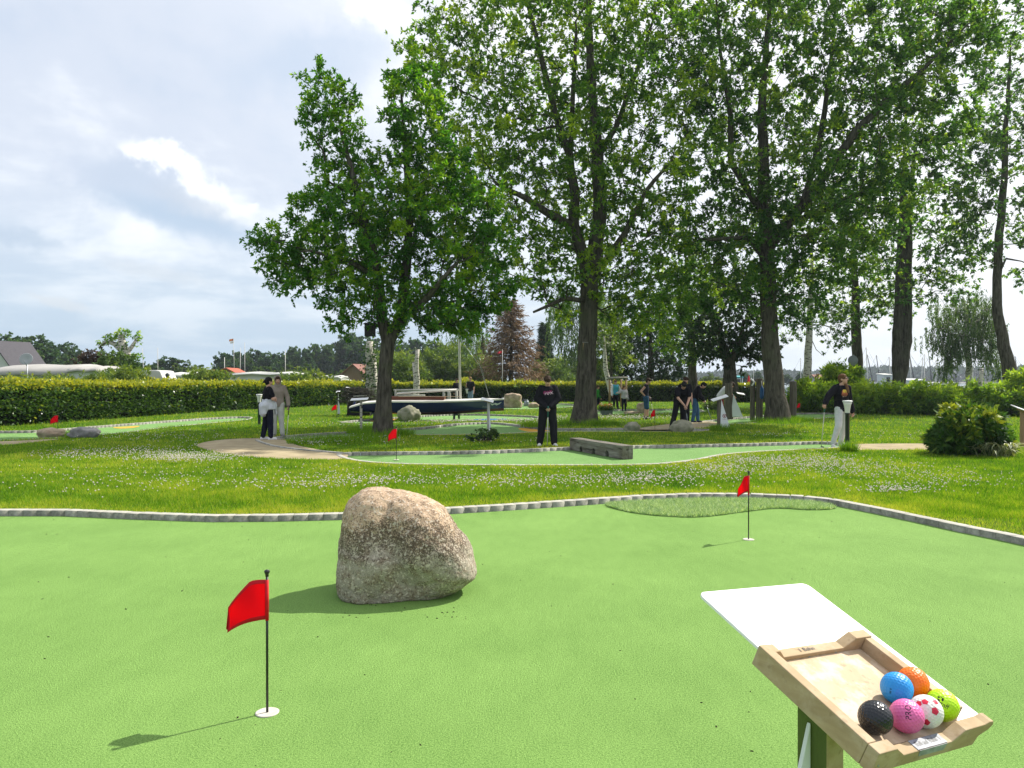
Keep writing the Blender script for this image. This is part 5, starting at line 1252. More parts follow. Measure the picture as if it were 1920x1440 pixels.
# ------------------------------------------------------------------ trees
def grow(trunks, clumps, seed, crown_base, tip=.010, jit=.12, up=.18, pen=.9):
    """trunks: polylines [(point, radius)...], the first is the main stem; clumps: (N,3) leaf clump centres. Returns nodes, parents, radii"""
    r = np.random.default_rng(seed); pos = []; par = []; fixed = []
    def addline(line, start):
        prev = start
        for i in range(len(line) - 1):
            a, ra = V(line[i][0]), line[i][1]; b, rb = V(line[i + 1][0]), line[i + 1][1]; n = max(1, int((b - a).length / .45))
            if i == 0 and start is None: pos.append(a); par.append(-1); fixed.append(ra); prev = 0
            for k in range(1, n + 1):
                f = k / n; p = a.lerp(b, f) + V(r.normal(0, .02, 3)) * min(1.0, 3 * rb + .2); pos.append(p); par.append(prev); fixed.append(ra + (rb - ra) * f); prev = len(pos) - 1
    for li, line in enumerate(trunks):
        if li == 0: addline(line, None)
        else:
            s = V(line[0][0]); j = min(range(len(pos)), key=lambda i: (pos[i] - s).length); addline([(pos[j], line[0][1])] + list(line[1:]), j)
    nodes = np.array([tuple(p) for p in pos]); order = []
    d0 = np.array([np.linalg.norm(nodes - c, axis=1).min() for c in clumps]); 
    for ci in np.argsort(d0):
        c = clumps[ci]; nodes = np.array(pos, dtype=float).reshape(-1, 3); dv = c - nodes; dist = np.linalg.norm(dv, axis=1)
        cost = dist + pen * np.maximum(0, -dv[:, 2] + .1) + 50 * (nodes[:, 2] < crown_base)
        j = int(np.argmin(cost)); a = V(nodes[j]); b = V(c); L = (b - a).length; n = max(2, int(L / .5)); ctl = a.lerp(b, .5) + V((0, 0, up * L)) + V(r.normal(0, .10, 3)) * L
        prev = j
        for k in range(1, n + 1):
            f = k / n; p = a * (1 - f) ** 2 + ctl * 2 * f * (1 - f) + b * f * f
            if k < n: p += V(r.normal(0, jit * .35, 3))
            pos.append(p); par.append(prev); fixed.append(0); prev = len(pos) - 1
    N = len(pos); acc = np.zeros(N); rr = np.zeros(N)
    for i in range(N - 1, -1, -1):
        if acc[i] == 0: acc[i] = tip ** 2.1
        rr[i] = fixed[i] if fixed[i] else min(acc[i] ** (1 / 2.1), .16)
        if par[i] >= 0: acc[par[i]] += acc[i]
    for i in range(N):
        if par[i] >= 0: rr[i] = min(rr[i], rr[par[i]])
    return pos, par, rr
def branch_mesh(mb, pos, par, rr, minr=0.0, flare=0, z0=0):
    ch = [[] for _ in pos]
    for i, p in enumerate(par):
        if p >= 0: ch[p].append(i)
    stack = [(0, -1)]
    while stack:
        s, p = stack.pop(); chain = [] if p < 0 else [p]; chain.append(s); cur = s
        while ch[cur]:
            kids = sorted(ch[cur], key=lambda k: -rr[k])
            for k in kids[1:]: stack.append((k, cur))
            cur = kids[0]; chain.append(cur)
        if len(chain) < 2: continue
        rs = [float(rr[i]) for i in chain]
        if p >= 0: rs[0] = min(float(rr[p]), rs[1] * 1.25)
        if max(rs) < minr: continue
        pts = [pos[i] for i in chain]; big = max(rs)
        if p < 0 and flare:
            rs = [q * (1 + flare * math.exp(-max(0, (pt.z - z0)) / .28)) for q, pt in zip(rs, pts)]
        n = 14 if big > .15 else 7 if big > .05 else 4
        o = len(mb.v); mb.tube(pts, rs, n, caps=False)
        if big > .15:
            for k in range(o, len(mb.v)):
                q = V(mb.v[k]); i = (k - o) // n; c = pts[i]; dv = q - c
                w = 1 + .10 * mnoise.noise(V((q.x * 3, q.y * 3, q.z * .7))) + (.28 * max(0, 1 - (q.z - z0) / .5) * mnoise.noise(V((q.x * 6, q.y * 6, 1.0))) if flare else 0); mb.v[k] = tuple(c + dv * w)
def blob(cx, cy, rx, ry, d, n, rd=None, pw=.45):
    """n clump centres in an ellipsoid seen at (cx,cy) with half axes rx, ry, d metres away"""
    return dict(c=Q(cx, cy, d), r=V((rx / F * d, rd if rd else .5 * (rx + ry) / F * d * .8, ry / F * d)), n=n, pw=pw)
def scatter(blobs, seed, mind):
    r = np.random.default_rng(seed); out = []
    for b in blobs:
        got = 0
        for _ in range(b['n'] * 12):
            v = r.normal(size=3); v /= np.linalg.norm(v); v *= r.uniform() ** b['pw']; p = np.array(b['c']) + v * np.array(b['r'])
            if out and np.linalg.norm(np.array(out) - p, axis=1).min() < mind: continue
            out.append(p); got += 1
            if got >= b['n']: break
    return np.array(out)
def foliage(clumps, trunkc, r, per, R, ln, wd, twigs=6, droop=0.0, flat=.75, tone0=.45, tsd=.21, lsd=.15):
    """sprays of leaves along short twigs around each clump centre -> leaf points, directions, tones, twig lines"""
    P_ = []; D_ = []; T_ = []; tw = []
    for c in clumps:
        out = c - trunkc; out[2] *= .3; out = out / (np.linalg.norm(out) + 1e-6); ct = np.clip(r.normal(tone0, tsd), .02, 1); rad_ = R * r.uniform(.65, 1.3)
        k = max(2, int(twigs * r.uniform(.7, 1.3)))
        for q in range(k):
            d = r.normal(size=3) + out * .7; d[2] = d[2] * flat + .25 - droop; d /= np.linalg.norm(d); L = rad_ * r.uniform(.6, 1.15); n = max(3, int(per / twigs * r.uniform(.7, 1.3)))
            m = max(1, n // 7); tk = (r.uniform(.25, 1.05, m) ** .8)[r.integers(0, m, n)]; sd = np.random.default_rng(int(q * 991 + abs(c[0]) * 1e4) % 2 ** 31)
            off = sd.normal(0, .16 * rad_, (m, 3)); ik = r.integers(0, m, n); tk = np.clip(.25 + .8 * (ik + .5) / m, 0, 1.05)
            p = c + d * (tk * L)[:, None] + off[ik] + r.normal(0, .03 * rad_, (n, 3))
            if droop >= 1:      # hanging strands
                hz = r.normal(0, .32 * rad_, 3) * np.array([1, 1, .4]); tk = r.uniform(0, 1, n); L = rad_ * r.uniform(.9, 2.0); d = np.array([r.normal(0, .10), r.normal(0, .10), -1.0]); p = c + hz + d * (tk * L)[:, None] + r.normal(0, .035 * rad_, (n, 3))
            elif droop: p[:, 2] -= droop * (tk ** 2) * L
            P_.append(p); D_.append(d[None] * .75 + r.normal(0, .62, (n, 3))); T_.append(np.clip(ct + r.normal(0, lsd, n), 0, 1)); tw.append((c, c + d * L * .9 - np.array([0, 0, (0 if droop >= 1 else droop) * L * .7])))
    return np.concatenate(P_), np.concatenate(D_), np.concatenate(T_), tw
def tree(name, label, trunks, blobs, seed, R=.6, per=120, ln=.11, wd=.055, leaf='leaf_oak', bark='bark', mind=.45, crown_base=2.0, droop=0.0, twigs=6, flare=.45, group=None, cat='tree', tone0=.45, up=.18, leafdroop=.15, tip=.010, minr=0, tw=True, pen=.9):
    base = V(trunks[0][0][0]); t = thing(name, base, label, cat, group)
    cl = scatter(blobs, seed, mind); pos, par, rr = grow(trunks, cl, seed, crown_base, up=up, tip=tip, pen=pen)
    mb = MB(); branch_mesh(mb, pos, par, rr, minr, flare, base.z); r = np.random.default_rng(seed + 50)
    tc = np.array([np.interp(.6, [0, 1], [trunks[0][0][0][k], trunks[0][-1][0][k]]) for k in range(3)])
    p, d, tn, tws = foliage(cl, tc, r, per, R, ln, wd, twigs, droop, tone0=tone0)
    if tw:
        for a, b in tws[::2]: mb.tube([V(a), V(b)], [.008, .004], 3, caps=False)
    mb.build('trunk', M[bark], t, fixn=False)
    vs, fs = leafquads(p, r, ln, wd, up=.8, dirs=d, droop=leafdroop); np_mesh('crown', vs, fs, M[leaf], t, tone=tn)
    return t
M['leaf_purple'] = leafmat('purple_leaves', (.02, .018, .016), (.05, .035, .03), (.10, .06, .05), .3, .5, .3)
M['leaf_oak'] = leafmat('oak_leaves', (.024, .105, .012), (.080, .235, .020), (.32, .47, .03), .54, .45, .4)
M['leaf_ash'] = leafmat('ash_leaves', (.032, .10, .016), (.10, .225, .028), (.34, .46, .04), .54, .45, .4)
M['leaf_alder'] = leafmat('alder_leaves', (.028, .09, .022), (.082, .195, .038), (.29, .41, .055), .54, .45, .4)
M['leaf_willow'] = leafmat('willow_leaves', (.04, .085, .035), (.09, .165, .06), (.21, .29, .10), .45, .5, .3)
M['leaf_dark'] = leafmat('dark_leaves', (.012, .038, .018), (.028, .075, .028), (.08, .14, .035), .35, .5, .3)
M['leaf_far'] = leafmat('far_leaves', (.022, .060, .036), (.045, .105, .05), (.11, .18, .06), .3, .6, .2)
M['leaf_light'] = leafmat('light_leaves', (.04, .085, .025), (.09, .16, .04), (.20, .26, .05), .38, .5, .3)
M['needle_brown'] = leafmat('dead_needles', (.12, .075, .048), (.25, .17, .11), (.40, .30, .19), .2, .8, .1, (1.1, 1, .75))
M['needle_green'] = leafmat('spruce_needles', (.012, .035, .02), (.03, .065, .03), (.06, .10, .04), .15, .7, .2)
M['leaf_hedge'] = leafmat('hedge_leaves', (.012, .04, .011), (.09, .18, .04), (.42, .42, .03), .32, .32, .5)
M['leaf_bamboo'] = leafmat('long_shrub_leaves', (.035, .10, .016), (.125, .24, .028), (.32, .44, .045), .5, .5, .35)
M['leaf_laurel'] = leafmat('laurel_leaves', (.02, .065, .012), (.06, .145, .02), (.28, .32, .035), .32, .5, .2)
M['leaf_hosta'] = leafmat('striped_leaves', (.03, .08, .02), (.08, .15, .05), (.50, .50, .30), .25, .45, .3)
def TP(px, py, d, dy=0): return Q(px, py, d + dy)
d1 = P(718, 816, LAWN).y
tree('oak_tree', 'young oak with dense bright green crown and dark nest box, left of centre', [
    [(P(718, 816, LAWN), .26), (TP(719, 760, d1), .215), (TP(722, 700, d1), .195), (TP(727, 640, d1), .21), (TP(718, 600, d1), .15), (TP(708, 520, d1, -.2), .17), (TP(692, 440, d1, -.3), .13), (TP(668, 350, d1, -.4), .09), (TP(640, 250, d1, -.4), .04)],
    [(TP(727, 640, d1), .2), (TP(752, 600, d1, .3), .17), (TP(762, 500, d1, .4), .14), (TP(768, 400, d1, .4), .10), (TP(760, 280, d1, .3), .07), (TP(752, 170, d1, .2), .03)],
    [(TP(708, 540, d1), .1), (TP(655, 490, d1, -.5), .07), (TP(580, 470, d1, -.8), .035), (TP(520, 455, d1, -.8), .015)],
    [(TP(752, 600, d1), .12), (TP(800, 560, d1, -.6), .09), (TP(850, 500, d1, -.8), .05)]],
    [blob(622, 215, 46, 80, d1, 26), blob(655, 310, 58, 70, d1, 30), blob(625, 400, 76, 60, d1, 36), blob(548, 468, 58, 40, d1, 19, 1.1), blob(555, 525, 52, 24, d1, 11, .9), blob(775, 210, 56, 110, d1, 48), blob(800, 380, 90, 130, d1, 85),
     blob(690, 440, 110, 120, d1, 90), blob(720, 560, 110, 55, d1, 60), blob(830, 540, 85, 85, d1, 65), blob(655, 585, 42, 22, d1, 10, .9), blob(868, 450, 80, 110, d1, 46), blob(900, 540, 75, 56, d1, 36), blob(850, 600, 70, 24, d1, 16, 1.4), blob(690, 520, 90, 50, d1, 30), blob(780, 590, 85, 30, d1, 24), blob(640, 612, 20, 8, d1, 3, .4)],
    11, R=.50, per=270, ln=.12, wd=.060, crown_base=2.6, mind=.50, flare=.15, twigs=7, tone0=.47)
d2 = P(1095, 794, LAWN).y
tree('oak_tree', 'tall tree with forked trunk and pale nest box behind the printed sweatshirt man', [
    [(P(1095, 794, LAWN), .46), (TP(1098, 740, d2), .37), (TP(1100, 680, d2), .325), (TP(1104, 600, d2), .31), (TP(1106, 530, d2), .30), (TP(1118, 460, d2, .2), .27), (TP(1124, 380, d2, .3), .25), (TP(1120, 290, d2, .3), .21), (TP(1112, 200, d2, .2), .17), (TP(1106, 90, d2, .2), .13), (TP(1100, -60, d2), .08), (TP(1095, -170, d2), .03)],
    [(TP(1104, 545, d2), .25), (TP(1090, 470, d2, -.2), .21), (TP(1074, 425, d2, -.3), .20), (TP(1078, 370, d2, -.2), .17), (TP(1066, 290, d2, -.2), .14), (TP(1040, 210, d2, -.3), .12), (TP(1015, 110, d2, -.4), .09), (TP(985, -10, d2, -.5), .06), (TP(960, -110, d2), .03)],
    [(TP(1074, 430, d2), .16), (TP(1035, 405, d2, -.7), .14), (TP(985, 372, d2, -1.2), .10), (TP(930, 345, d2, -1.6), .05)],
    [(TP(1066, 290, d2), .10), (TP(1075, 165, d2, -.5), .08), (TP(1080, 60, d2, -.6), .05)],
    [(TP(1124, 300, d2), .12), (TP(1155, 240, d2, .5), .10), (TP(1195, 130, d2, .8), .07), (TP(1230, 20, d2, 1), .04)],
    [(TP(1106, 530, d2), .14), (TP(1170, 440, d2, -.6), .11), (TP(1210, 360, d2, -.8), .08), (TP(1260, 300, d2, -1), .04)],
    [(TP(1106, 560, d2), .1), (TP(1060, 560, d2, -.8), .08), (TP(1000, 585, d2, -1.3), .04)]],
    [blob(985, 130, 190, 150, d2, 120, 3.4), blob(1180, 130, 150, 180, d2, 110, 3.4), blob(1070, -70, 230, 140, d2, 110, 3.6), blob(950, 290, 125, 120, d2, 75, 2.6), blob(1090, 260, 110, 100, d2, 50, 3), blob(1195, 350, 100, 110, d2, 46, 2.8), blob(1040, 440, 130, 60, d2, 45, 2.4), blob(1020, 525, 70, 32, d2, 18, 2), blob(1140, 505, 120, 60, d2, 55, 2.6), blob(1225, 460, 80, 60, d2, 26, 2.2), blob(850, 110, 95, 95, d2, 45, 2), blob(950, 470, 80, 55, d2, 26, 1.8), blob(1060, 590, 30, 16, d2, 4, 1.0), blob(1200, 560, 80, 60, d2, 46, 1.8), blob(1010, 490, 90, 60, d2, 34, 2), blob(1090, 340, 120, 60, d2, 30, 2.5), blob(1250, 540, 60, 60, d2, 26, 1.6)],
    12, R=.60, per=165, ln=.15, wd=.075, leaf='leaf_ash', crown_base=4.0, mind=.74, twigs=7, flare=.16, tone0=.5)
d3 = P(1457, 790, LAWN).y
tree('oak_tree', 'largest tree with thick trunk between the two timber piles and a high nest box', [
    [(P(1457, 790, LAWN), .44), (TP(1452, 740, d3), .365), (TP(1447, 680, d3), .335), (TP(1441, 600, d3), .30), (TP(1438, 520, d3), .29), (TP(1436, 440, d3), .27), (TP(1432, 360, d3, .2), .24), (TP(1430, 290, d3, .2), .2), (TP(1428, 180, d3, .2), .14), (TP(1440, 40, d3), .09), (TP(1450, -120, d3), .03)],
    [(TP(1437, 470, d3), .24), (TP(1475, 420, d3, -.4), .21), (TP(1510, 375, d3, -.6), .19), (TP(1560, 310, d3, -.8), .16), (TP(1605, 245, d3, -1), .14), (TP(1660, 190, d3, -1.2), .10), (TP(1730, 130, d3, -1.4), .07), (TP(1810, 50, d3, -1.6), .03)],
    [(TP(1510, 380, d3), .12), (TP(1535, 270, d3, .4), .11), (TP(1545, 210, d3, .6), .10), (TP(1560, 90, d3, .8), .06), (TP(1570, -60, d3, .8), .03)],
    [(TP(1436, 400, d3), .14), (TP(1395, 345, d3, -.5), .13), (TP(1369, 305, d3, -.6), .11), (TP(1370, 220, d3, -.7), .09), (TP(1350, 100, d3, -.8), .06), (TP(1340, -30, d3), .03)],
    [(TP(1438, 480, d3), .1), (TP(1400, 445, d3, -1), .08), (TP(1330, 450, d3, -1.6), .05)],
    [(TP(1475, 430, d3), .12), (TP(1560, 390, d3, .8), .1), (TP(1640, 350, d3, 1.2), .06)]],
    [blob(1400, 130, 130, 170, d3, 100, 3.2), blob(1560, 170, 150, 170, d3, 110, 3.4), blob(1490, -70, 260, 120, d3, 110, 3.6), blob(1690, 110, 150, 120, d3, 80, 3), blob(1355, 320, 75, 100, d3, 28, 2.4), blob(1490, 380, 130, 100, d3, 75, 3), blob(1640, 310, 130, 100, d3, 70, 2.8), blob(1800, 50, 90, 70, d3, 34, 1.8), blob(1400, 490, 100, 70, d3, 50, 2.4), blob(1320, 420, 60, 70, d3, 16, 2), blob(1550, 470, 90, 60, d3, 36, 2.2), blob(1320, 180, 50, 110, d3, 14, 2), blob(1490, 560, 70, 50, d3, 26, 1.6), blob(1400, 420, 110, 80, d3, 45, 2.6), blob(1330, 520, 70, 60, d3, 34, 2), blob(1590, 400, 110, 80, d3, 44, 2.4), blob(1460, 500, 90, 50, d3, 30, 2.2), blob(1740, 240, 70, 80, d3, 15, 2)],
    13, R=.64, per=195, ln=.16, wd=.080, leaf='leaf_alder', crown_base=4.6, mind=.78, twigs=7, flare=.14, tone0=.44)
# the row of trees on the lake side
def small(name, label, tr, bl, seed, **k): return tree(name, label, tr, bl, seed, **k)
D = 42.0
small('alder_tree', 'double trunked dark tree between the signpost tree and the weeping birch', [
    [(Q(1684, 738, D), .32), (TP(1683, 640, D), .28), (TP(1687, 540, D), .26), (TP(1690, 450, D), .22), (TP(1694, 330, D), .15), (TP(1698, 220, D), .05)],
    [(Q(1699, 738, D), .30), (TP(1700, 640, D), .28), (TP(1699, 540, D), .27), (TP(1702, 420, D), .2), (TP(1712, 300, D), .10), (TP(1730, 200, D), .03)]],
    [blob(1650, 440, 150, 100, D, 80, 3), blob(1750, 430, 100, 110, D, 55, 3), blob(1700, 300, 110, 100, D, 45, 3), blob(1590, 400, 80, 70, D, 26, 2), blob(1690, 545, 90, 35, D, 22, 2), blob(1770, 530, 50, 40, D, 9, 1.5)], 21, R=.85, per=80, ln=.20, wd=.10, leaf='leaf_alder', crown_base=5, mind=.65, flare=.1, tone0=.36, bark='bark_dark')
D = 40.0
small('alder_tree', 'tree with a long leaning trunk at the right edge', [
    [(Q(1898, 733, D), .36), (TP(1893, 690, D), .33), (TP(1882, 650, D), .30), (TP(1871, 590, D), .24), (TP(1867, 520, D), .21), (TP(1873, 440, D), .2), (TP(1882, 340, D), .16), (TP(1884, 240, D), .12), (TP(1890, 150, D), .08), (TP(1893, 80, D), .03)],
    [(TP(1870, 510, D), .08), (TP(1885, 485, D, -.5), .06), (TP(1915, 490, D, -.8), .03), (TP(1945, 505, D, -1), .02)]],
    [blob(1860, 250, 70, 120, D, 42, 2.2), blob(1920, 300, 70, 130, D, 44, 2.2), blob(1895, 130, 75, 70, D, 30, 2), blob(1825, 360, 60, 70, D, 22, 1.6), blob(1930, 440, 50, 40, D, 12, 1.4), blob(1840, 470, 50, 40, D, 12, 1.4), blob(1930, 515, 36, 16, D, 5, 1)], 22, R=.75, per=130, ln=.19, wd=.10, leaf='leaf_alder', crown_base=5, mind=.6, flare=.2, tone0=.38)
D = 45.0
small('alder_tree', 'tree beside the signpost with knobbly bare lower trunk', [
    [(Q(1609, 738, D), .34), (TP(1608, 680, D), .30), (TP(1605, 620, D), .27), (TP(1604, 560, D), .22), (TP(1600, 480, D), .15), (TP(1598, 420, D), .05)]],
    [blob(1600, 520, 85, 75, D, 48, 2.4), blob(1565, 580, 45, 30, D, 10, 1.4), blob(1645, 560, 55, 40, D, 16, 1.6)], 23, R=.8, per=80, ln=.2, wd=.1, leaf='leaf_ash', crown_base=4.5, mind=.6, flare=.1, tone0=.45)
D = 43.0
small('birch_tree', 'slender white birch behind the right hand timber pile', [
    [(Q(1512, 735, D), .25), (TP(1514, 680, D), .21), (TP(1518, 610, D), .17), (TP(1520, 540, D), .12), (TP(1522, 470, D), .05)],
    [(TP(1519, 625, D), .03), (TP(1530, 655, D), .02), (TP(1545, 668, D), .01)]],
    [blob(1520, 560, 70, 55, D, 34, 2), blob(1562, 615, 24, 45, D, 14, .7), blob(1575, 600, 30, 40, D, 10, .7), blob(1490, 610, 30, 25, D, 8, 1)], 24, R=.7, per=60, ln=.17, wd=.085, leaf='leaf_alder', bark='birch', crown_base=4.5, mind=.45, droop=.5, flare=.1, tone0=.4)
D = 52.0
small('weeping_birch', 'weeping birch with hanging grey green sprays above the masts', [
    [(Q(1818, 735, D), .24), (TP(1817, 690, D), .20), (TP(1810, 640, D), .18), (TP(1812, 600, D), .13), (TP(1806, 560, D), .06)],
    [(TP(1812, 640, D), .09), (TP(1790, 615, D), .07), (TP(1775, 600, D), .04)], [(TP(1812, 620, D), .09), (TP(1835, 600, D), .06), (TP(1850, 590, D), .03)]],
    [blob(1800, 575, 60, 40, D, 50, 2), blob(1762, 620, 30, 30, D, 18, 1.2), blob(1840, 600, 38, 45, D, 34, 1.4), blob(1782, 650, 20, 48, D, 24, .9), blob(1855, 650, 14, 40, D, 10, .8), blob(1820, 630, 36, 36, D, 20, 1.4), blob(1772, 690, 9, 22, D, 7, .5), blob(1868, 670, 10, 30, D, 6, .6)], 25, R=.66, per=130, ln=.20, wd=.055, leaf='leaf_willow', bark='birch', crown_base=4.0, mind=.42, droop=1.4, flare=.1, tone0=.3, leafdroop=1.2)
D = 38.0
small('maple_tree', 'low forked tree with broad dark crown behind the man in a white T shirt', [
    [(Q(1369, 733, D), .33), (TP(1369, 700, D), .30), (TP(1366, 680, D), .3), (TP(1352, 640, D), .16), (TP(1345, 590, D), .08)], [(TP(1368, 685, D), .2), (TP(1385, 650, D), .16), (TP(1395, 600, D), .07)]],
    [blob(1365, 600, 78, 66, D, 70, 2.4), blob(1335, 650, 44, 30, D, 20, 1.4), blob(1405, 648, 40, 30, D, 18, 1.4), blob(1375, 540, 50, 40, D, 24, 1.8), blob(1358, 668, 30, 16, D, 8, .9)], 26, R=.62, per=95, ln=.19, wd=.11, leaf='leaf_dark', crown_base=2.6, mind=.5, flare=.2, tone0=.5)
D = 42.0
small('maple_tree', 'narrow tree behind the boy in blue shorts, left of the low forked tree', [
    [(Q(1298, 735, D), .26), (TP(1299, 690, D), .22), (TP(1297, 630, D), .2), (TP(1290, 560, D), .14), (TP(1285, 480, D), .05)]],
    [blob(1285, 540, 66, 90, D, 66, 2.2), blob(1295, 640, 48, 40, D, 30, 1.6), blob(1260, 620, 40, 50, D, 22, 1.4)], 27, R=.7, per=85, ln=.19, wd=.1, leaf='leaf_ash', crown_base=3.0, mind=.55, flare=.2, tone0=.5)
D = 50.0
small('young_tree', 'young yellow green tree behind the timber frame', [[(Q(1146, 730, D), .10), (TP(1146, 670, D), .08), (TP(1143, 600, D), .03)]],
    [blob(1142, 630, 46, 52, D, 40, 1.6), blob(1120, 660, 24, 28, D, 12, 1), blob(1160, 670, 28, 24, D, 10, 1)], 28, R=.6, per=70, ln=.22, wd=.13, leaf='leaf_light', crown_base=2.2, mind=.5, flare=.1, tone0=.55)
D = 44.5
small('birch_tree', 'leaning white birch stem left of the timber frame', [[(Q(1146, 735, D), .16), (TP(1141, 715, D), .15), (TP(1135, 690, D), .14), (TP(1134, 665, D), .10), (TP(1133, 630, D), .04)]], [blob(1134, 640, 24, 22, D, 8, .8)], 29, R=.5, per=40, ln=.2, wd=.1, leaf='leaf_light', bark='birch', crown_base=3.2, mind=.4, flare=.1)
D = 60.0
small('evergreen_tree', 'very dark bushy evergreen between the timber frame and the boy in blue shorts', [[(Q(1220, 738, D), .3), (TP(1220, 690, D), .25), (TP(1220, 610, D), .08)]],
    [blob(1205, 660, 62, 62, D, 70, 2.4), blob(1250, 680, 34, 44, D, 34, 1.8), blob(1180, 695, 34, 26, D, 22, 1.4), blob(1235, 600, 44, 50, D, 26, 2), blob(1225, 708, 54, 20, D, 24, 1.4)], 30, R=1.0, per=100, ln=.28, wd=.13, leaf='leaf_dark', crown_base=.8, mind=.7, flare=0, tone0=.35)
D = 70.0
def willow(cx, label, bl, seed, D): small('willow_tree', label, [[(Q(cx, 735, D), .5), (TP(cx, 680, D), .4), (TP(cx, bl[0]['py'], D), .1)]], [blob(*b['b']) for b in bl], seed, R=1.1, per=120, ln=.36, wd=.07, leaf='leaf_willow', crown_base=2, mind=.7, droop=1.3, flare=.1, tone0=.3, leafdroop=1.3, tw=False)
willow(1090, 'hanging grey green willow behind the trunk with the pale nest box', [dict(py=570, b=(1075, 585, 52, 60, D, 60, 3)), dict(py=570, b=(1125, 590, 46, 56, D, 44, 3)), dict(py=0, b=(1070, 645, 20, 24, D, 8, 1.4))], 31, D)
willow(905, 'soft grey green willow left of the brown dead spruce', [dict(py=630, b=(895, 670, 34, 60, 80, 40, 3)), dict(py=0, b=(870, 640, 40, 40, 80, 26, 3))], 32, 80.0)
def conifer(px, base, top, wpx, d, label, mat, seed, name='spruce_tree', dens=1.0, lower=.12, group=None):
    b = Q(px, base, d); Hh = Q(px, top, d).z - b.z; W = wpx / F * d / 2; t = thing(name, b, label, 'tree', group); r = np.random.default_rng(seed); mb = MB()
    mb.tube([b, b + V((0, 0, Hh * .5)), b + V((0, 0, Hh))], [.03 * Hh, .016 * Hh, .004], 8, caps=False); PP = []; DD = []; n = int(90 * dens)
    for k in range(n):
        f = lower + (1 - lower) * (k / n) ** .9; L = W * (1 - f) ** .8 * r.uniform(.75, 1.2) + .15; a = k * 2.4 + r.uniform(-.4, .4); z = b.z + Hh * f; dr = np.array([math.cos(a), math.sin(a), -.10 + .35 * f]); p0 = np.array([b.x, b.y, z]); p1 = p0 + dr * L + np.array([0, 0, -.08 * L])
        mb.tube([V(p0), V((p0 + p1) / 2 + np.array([0, 0, .05 * L])), V(p1)], [.045 * (1 - f) + .012, .02, .008], 4, caps=False)
        m = int(55 * L * dens + 12); tt = r.uniform(.12, 1.05, m); p = p0 + (p1 - p0) * tt[:, None] + r.normal(0, .10 * L + .05, (m, 3)) * np.array([1, 1, .35]) * (tt[:, None] * .6 + .4); PP.append(p); DD.append(np.repeat((dr + np.array([0, 0, -.35]))[None], m, 0))
    mb.build('trunk', M['bark_dark'], t, fixn=False); p = np.concatenate(PP); dd = np.concatenate(DD); vs, fs = leafquads(p, r, .42 * d / 62, .075 * d / 62, up=.6, dirs=dd, droop=.2); np_mesh('crown', vs, fs, M[mat], t, tone=np.clip(r.normal(.45, .25, len(p)), 0, 1)); return t
conifer(958, 727, 562, 136, 62, 'brown dead spruce standing behind the hedge', 'needle_brown', 41)
conifer(1021, 722, 606, 36, 85, 'slim green conifer between the dead spruce and the trunk', 'needle_green', 42, dens=1.1)
# birch stems near the boat
D = 34.5
def stem(px, top, wpx, d, label, seed, tilt=0):
    b = V((Q(px, 0, d).x, d, LAWN)); t = thing('birch_snag', b, label, 'tree stem', 'white birch stems'); z = Q(0, top, d).z; w = wpx / F * d / 2
    mb = MB(); pts = [b + V((tilt * k / 6 + .03 * math.sin(k * 2 + seed), 0, (z - LAWN) * k / 6)) for k in range(7)]; mb.tube(pts, [w * (1.1 - .05 * k) for k in range(7)], 12); mb.build('trunk', M['birch'], t, fixn=False)
    return t, pts
s1, pts = stem(693, 640, 16, 34.5, 'thick ivy grown birch stem behind the left tree', 1); r = np.random.default_rng(3)
n = 900; k = r.uniform(.15, .95, n); p = np.array([tuple(pts[0].lerp(pts[-1], q)) for q in k]) + r.normal(0, .17, (n, 3)); vs, fs = leafquads(p, r, .12, .09, up=.3); np_mesh('ivy', vs, fs, M['leaf_dark'], s1, tone=r.uniform(.2, 1, n))
mb = MB(); mb.tube([pts[3] + V((.28, .05, -2.0)), pts[5] + V((.18, .05, 0))], [.16, .12], 10); mb.build('second_stem', M['birch'], s1, fixn=False)
s2, pts = stem(782, 655, 9, 38.0, 'slim twin birch stem behind the rail barrier', 2); mb = MB(); mb.tube([pts[0] + V((-.17, .1, 0)), pts[3] + V((-.12, .05, 0)), pts[5] + V((-.16, 0, -.1))], [.10, .09, .07], 10); mb.build('second_stem', M['birch'], s2, fixn=False)
s3, pts = stem(1839, 690, 8, 33.0, 'short grey trunk standing in the shrubs above the round bush', 3)

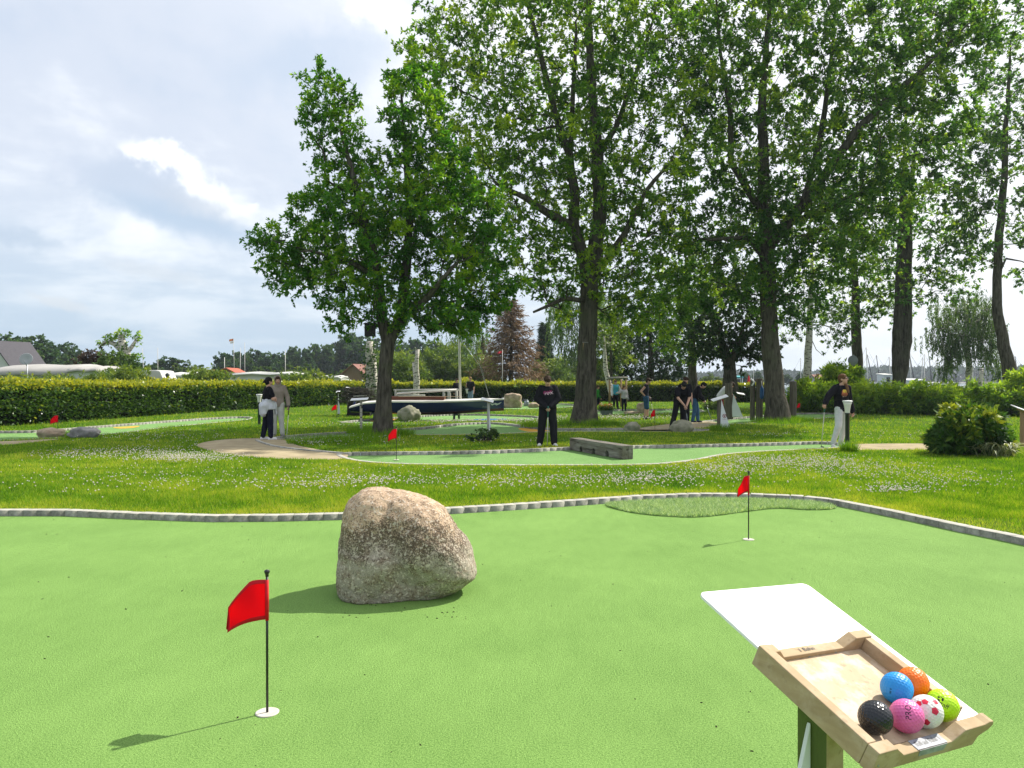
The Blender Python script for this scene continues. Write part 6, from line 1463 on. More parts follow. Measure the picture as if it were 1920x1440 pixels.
# ------------------------------------------------------------------ hedges and shrubs
def hedge(name, label, line, h, w, seed, dens=700, ln=.09, wd=.055, leaf='leaf_hedge', shoots=.3, lumps=.12, kind_leaf=0, toneside=.20, tonetop=.85, cat='hedge'):
    """line: front foot points on the ground, depth w behind it"""
    r = np.random.default_rng(seed); line = [V(p) for p in line]; base = sum(line, V((0, 0, 0))) / len(line); t = thing(name, base, label, cat); mb = MB()
    for i in range(len(line) - 1):
        a, b = line[i], line[i + 1]; u = (b - a).normalized(); v = V((-u.y, u.x, 0)); v = v if v.y > 0 else -v; ha = h[i] if hasattr(h, '__len__') else h; hb = h[i + 1] if hasattr(h, '__len__') else h
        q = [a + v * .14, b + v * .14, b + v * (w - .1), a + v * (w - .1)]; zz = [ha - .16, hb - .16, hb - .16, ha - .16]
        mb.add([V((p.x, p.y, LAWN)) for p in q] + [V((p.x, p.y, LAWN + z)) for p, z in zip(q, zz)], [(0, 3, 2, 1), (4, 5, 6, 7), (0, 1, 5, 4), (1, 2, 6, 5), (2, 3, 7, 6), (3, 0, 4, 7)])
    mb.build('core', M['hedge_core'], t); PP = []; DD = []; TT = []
    for i in range(len(line) - 1):
        a, b = line[i], line[i + 1]; L = (b - a).length; u = (b - a) / L; v = V((-u.y, u.x, 0)); v = v if v.y > 0 else -v; ha = h[i] if hasattr(h, '__len__') else h; hb = h[i + 1] if hasattr(h, '__len__') else h
        n = int(dens * L * 1.0); s = r.uniform(0, 1, n); hh = ha + (hb - ha) * s; z = hh * r.uniform(0, 1, n) ** .9; bul = np.array([mnoise.noise(V((a.x + u.x * L * q * 1.0, zz * 1.6, seed))) for q, zz in zip(s, z)]) * lumps
        dep = np.abs(r.normal(0, .09, n)) - .02 - bul; p = np.array(a)[None] + np.array(u)[None] * (s * L)[:, None] + np.array(v)[None] * dep[:, None]; p[:, 2] = LAWN + z
        hol = np.array([mnoise.noise(V((a.x * 3 + u.x * L * q * 3.2, zz * 4.5, seed + 3))) for q, zz in zip(s, z)]); kp = (hol > -.22) | (r.uniform(0, 1, n) < .25); p = p[kp]; z = z[kp]; hh = hh[kp]; n = len(p)
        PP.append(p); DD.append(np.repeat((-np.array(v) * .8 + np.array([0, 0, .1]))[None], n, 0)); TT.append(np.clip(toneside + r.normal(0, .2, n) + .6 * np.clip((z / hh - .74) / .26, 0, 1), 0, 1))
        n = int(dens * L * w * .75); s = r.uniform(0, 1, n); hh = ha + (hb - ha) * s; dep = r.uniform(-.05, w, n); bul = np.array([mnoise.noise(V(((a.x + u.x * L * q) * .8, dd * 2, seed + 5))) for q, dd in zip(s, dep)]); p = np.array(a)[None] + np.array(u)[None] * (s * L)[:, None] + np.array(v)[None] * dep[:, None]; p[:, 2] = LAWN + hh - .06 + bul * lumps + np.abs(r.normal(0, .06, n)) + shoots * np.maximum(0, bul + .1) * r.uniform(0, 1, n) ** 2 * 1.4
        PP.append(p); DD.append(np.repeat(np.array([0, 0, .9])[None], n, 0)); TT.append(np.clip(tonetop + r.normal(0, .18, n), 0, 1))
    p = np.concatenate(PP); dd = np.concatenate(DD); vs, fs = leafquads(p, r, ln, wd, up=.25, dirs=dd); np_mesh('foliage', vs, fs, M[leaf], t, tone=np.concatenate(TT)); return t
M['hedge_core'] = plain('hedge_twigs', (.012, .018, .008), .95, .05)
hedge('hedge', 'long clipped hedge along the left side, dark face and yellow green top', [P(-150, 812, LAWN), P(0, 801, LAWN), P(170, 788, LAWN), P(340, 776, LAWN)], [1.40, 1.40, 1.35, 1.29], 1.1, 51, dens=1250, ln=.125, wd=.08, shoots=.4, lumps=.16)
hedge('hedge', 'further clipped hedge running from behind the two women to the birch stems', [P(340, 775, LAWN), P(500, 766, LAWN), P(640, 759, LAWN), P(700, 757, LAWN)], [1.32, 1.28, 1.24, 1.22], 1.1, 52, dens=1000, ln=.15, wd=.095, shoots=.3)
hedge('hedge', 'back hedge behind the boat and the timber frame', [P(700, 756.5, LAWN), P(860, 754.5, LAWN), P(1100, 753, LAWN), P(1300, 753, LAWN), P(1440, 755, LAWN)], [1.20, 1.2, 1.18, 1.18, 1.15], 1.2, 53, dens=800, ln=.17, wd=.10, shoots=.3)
# wild growth behind the left hedge
def shrub(name, label, blobs, seed, leaf, R=.35, per=120, ln=.12, wd=.05, droop=0, cat='shrub', group=None, tone0=.5, core=True, up=.45, stems=True, flat=.9, leafdroop=.1, gz=LAWN, tsd=.16):
    cl = scatter(blobs, seed, R * .55); cl = cl[cl[:, 2] > gz + .08]; c = cl.mean(0); base = V((c[0], c[1], gz)); t = thing(name, base, label, cat, group); r = np.random.default_rng(seed); mb = MB()
    for q in cl[::max(1, len(cl) // 60)]:
        f = V((base.x + (q[0] - base.x) * .45, base.y + (q[1] - base.y) * .45, gz)); mb.tube([f, f.lerp(V(q), .5) + V((0, 0, .05)), V(q)], [.02, .013, .006], 4, caps=False)
    mb.build('stems', M['bark_dark'], t, fixn=False); p, d, tn, tw = foliage(cl, np.array([base.x, base.y, gz]), r, per, R, ln, wd, 6, droop, flat, tone0, tsd)
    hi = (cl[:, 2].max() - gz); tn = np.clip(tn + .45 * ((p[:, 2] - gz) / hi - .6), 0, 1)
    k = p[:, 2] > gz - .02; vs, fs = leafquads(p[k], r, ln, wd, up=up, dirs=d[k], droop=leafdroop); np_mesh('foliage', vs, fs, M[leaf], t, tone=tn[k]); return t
d = 33
shrub('wild_shrub', 'tangle of wild shoots behind the left hedge below the grey canopy', [blob(130, 724, 60, 6, 32, 36, .9), blob(180, 717, 26, 8, 32, 14, .8), blob(40, 722, 50, 5, 30, 16, .8)], 61, 'leaf_light', .4, 110, .13, .045)
shrub('wild_shrub', 'yellow green shoots rising behind the left hedge beside the white caravan', [blob(232, 710, 40, 14, 36, 44, 1)], 62, 'leaf_light', .42, 120, .15, .05)
shrub('wild_shrub', 'low rounded shrub behind the far end of the left hedge', [blob(385, 709, 44, 9, 44, 40, 1)], 63, 'leaf_light', .45, 90, .17, .06)
shrub('wild_shrub', 'yellow green shrub behind the hedge, right of the two women', [blob(570, 716, 46, 14, 50, 50, 1.2)], 64, 'leaf_light', .5, 90, .2, .07)
# light willow scrub behind the boat
for k, (cx, cy, rx, ry, dd, lab) in enumerate(((745, 700, 44, 30, 66, 'pale green scrub behind the left tree and the barrier'), (830, 690, 52, 38, 70, 'pale willow scrub behind the twin birch stem and mast'), (900, 706, 34, 26, 68, 'pale scrub just left of the dead spruce'), (1070, 700, 40, 26, 90, 'rounded pale green bush left of the trunk with the pale nest box'), (1030, 704, 30, 22, 84, 'low pale bush below the slim conifer'), (1125, 704, 30, 22, 70, 'pale green bush behind the child in green'))):
    shrub('willow_scrub', lab, [blob(cx, cy, rx, ry, dd, 70, 2), blob(cx + rx * .3, cy + ry * .5, rx, ry * .5, dd, 30, 2)], 70 + k, 'leaf_light', 1.0, 110, .36, .10, group=None, tone0=.42)
# lake side shrubs with long leaves
def lakeside():
    spec = ((1530, 742, 46, 18, 37, 'leafy shrub with long leaves behind the right timber pile', .50), (1580, 722, 40, 30, 39, 'taller shrub behind the leaning woman', .45), (1660, 750, 62, 22, 35, 'long leaved shrub below the double trunk', .6), (1740, 753, 60, 22, 34, 'dense shrub to the left of the round bush', .52), (1800, 755, 60, 22, 35, 'shrub behind the round bush below the weeping birch', .5), (1870, 753, 50, 24, 33, 'broad leaved shrub behind the striped leaves', .5), (1950, 744, 60, 40, 33, 'shrub at the right edge of the lake side', .5))
    for k, (cx, cy, rx, ry, dd, lab, tn) in enumerate(spec):
        top = cy - ry; cz = Q(0, top, dd).z; g = F * (H - LAWN) / dd + HOR
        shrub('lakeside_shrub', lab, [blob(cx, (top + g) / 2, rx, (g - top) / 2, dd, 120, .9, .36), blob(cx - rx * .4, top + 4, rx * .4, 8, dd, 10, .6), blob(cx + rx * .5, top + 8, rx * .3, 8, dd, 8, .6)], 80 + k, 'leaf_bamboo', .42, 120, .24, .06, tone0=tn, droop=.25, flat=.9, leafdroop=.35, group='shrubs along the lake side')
lakeside()
p = P(1822, 858, LAWN); db = p.y + .6
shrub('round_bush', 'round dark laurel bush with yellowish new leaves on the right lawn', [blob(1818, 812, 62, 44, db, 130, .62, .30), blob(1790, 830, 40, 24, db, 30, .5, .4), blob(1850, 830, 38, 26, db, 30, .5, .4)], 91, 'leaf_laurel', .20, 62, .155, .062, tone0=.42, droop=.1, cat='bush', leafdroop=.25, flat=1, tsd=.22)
def hosta():
    b = P(1905, 862, LAWN); b.y += .5; t = thing('striped_plant', b, 'plant with long pale striped leaves at the right edge', 'plant'); r = random.Random(2); vs = []; fs = []; tn = []
    for k in range(70):
        a = r.uniform(0, 6.28); L = r.uniform(.35, .65); o = b + V((r.gauss(0, .12), r.gauss(0, .1), 0)); dr = V((math.cos(a), math.sin(a), 0)); sd = V((-dr.y, dr.x, 0)); w = .022; up = r.uniform(.35, .7); i0 = len(vs); n = 7
        for q in range(n + 1):
            f = q / n; c = o + dr * L * f * .9 + V((0, 0, up * (f * 1.5 - 1.25 * f * f))); ww = w * math.sin(math.pi * min(.98, .12 + f * .88)); vs += [c - sd * ww, c - sd * ww * .45 + V((0, 0, -.004)), c + sd * ww * .45 + V((0, 0, -.004)), c + sd * ww]
        for q in range(n):
            for e in range(3): fs.append((i0 + q * 4 + e, i0 + q * 4 + e + 1, i0 + (q + 1) * 4 + e + 1, i0 + (q + 1) * 4 + e)); tn.append(.95 if e != 1 else .3)
    np_mesh('leaves', [tuple(v) for v in vs], fs, M['leaf_hosta'], t, tone=tn)
hosta()
shrub('daisy_bush', 'small dark leafy plant at the foot of the slim grey hole stand', [blob(905, 822, 26, 10, 19.3, 22, .35), blob(918, 815, 10, 8, 19.4, 6, .2)], 93, 'leaf_dark', .16, 60, .07, .03, tone0=.55)
shrub('weed_patch', 'low weeds beside the stooping boy before the back hedge', [blob(1345, 762, 26, 5, 40, 26, .9)], 94, 'leaf_light', .3, 60, .14, .06, tone0=.35)
# ------------------------------------------------------------------ beyond the hedges, left: campsite and houses
M['tile_dark'] = mk('dark_roof_tiles', (.075, .07, .08), (.05, .047, .055), 3, .8, .2, .4, 30, (.4, .4, 6)); M['tile_red'] = mk('red_roof_tiles', (.42, .11, .06), (.30, .08, .045), 3, .8, .2, .4, 30, (.4, .4, 6))
M['tile_brown'] = mk('brown_roof_tiles', (.24, .11, .085), (.17, .08, .06), 3, .8, .2); M['canvas'] = mk('grey_canvas', (.40, .385, .36), (.33, .32, .30), 1.2, .8, .2, .2, 8); M['canvas_white'] = mk('pale_canvas', (.58, .58, .55), (.50, .50, .47), 1.5, .7, .2)
M['caravan'] = mk('caravan_skin', (.62, .61, .58), (.54, .53, .50), 1.5, .4, .4); M['glass_dark'] = mk('dark_glass', (.03, .035, .04), None, 3, .12, .5); M['brown_board'] = mk('brown_boarding', (.20, .14, .085), (.15, .10, .06), 2, .8, .2, .2, 20, (8, 8, .5)); M['render_white'] = mk('white_render', (.62, .63, .62), (.55, .56, .55), 2, .8, .2)
def gable_house(name, label, pk, rg, el, er, back, wallm, roofm, base_z=LAWN, ov=.35, cat='house', windows=()):
    """pk front gable peak, rg far end of the ridge, el/er front eaves left and right (world points)"""
    pk, rg, el, er = V(pk), V(rg), V(el), V(er); dv = rg - pk; base = (el + er) / 2; base.z = base_z; t = thing(name, base, label, cat); g = lambda p: V((p.x, p.y, base_z))
    mb = MB(); A, B = el, er
    mb.add([g(A), g(B), B, pk, A, g(A + dv), g(B + dv), B + dv, pk + dv, A + dv], [(0, 1, 2, 3, 4), (9, 8, 7, 6, 5), (1, 6, 7, 2), (5, 0, 4, 9)]); mb.build('wall', M[wallm], t)
    u = dv.normalized(); mb = MB(); th = V((0, 0, .12))
    for e in (A, B):
        dn = (e - pk).normalized(); p0 = pk - u * ov; p1 = rg + u * ov; e0 = e + dn * ov - u * ov; e1 = e + dv + dn * ov + u * ov
        mb.add([p0, p1, e1, e0, p0 + th, p1 + th, e1 + th, e0 + th], [(3, 2, 1, 0), (4, 5, 6, 7), (0, 1, 5, 4), (1, 2, 6, 5), (2, 3, 7, 6), (3, 0, 4, 7)])
    mb.build('roof', M[roofm], t)
    for f0, f1, z0, z1 in windows:
        a = A.lerp(B, f0); b = A.lerp(B, f1); n = -u * .04; mb = MB(); q = [V((a.x, a.y, base_z + z0)), V((b.x, b.y, base_z + z0)), V((b.x, b.y, base_z + z1)), V((a.x, a.y, base_z + z1))]; mb.prism([p + n for p in q], n); mb.build('window', M['glass_dark'], t)
    return t
gable_house('house', 'house with a dark tiled roof and white gable at the far left', Q(-14, 641, 62), Q(56, 644, 78), Q(-48, 690, 62), Q(21, 690, 62), None, 'render_white', 'tile_dark')
gable_house('hut', 'hut with a bright red roof behind the hedge', Q(424, 691, 92), Q(447, 692, 110), Q(396, 703, 92), Q(450, 705, 92), None, 'brown_board', 'tile_red', cat='hut', windows=((.3, .7, 1.0, 1.9),))
gable_house('house', 'house with a brown boarded gable and reddish roof behind the left tree', Q(662, 684, 100), Q(700, 685, 118), Q(632, 709, 100), Q(692, 711, 100), None, 'brown_board', 'tile_brown')
gable_house('house', 'low house with a pale red roof behind the white birch on the lake side', Q(1522, 704, 95), Q(1548, 704, 112), Q(1500, 714, 95), Q(1534, 714, 95), None, 'render_white', 'tile_brown')
gable_house('hut', 'small hut with a dull orange roof left of the red roofed hut', Q(394, 695, 96), Q(402, 695, 104), Q(384, 701, 96), Q(400, 702, 96), None, 'brown_board', 'tile_red', cat='hut')
def barrel(name, label, xa, xb, ytop, yend, d, depth, mat, wall=None, cat='caravan awning', skew=0):
    """canopy roof: an arched sheet running from xa to xb, seen from its long side"""
    a = Q(xa, 0, d); b = Q(xb, 0, d + skew); base = V(((a.x + b.x) / 2, d, LAWN)); t = thing(name, base, label, cat); zt = Q(0, ytop, d).z; ze = Q(0, yend, d).z; n = 10; m = 8; vs = []; fs = []
    for i in range(m + 1):
        f = i / m; c = V((a.x + (b.x - a.x) * f, a.y + (b.y - a.y) * f, 0)); sag = .03 * math.sin(f * math.pi * 4) 
        for k in range(n + 1):
            an = math.pi * k / n; yy = -math.cos(an) * depth / 2; z = ze + (zt - ze) * math.sin(an) ** .8 - sag - (.12 if i in (0, m) else 0); vs.append((c.x, c.y + depth / 2 + yy, z))
    for i in range(m):
        for k in range(n): fs.append((i * (n + 1) + k, (i + 1) * (n + 1) + k, (i + 1) * (n + 1) + k + 1, i * (n + 1) + k + 1))
    mb = MB(); mb.add(vs, fs, 0, True); o = mb.build('canopy', M[mat], t, fixn=False); sm = o.modifiers.new('thick', 'SOLIDIFY'); sm.thickness = .05
    mb = MB(); mb.box(V(((a.x + b.x) / 2, (a.y + b.y) / 2 + depth / 2, (ze + LAWN) / 2)), (abs(b.x - a.x) * .94, depth * .86, ze - LAWN + .25)); mb.build('side_wall', M[wall or 'canvas_white'], t)
    return t
t = barrel('caravan_awning', 'large grey canopy with a satellite dish before it, over a caravan at far left', -30, 150, 682, 703, 42, 4.5, 'canvas')
barrel('caravan_awning', 'open arched end of the awning, dark beneath its pale edge', 120, 186, 686, 696, 41, 3.2, 'canvas', 'render_white')
barrel('caravan_awning', 'long pale awning roof directly behind the two women', 425, 552, 697, 702, 52, 3.5, 'canvas_white', 'caravan')
barrel('caravan_awning', 'low white awning to the right of the two women', 584, 640, 704, 708, 60, 3, 'canvas_white', 'caravan')
barrel('caravan_awning', 'sagging pale awning beside the white caravan', 306, 358, 698, 706, 58, 3, 'canvas_white', 'render_white')
def caravan(x0, x1, y0, d, label):
    a, b = Q(x0, 0, d).x, Q(x1, 0, d).x; zt = Q(0, y0, d).z; base = V(((a + b) / 2, d, LAWN)); t = thing('caravan', base, label, 'caravan'); L = b - a; hh = zt - .45; mb = MB()
    pr = [(a + .05, .45), (b - .15, .45), (b, .75), (b - .12, .45 + hh * .55), (b - L * .18, zt - .05), (b - L * .30, zt), (a + L * .12, zt), (a, zt - .15)]
    mb.prism([V((x, d, z)) for x, z in pr], V((0, 2.1, 0))); mb.build('body', M['caravan'], t, bevel=.06)
    mb = MB(); mb.box(V((a + L * .42, d - .01, .45 + hh * .62)), (L * .32, .03, hh * .26)); mb.build('window', M['glass_dark'], t, bevel=.02)
    mb = MB(); mb.lathe([(.3, -.1), (.33, -.08), (.33, .08), (.3, .1), (.0001, .1)], V((a + L * .5, d + .12, .33)), 20, axis=(0, -1, 0)); mb.build('wheel', M['black'], t)
caravan(245, 312, 694, 50, 'white caravan with a dark window behind the left hedge')
caravan(560, 586, 703, 66, 'small white caravan beyond the shrubs right of the two women')
def tent(px, w, y0, y1, d, label):
    c = Q(px, 0, d); z0 = Q(0, y0, d).z; z1 = Q(0, y1, d).z; ww = w / F * d / 2; t = thing('pavilion', V((c.x, d, LAWN)), label, 'pavilion'); mb = MB(); q = [V((c.x + sx * ww, d + sy * ww, z1)) for sx, sy in ((-1, -1), (1, -1), (1, 1), (-1, 1))]
    mb.add(q + [V((c.x, d, z0))], [(0, 1, 4), (1, 2, 4), (2, 3, 4), (3, 0, 4)]); mb.add(q + [V((p.x, p.y, z1 - .25)) for p in q], [(0, 4, 5, 1), (1, 5, 6, 2), (2, 6, 7, 3), (3, 7, 4, 0)]); mb.build('roof', M['white'], t, fixn=False)
    for p in q: mb = MB(); mb.tube([V((p.x, p.y, LAWN)), V((p.x, p.y, z1))], .03, 6); mb.build('leg', M['grey_metal'], t)
tent(636, 40, 705, 713, 70, 'white pointed pavilion roof left of the ivy grown birch stem')
tent(362, 16, 693, 699, 90, 'small white pavilion left of the red roofed hut')
def dish():
    d = 37; c = Q(50, 674, d); t = thing('satellite_dish', V((c.x, d, LAWN)), 'grey satellite dish on a thin pole before the grey canopy', 'satellite dish'); mb = MB(); mb.tube([V((c.x, d + .05, LAWN)), V((c.x, d + .05, c.z))], .025, 8); mb.build('pole', M['grey_metal'], t)
    mb = MB(); R = 11.5 / F * d; mb.lathe([(.0001, 0), (R * .5, .015), (R * .85, .045), (R, .07), (R * .97, .075), (R * .5, .03), (.0001, .012)], c, 26, axis=(.25, -1, .35)); mb.build('reflector', mk('dish_grey', (.36, .38, .39), (.32, .34, .35), 4, .5, .3), t); mb = MB(); mb.tube([c + V((0, 0, -R)), c + V((.05, -.3, -.05))], .012, 6); mb.build('arm', M['grey_metal'], t)
dish()
def chimney(px, y0, y1, d, label):
    c = Q(px, 0, d); z0, z1 = Q(0, y0, d).z, Q(0, y1, d).z; t = thing('lamp_post', V((c.x, d, LAWN)), label, 'lamp post'); mb = MB(); mb.tube([V((c.x, d, LAWN)), V((c.x, d, z0 - .12))], .07, 8); mb.build('post', M['dark_metal'], t); mb = MB(); mb.lathe([(.09, -.1), (.13, .02), (.10, .10), (.0001, .14)], V((c.x, d, z0 - .05)), 12); mb.build('lamp_head', M['dark_metal'], t)
chimney(314, 702, 718, 46, 'short dark lamp post behind the hedge by the white caravan'); chimney(590, 702, 716, 50, 'short dark lamp post behind the hedge right of the two women')
def mast(px, y0, d, label, tilt=0, r=.05, mat='mast', flags=(), name='flag_pole', cat='pole', z0=LAWN, group=None):
    a = Q(px, 0, d); z1 = Q(0, y0, d).z; b = V((a.x, d, z0)); t = thing(name, b, label, cat, group); tp = V((a.x + tilt / F * d, d, z1)); mb = MB(); mb.tube([b, tp], [r, r * .6], 7); mb.build('pole', M[mat], t)
    for k, (y, w, hh, col) in enumerate(flags):
        z = Q(0, y, d).z; W = w / F * d; Hh = hh / F * d; vs = []; n = 8; 
        for i in range(n + 1):
            f = i / n; vs += [(tp.x - W * f, d + .15 * math.sin(f * 6), z + Hh / 2 - .25 * W * f * f), (tp.x - W * f, d + .15 * math.sin(f * 6), z - Hh / 2 - .25 * W * f * f)]
        mb = MB(); mb.add(vs, [(2 * i, 2 * i + 2, 2 * i + 3, 2 * i + 1) for i in range(n)], 0, True); mb.build('flag_cloth', plain('pole_flag', col, .8), t, fixn=False)
mast(440, 636, 120, 'flag pole with a small orange and a white flag behind the hedge', -2, flags=((637, 8, 4, (.62, .22, .08)), (641.5, 6, 4, (.7, .7, .68))))
for k, (px, y0, d, tl, lab) in enumerate(((271, 653, 110, -4, 'thin leaning pole right of the lopped tree'), (296, 652, 110, 0, 'thin straight pole behind the white caravan'), (421, 670, 95, 0, 'short pole before the red roofed hut'), (450, 652, 115, 1, 'thin pale pole just right of the flag pole'), (459, 642, 115, 0, 'tallest thin pale pole right of the flag pole'), (535, 656, 100, 0, 'thin pale pole above the hooded woman'))):
    mast(px, y0, d, lab, tl, .06)
mast(942, 655, 57, 'pole with a pinkish red pennant before the brown dead spruce', 0, .03, flags=((660, 9, 4, (.55, .04, .06)),))
# lopped tree
D = 52.0
tree('lopped_tree', 'lopped tree with knobbly pale trunk and short leafy limbs above the left hedge', [
    [(Q(236, 735, D), .36), (TP(237, 700, D), .32), (TP(236, 665, D), .34), (TP(230, 645, D), .28), (TP(228, 628, D), .18)], [(TP(234, 655, D), .2), (TP(215, 645, D), .16), (TP(200, 640, D), .1), (TP(185, 652, D), .03)], [(TP(238, 665, D), .16), (TP(248, 650, D), .13), (TP(255, 638, D), .08)], [(TP(238, 680, D), .14), (TP(252, 668, D), .12), (TP(258, 664, D), .05)], [(TP(210, 642, D), .05), (TP(207, 630, D), .03), (TP(197, 626, D), .01)]],
    [blob(210, 636, 14, 9, D, 14, .4), blob(232, 626, 11, 7, D, 10, .4), blob(255, 634, 8, 8, D, 9, .3), blob(195, 646, 12, 4, D, 8, .3), blob(254, 668, 8, 6, D, 8, .3), blob(230, 655, 8, 12, D, 6, .4)], 95, R=.26, per=30, ln=.17, wd=.09, leaf='leaf_ash', bark='birch', crown_base=2, mind=.26, flare=.1, tone0=.5)
shrub('shrub', 'dark leafy shrub at the foot of the lopped tree', [blob(222, 690, 34, 20, 47, 70, 1.2)], 96, 'leaf_dark', .5, 100, .2, .1, tone0=.8)
shrub('shrub', 'dull purple leaved shrub left of the lopped tree', [blob(178, 682, 20, 16, 52, 36, 1)], 97, 'leaf_purple' if 'leaf_purple' in M else 'leaf_dark', .5, 90, .2, .1)
# far trees: three kinds, copied
FT = []
def fartree(seed, label, shape, leaf='leaf_far'):
    r = np.random.default_rng(seed); t = thing('far_tree', V((0, 0, 0)), label, 'tree', 'far trees behind the campsite'); mb = MB(); mb.tube([V((0, 0, 0)), V((.01, 0, .3)), V((0, .01, .8))], [.03, .022, .006], 7, caps=False)
    cl = []
    for cx, cy, cz, rx, rz, n in shape:
        for _ in range(n):
            v = r.normal(size=3); v /= np.linalg.norm(v); v *= r.uniform() ** .35; cl.append((cx + v[0] * rx, cy + v[1] * rx, cz + v[2] * rz))
    cl = np.array(cl)
    for c in cl[::6]: mb.tube([V((0, 0, max(.2, c[2] * .6))), V(c)], [.008, .003], 4, caps=False)
    mb.build('trunk', M['bark_dark'], t, fixn=False); p, d, tn, _ = foliage(cl, np.array([0, 0, .5]), r, 85, .085, .05, .04, 5, tone0=.45, tsd=.24); vs, fs = leafquads(p, r, .052, .042, up=.6, dirs=d); np_mesh('crown', vs, fs, M[leaf], t, tone=tn); return t
FL = ('dark broad crowned tree in the far treeline behind the campsite', 'tall narrow tree in the far treeline behind the campsite', 'low rounded paler tree behind the campsite caravans')
f0 = fartree(1, FL[0], ((0, 0, .62, .36, .34, 90), (.2, .1, .45, .2, .2, 30), (-.2, 0, .42, .2, .2, 30), (0, 0, .25, .3, .14, 30)))
f1 = fartree(2, FL[1], ((0, 0, .6, .22, .38, 90), (.08, 0, .35, .22, .2, 40), (0, 0, .15, .2, .12, 20)))
f2 = fartree(3, FL[2], ((0, 0, .5, .5, .45, 110), (.3, 0, .35, .25, .25, 30), (0, 0, .2, .45, .15, 40)), 'leaf_light')
ff = [f0, f1, f2]; used = [0, 0, 0]
def far(kind, px, ytop, d, wid=1.0):
    a = Q(px, 0, d); z = Q(0, ytop, d).z; s = z - LAWN; o = ff[kind] if not used[kind] else copy_tree(ff[kind]); used[kind] += 1
    o.location = (a.x, d, LAWN); k = s * wid; o.scale = (k, k, s); o.rotation_euler = (0, 0, random.uniform(0, 6.28))
for px, y, d, w, k in ((10, 628, 125, 1.2, 0), (62, 630, 130, 1.2, 0), (-40, 634, 120, 1.1, 0), (35, 640, 140, 1.1, 0), (90, 652, 135, 1.1, 0), (125, 644, 150, 1.0, 0), (150, 672, 140, 1.2, 2), (185, 676, 120, 1.0, 0), (318, 670, 140, 1.5, 0), (345, 676, 140, 1.3, 2), (285, 684, 130, 1.4, 0), (262, 680, 130, 1.2, 0), (375, 685, 135, 1.2, 2), (422, 662, 165, 1.0, 0), (447, 660, 170, 1.0, 0), (478, 656, 175, 1.0, 0), (505, 662, 170, 1.0, 0), (528, 662, 175, .9, 0), (550, 652, 180, .8, 1), (572, 654, 175, .8, 0), (592, 647, 185, .8, 1), (612, 648, 180, .8, 1), (634, 640, 190, .8, 0), (655, 626, 190, .9, 1), (680, 630, 180, .9, 0), (710, 634, 185, .9, 0), (745, 640, 180, .9, 0), (780, 636, 185, .9, 0), (815, 640, 180, .9, 0), (850, 646, 180, .9, 0), (480, 688, 120, 1.3, 2), (502, 688, 118, 1.0, 2), (545, 685, 112, .9, 2), (577, 683, 110, .8, 2), (652, 684, 130, 1.1, 2), (565, 690, 115, 1.0, 2), (440, 692, 130, 1.6, 2), (1045, 690, 140, 1.3, 0), (1330, 700, 150, 1.4, 2), (1368, 702, 150, 1.6, 2), (1395, 698, 190, 1.2, 0), (1420, 697, 200, 1.0, 0), (1500, 699, 190, .8, 0), (1475, 702, 200, 1.2, 0)):
    far(k, px, y, d, w)
# far bank of the lake: one continuous wood
def farwood():
    r = np.random.default_rng(77); n = 52000; x = r.uniform(120, 900, n); t0 = (x - 120) / 780; d = 620 + r.uniform(0, 70, n) + 60 * np.sin(x * .01); top = np.array([9.0 + 5.0 * mnoise.noise(V((a * .012, 1, 0))) + 3.2 * mnoise.noise(V((a * .06, 4, 0))) + 1.2 * mnoise.noise(V((a * .2, 9, 0))) for a in x]) * np.interp(x, [120, 260, 330, 900], [.45, .75, 1.05, 1.1]); z = -.3 + top * r.uniform(0, 1, n) ** .7
    p = np.c_[x, d, z]; vs, fs = leafquads(p, r, 4.6, 4.0, up=.1); tag(np_mesh('far_wood', vs, fs, M['leaf_farwood'], tone=r.uniform(.1, .8, n)), kind='stuff')
    mb = MB(); q = [(120, 640), (300, 700), (900, 720), (1500, 760), (1500, 1500), (100, 1500)]; mb.add([(a, b, .2) for a, b in q] + [(a, b, -2) for a, b in q], [tuple(range(6))] + [(i, (i + 1) % 6, (i + 1) % 6 + 6, i + 6) for i in range(6)]); tag(mb.build('far_bank', M['lawn']), kind='structure')
M['leaf_farwood'] = leafmat('far_wood_leaves', (.020, .050, .040), (.034, .072, .05), (.06, .105, .06), .1, .7, .1)
farwood()
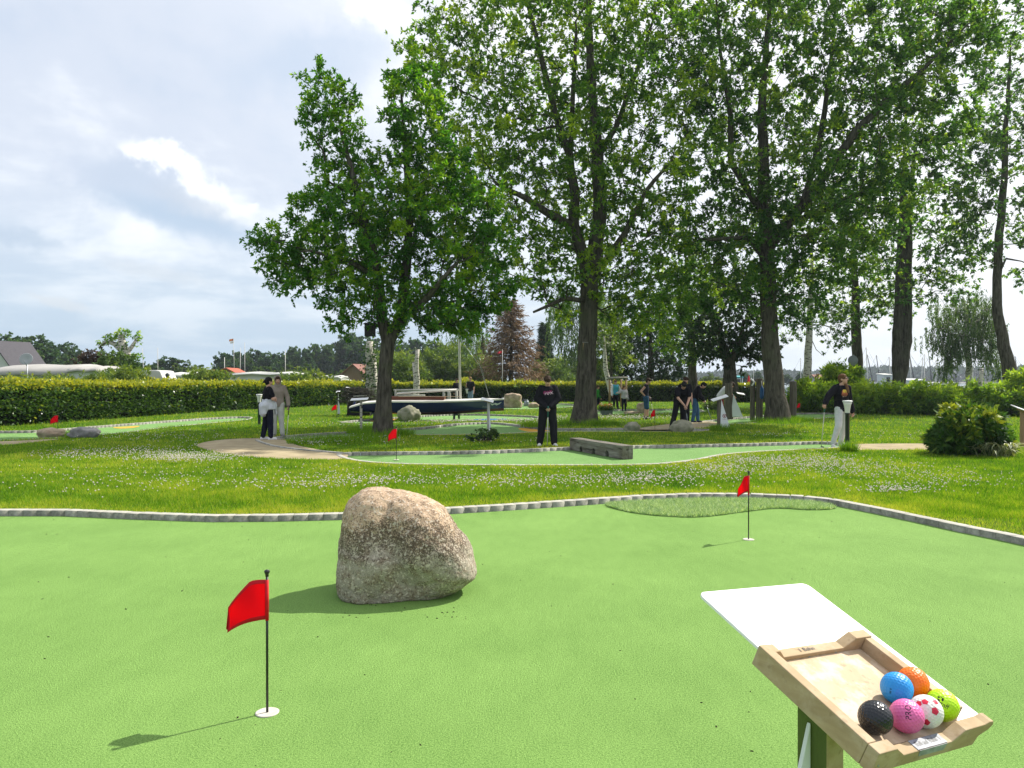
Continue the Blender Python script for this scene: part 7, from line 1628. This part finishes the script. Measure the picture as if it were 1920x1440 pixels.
# ------------------------------------------------------------------ marina on the lake side
M['boat_white'] = plain('boat_white', (.62, .62, .60), .4)
def yacht(px, ytop, tilt, d, label, hull=True, stay=True):
    c = Q(px, 0, d); z1 = Q(0, ytop, d).z; b = V((c.x, d, -.35)); t = thing('moored_boat', b, label, 'sailing boat', 'boats moored on the lake'); L = 2.4; mb = MB(); vs = []; fs = []
    for i in range(9):
        f = i / 8; w = .75 * math.sin(math.pi * (.12 + .80 * f)) ** .7; x = c.x - L + 2 * L * f; zt = .30 + .12 * (f - .4) ** 2 * 4; vs += [(x, d - w, zt), (x, d - w * .8, -.1), (x, d, -.45), (x, d + w * .8, -.1), (x, d + w, zt)]
    for i in range(8):
        for k in range(4): fs.append((i * 5 + k, (i + 1) * 5 + k, (i + 1) * 5 + k + 1, i * 5 + k + 1))
        fs.append((i * 5 + 4, (i + 1) * 5 + 4, (i + 1) * 5, i * 5))
    fs += [(0, 1, 2, 3, 4), (44, 43, 42, 41, 40)]; mb.add(vs, fs, 0, False); mb.build('hull', M['boat_white'], t); tp = V((c.x + tilt / F * d, d, z1)); fo = V((c.x, d, .3))
    mb = MB(); mb.tube([fo, tp], [.075, .045], 7); mb.build('mast', M['mast_dark'] if abs(tilt) > 4 else M['mast'], t); mb = MB(); mb.tube([fo + V((.1, 0, .9)), fo + V((2.1, 0, .95))], .05, 6); mb.build('boom', M['mast'], t)
    if stay: mb = MB(); mb.tube([V((c.x - L, d, .45)), tp], .014, 4); mb.tube([V((c.x + L, d, .45)), tp], .014, 4); mb.build('stays', M['grey_metal'], t)
M['mast_dark'] = plain('dark_spar', (.10, .105, .11), .5)
for px, y0, tl, d, lab in ((1628, 651, -4, 88, 'sailing boat with paired masts right of the signpost trunk'), (1640, 665, -14, 92, 'boat with a slanting dark mast left of the double trunk'), (1652, 666, -9, 96, 'boat with a leaning mast near the pale lakeside hut'), (1671, 669, -4, 100, 'boat with a short pale mast just left of the double trunk'), (1709, 662, -3, 96, 'boat with a pale mast just right of the double trunk'), (1718, 664, -13, 90, 'boat with a dark mast leaning against the double trunk'), (1727, 671, 3, 104, 'boat with a thin mast above the white container'), (1734, 664, -1, 98, 'boat with a tall mast above the white container'), (1748, 668, -6, 92, 'boat with an orange brown mast left of the weeping birch'), (1755, 676, 0, 88, 'boat with a pale upright mast left of the weeping birch'), (1786, 690, -2, 104, 'boat with a short mast behind the weeping birch sprays'), (1797, 698, -8, 96, 'boat with a short slanting mast below the weeping birch'), (1824, 690, 0, 110, 'boat with a thin mast right of the weeping birch stem'), (1876, 672, -5, 92, 'boat with a mast left of the leaning trunk'), (1897, 660, 0, 90, 'boat with twin pale masts right of the leaning trunk'), (1912, 668, -9, 96, 'boat with a slanting mast at the right edge'), (1502, 671, -1, 115, 'boat with a thin mast left of the white birch'), (1562, 680, 0, 120, 'boat with a short mast above the taller lakeside shrub'), (1584, 672, 0, 118, 'boat with a thin mast left of the round sign')):
    yacht(px, y0, tl, d, lab)
def boxhut(name, label, x0, x1, y0, y1, d, mat, roofm, cat):
    a, b = Q(x0, 0, d).x, Q(x1, 0, d).x; zt, zb = Q(0, y0, d).z, Q(0, y1, d).z; t = thing(name, V(((a + b) / 2, d, zb)), label, cat); mb = MB(); mb.box(V(((a + b) / 2, d + .8, (zt + zb) / 2)), (b - a, 1.6, zt - zb)); mb.build('wall', M[mat], t, bevel=.02); mb = MB(); mb.box(V(((a + b) / 2, d + .8, zt + .05)), ((b - a) * 1.12, 1.9, .12), Matrix.Rotation(rad(4), 3, 'X')); mb.build('roof', M[roofm], t, bevel=.02); mb = MB(); mb.box(V((a + (b - a) * .5, d - .02, zb + (zt - zb) * .55)), ((b - a) * .4, .04, (zt - zb) * .45)); mb.build('window', M['glass_dark'], t)
boxhut('lakeside_hut', 'pale lakeside hut between slanting masts', 1657, 1674, 703, 722, 84, 'render_white', 'canvas_white', 'hut')
boxhut('container', 'white container right of the double trunk', 1703, 1733, 713, 728, 80, 'boat_white', 'white', 'container')
M['turquoise'] = plain('turquoise_paint', (.05, .34, .36), .5)
boxhut('kiosk', 'kiosk with a turquoise roof behind the low forked tree', 1376, 1393, 707, 724, 88, 'render_white', 'turquoise', 'kiosk')
def parasol():
    d = 80; c = Q(1404, 0, d); b = V((c.x, d, LAWN)); t = thing('folded_parasol', b, 'folded bright red parasol beyond the hedge left of the tall pile', 'parasol'); zt = Q(0, 703, d).z; mb = MB(); mb.lathe([(.06, zt - 1.75), (.20, zt - 1.6), (.17, zt - .9), (.10, zt - .3), (.0001, zt)], V((c.x, d, 0)), 10); mb.build('canopy', M['red'], t); mb = MB(); mb.tube([b, V((c.x, d, zt - 1.5))], .035, 7); mb.build('pole', M['mast'], t)
parasol()
def lamp():
    d = 75; c = Q(1390, 0, d); b = V((c.x, d, LAWN)); t = thing('street_lamp', b, 'thin dark lamp post beside the kiosk', 'lamp post'); zt = Q(0, 686, d).z; mb = MB(); mb.tube([b, V((c.x, d, zt))], .05, 8); mb.build('post', M['dark_metal'], t); mb = MB(); mb.tube([V((c.x, d, zt)), V((c.x - .5, d, zt + .1)), V((c.x - .9, d, zt))], .035, 6); mb.build('arm', M['dark_metal'], t); mb = MB(); mb.ell(V((c.x - 1.0, d, zt - .02)), (.28, .12, .07)); mb.build('lamp_head', M['dark_metal'], t)
lamp()
mast(1413, 688, 105, 'thin pale flag pole beyond the tall timber pile', 0, .05)
def chair():
    d = 60; c = Q(1849, 0, d); z1 = Q(0, 716, d).z; b = V((c.x, d, -.3)); t = thing('beach_chair', V((c.x, d, LAWN)), 'pale hooded beach chair behind the lakeside shrubs', 'beach chair'); mb = MB(); w = .34
    mb.prism([V((c.x - w, d, LAWN)), V((c.x + w, d, LAWN)), V((c.x + w * 1.1, d, z1 - .1)), V((c.x + w * .8, d, z1)), V((c.x - w * .8, d, z1)), V((c.x - w * 1.1, d, z1 - .1))], V((0, .6, 0))); mb.build('shell', plain('wicker', (.55, .50, .42), .8), t, bevel=.03); mb = MB(); mb.box(V((c.x, d - .02, .7)), (w * 1.6, .04, .5)); mb.build('seat', plain('seat_cloth', (.35, .33, .30), .8), t)
chair()
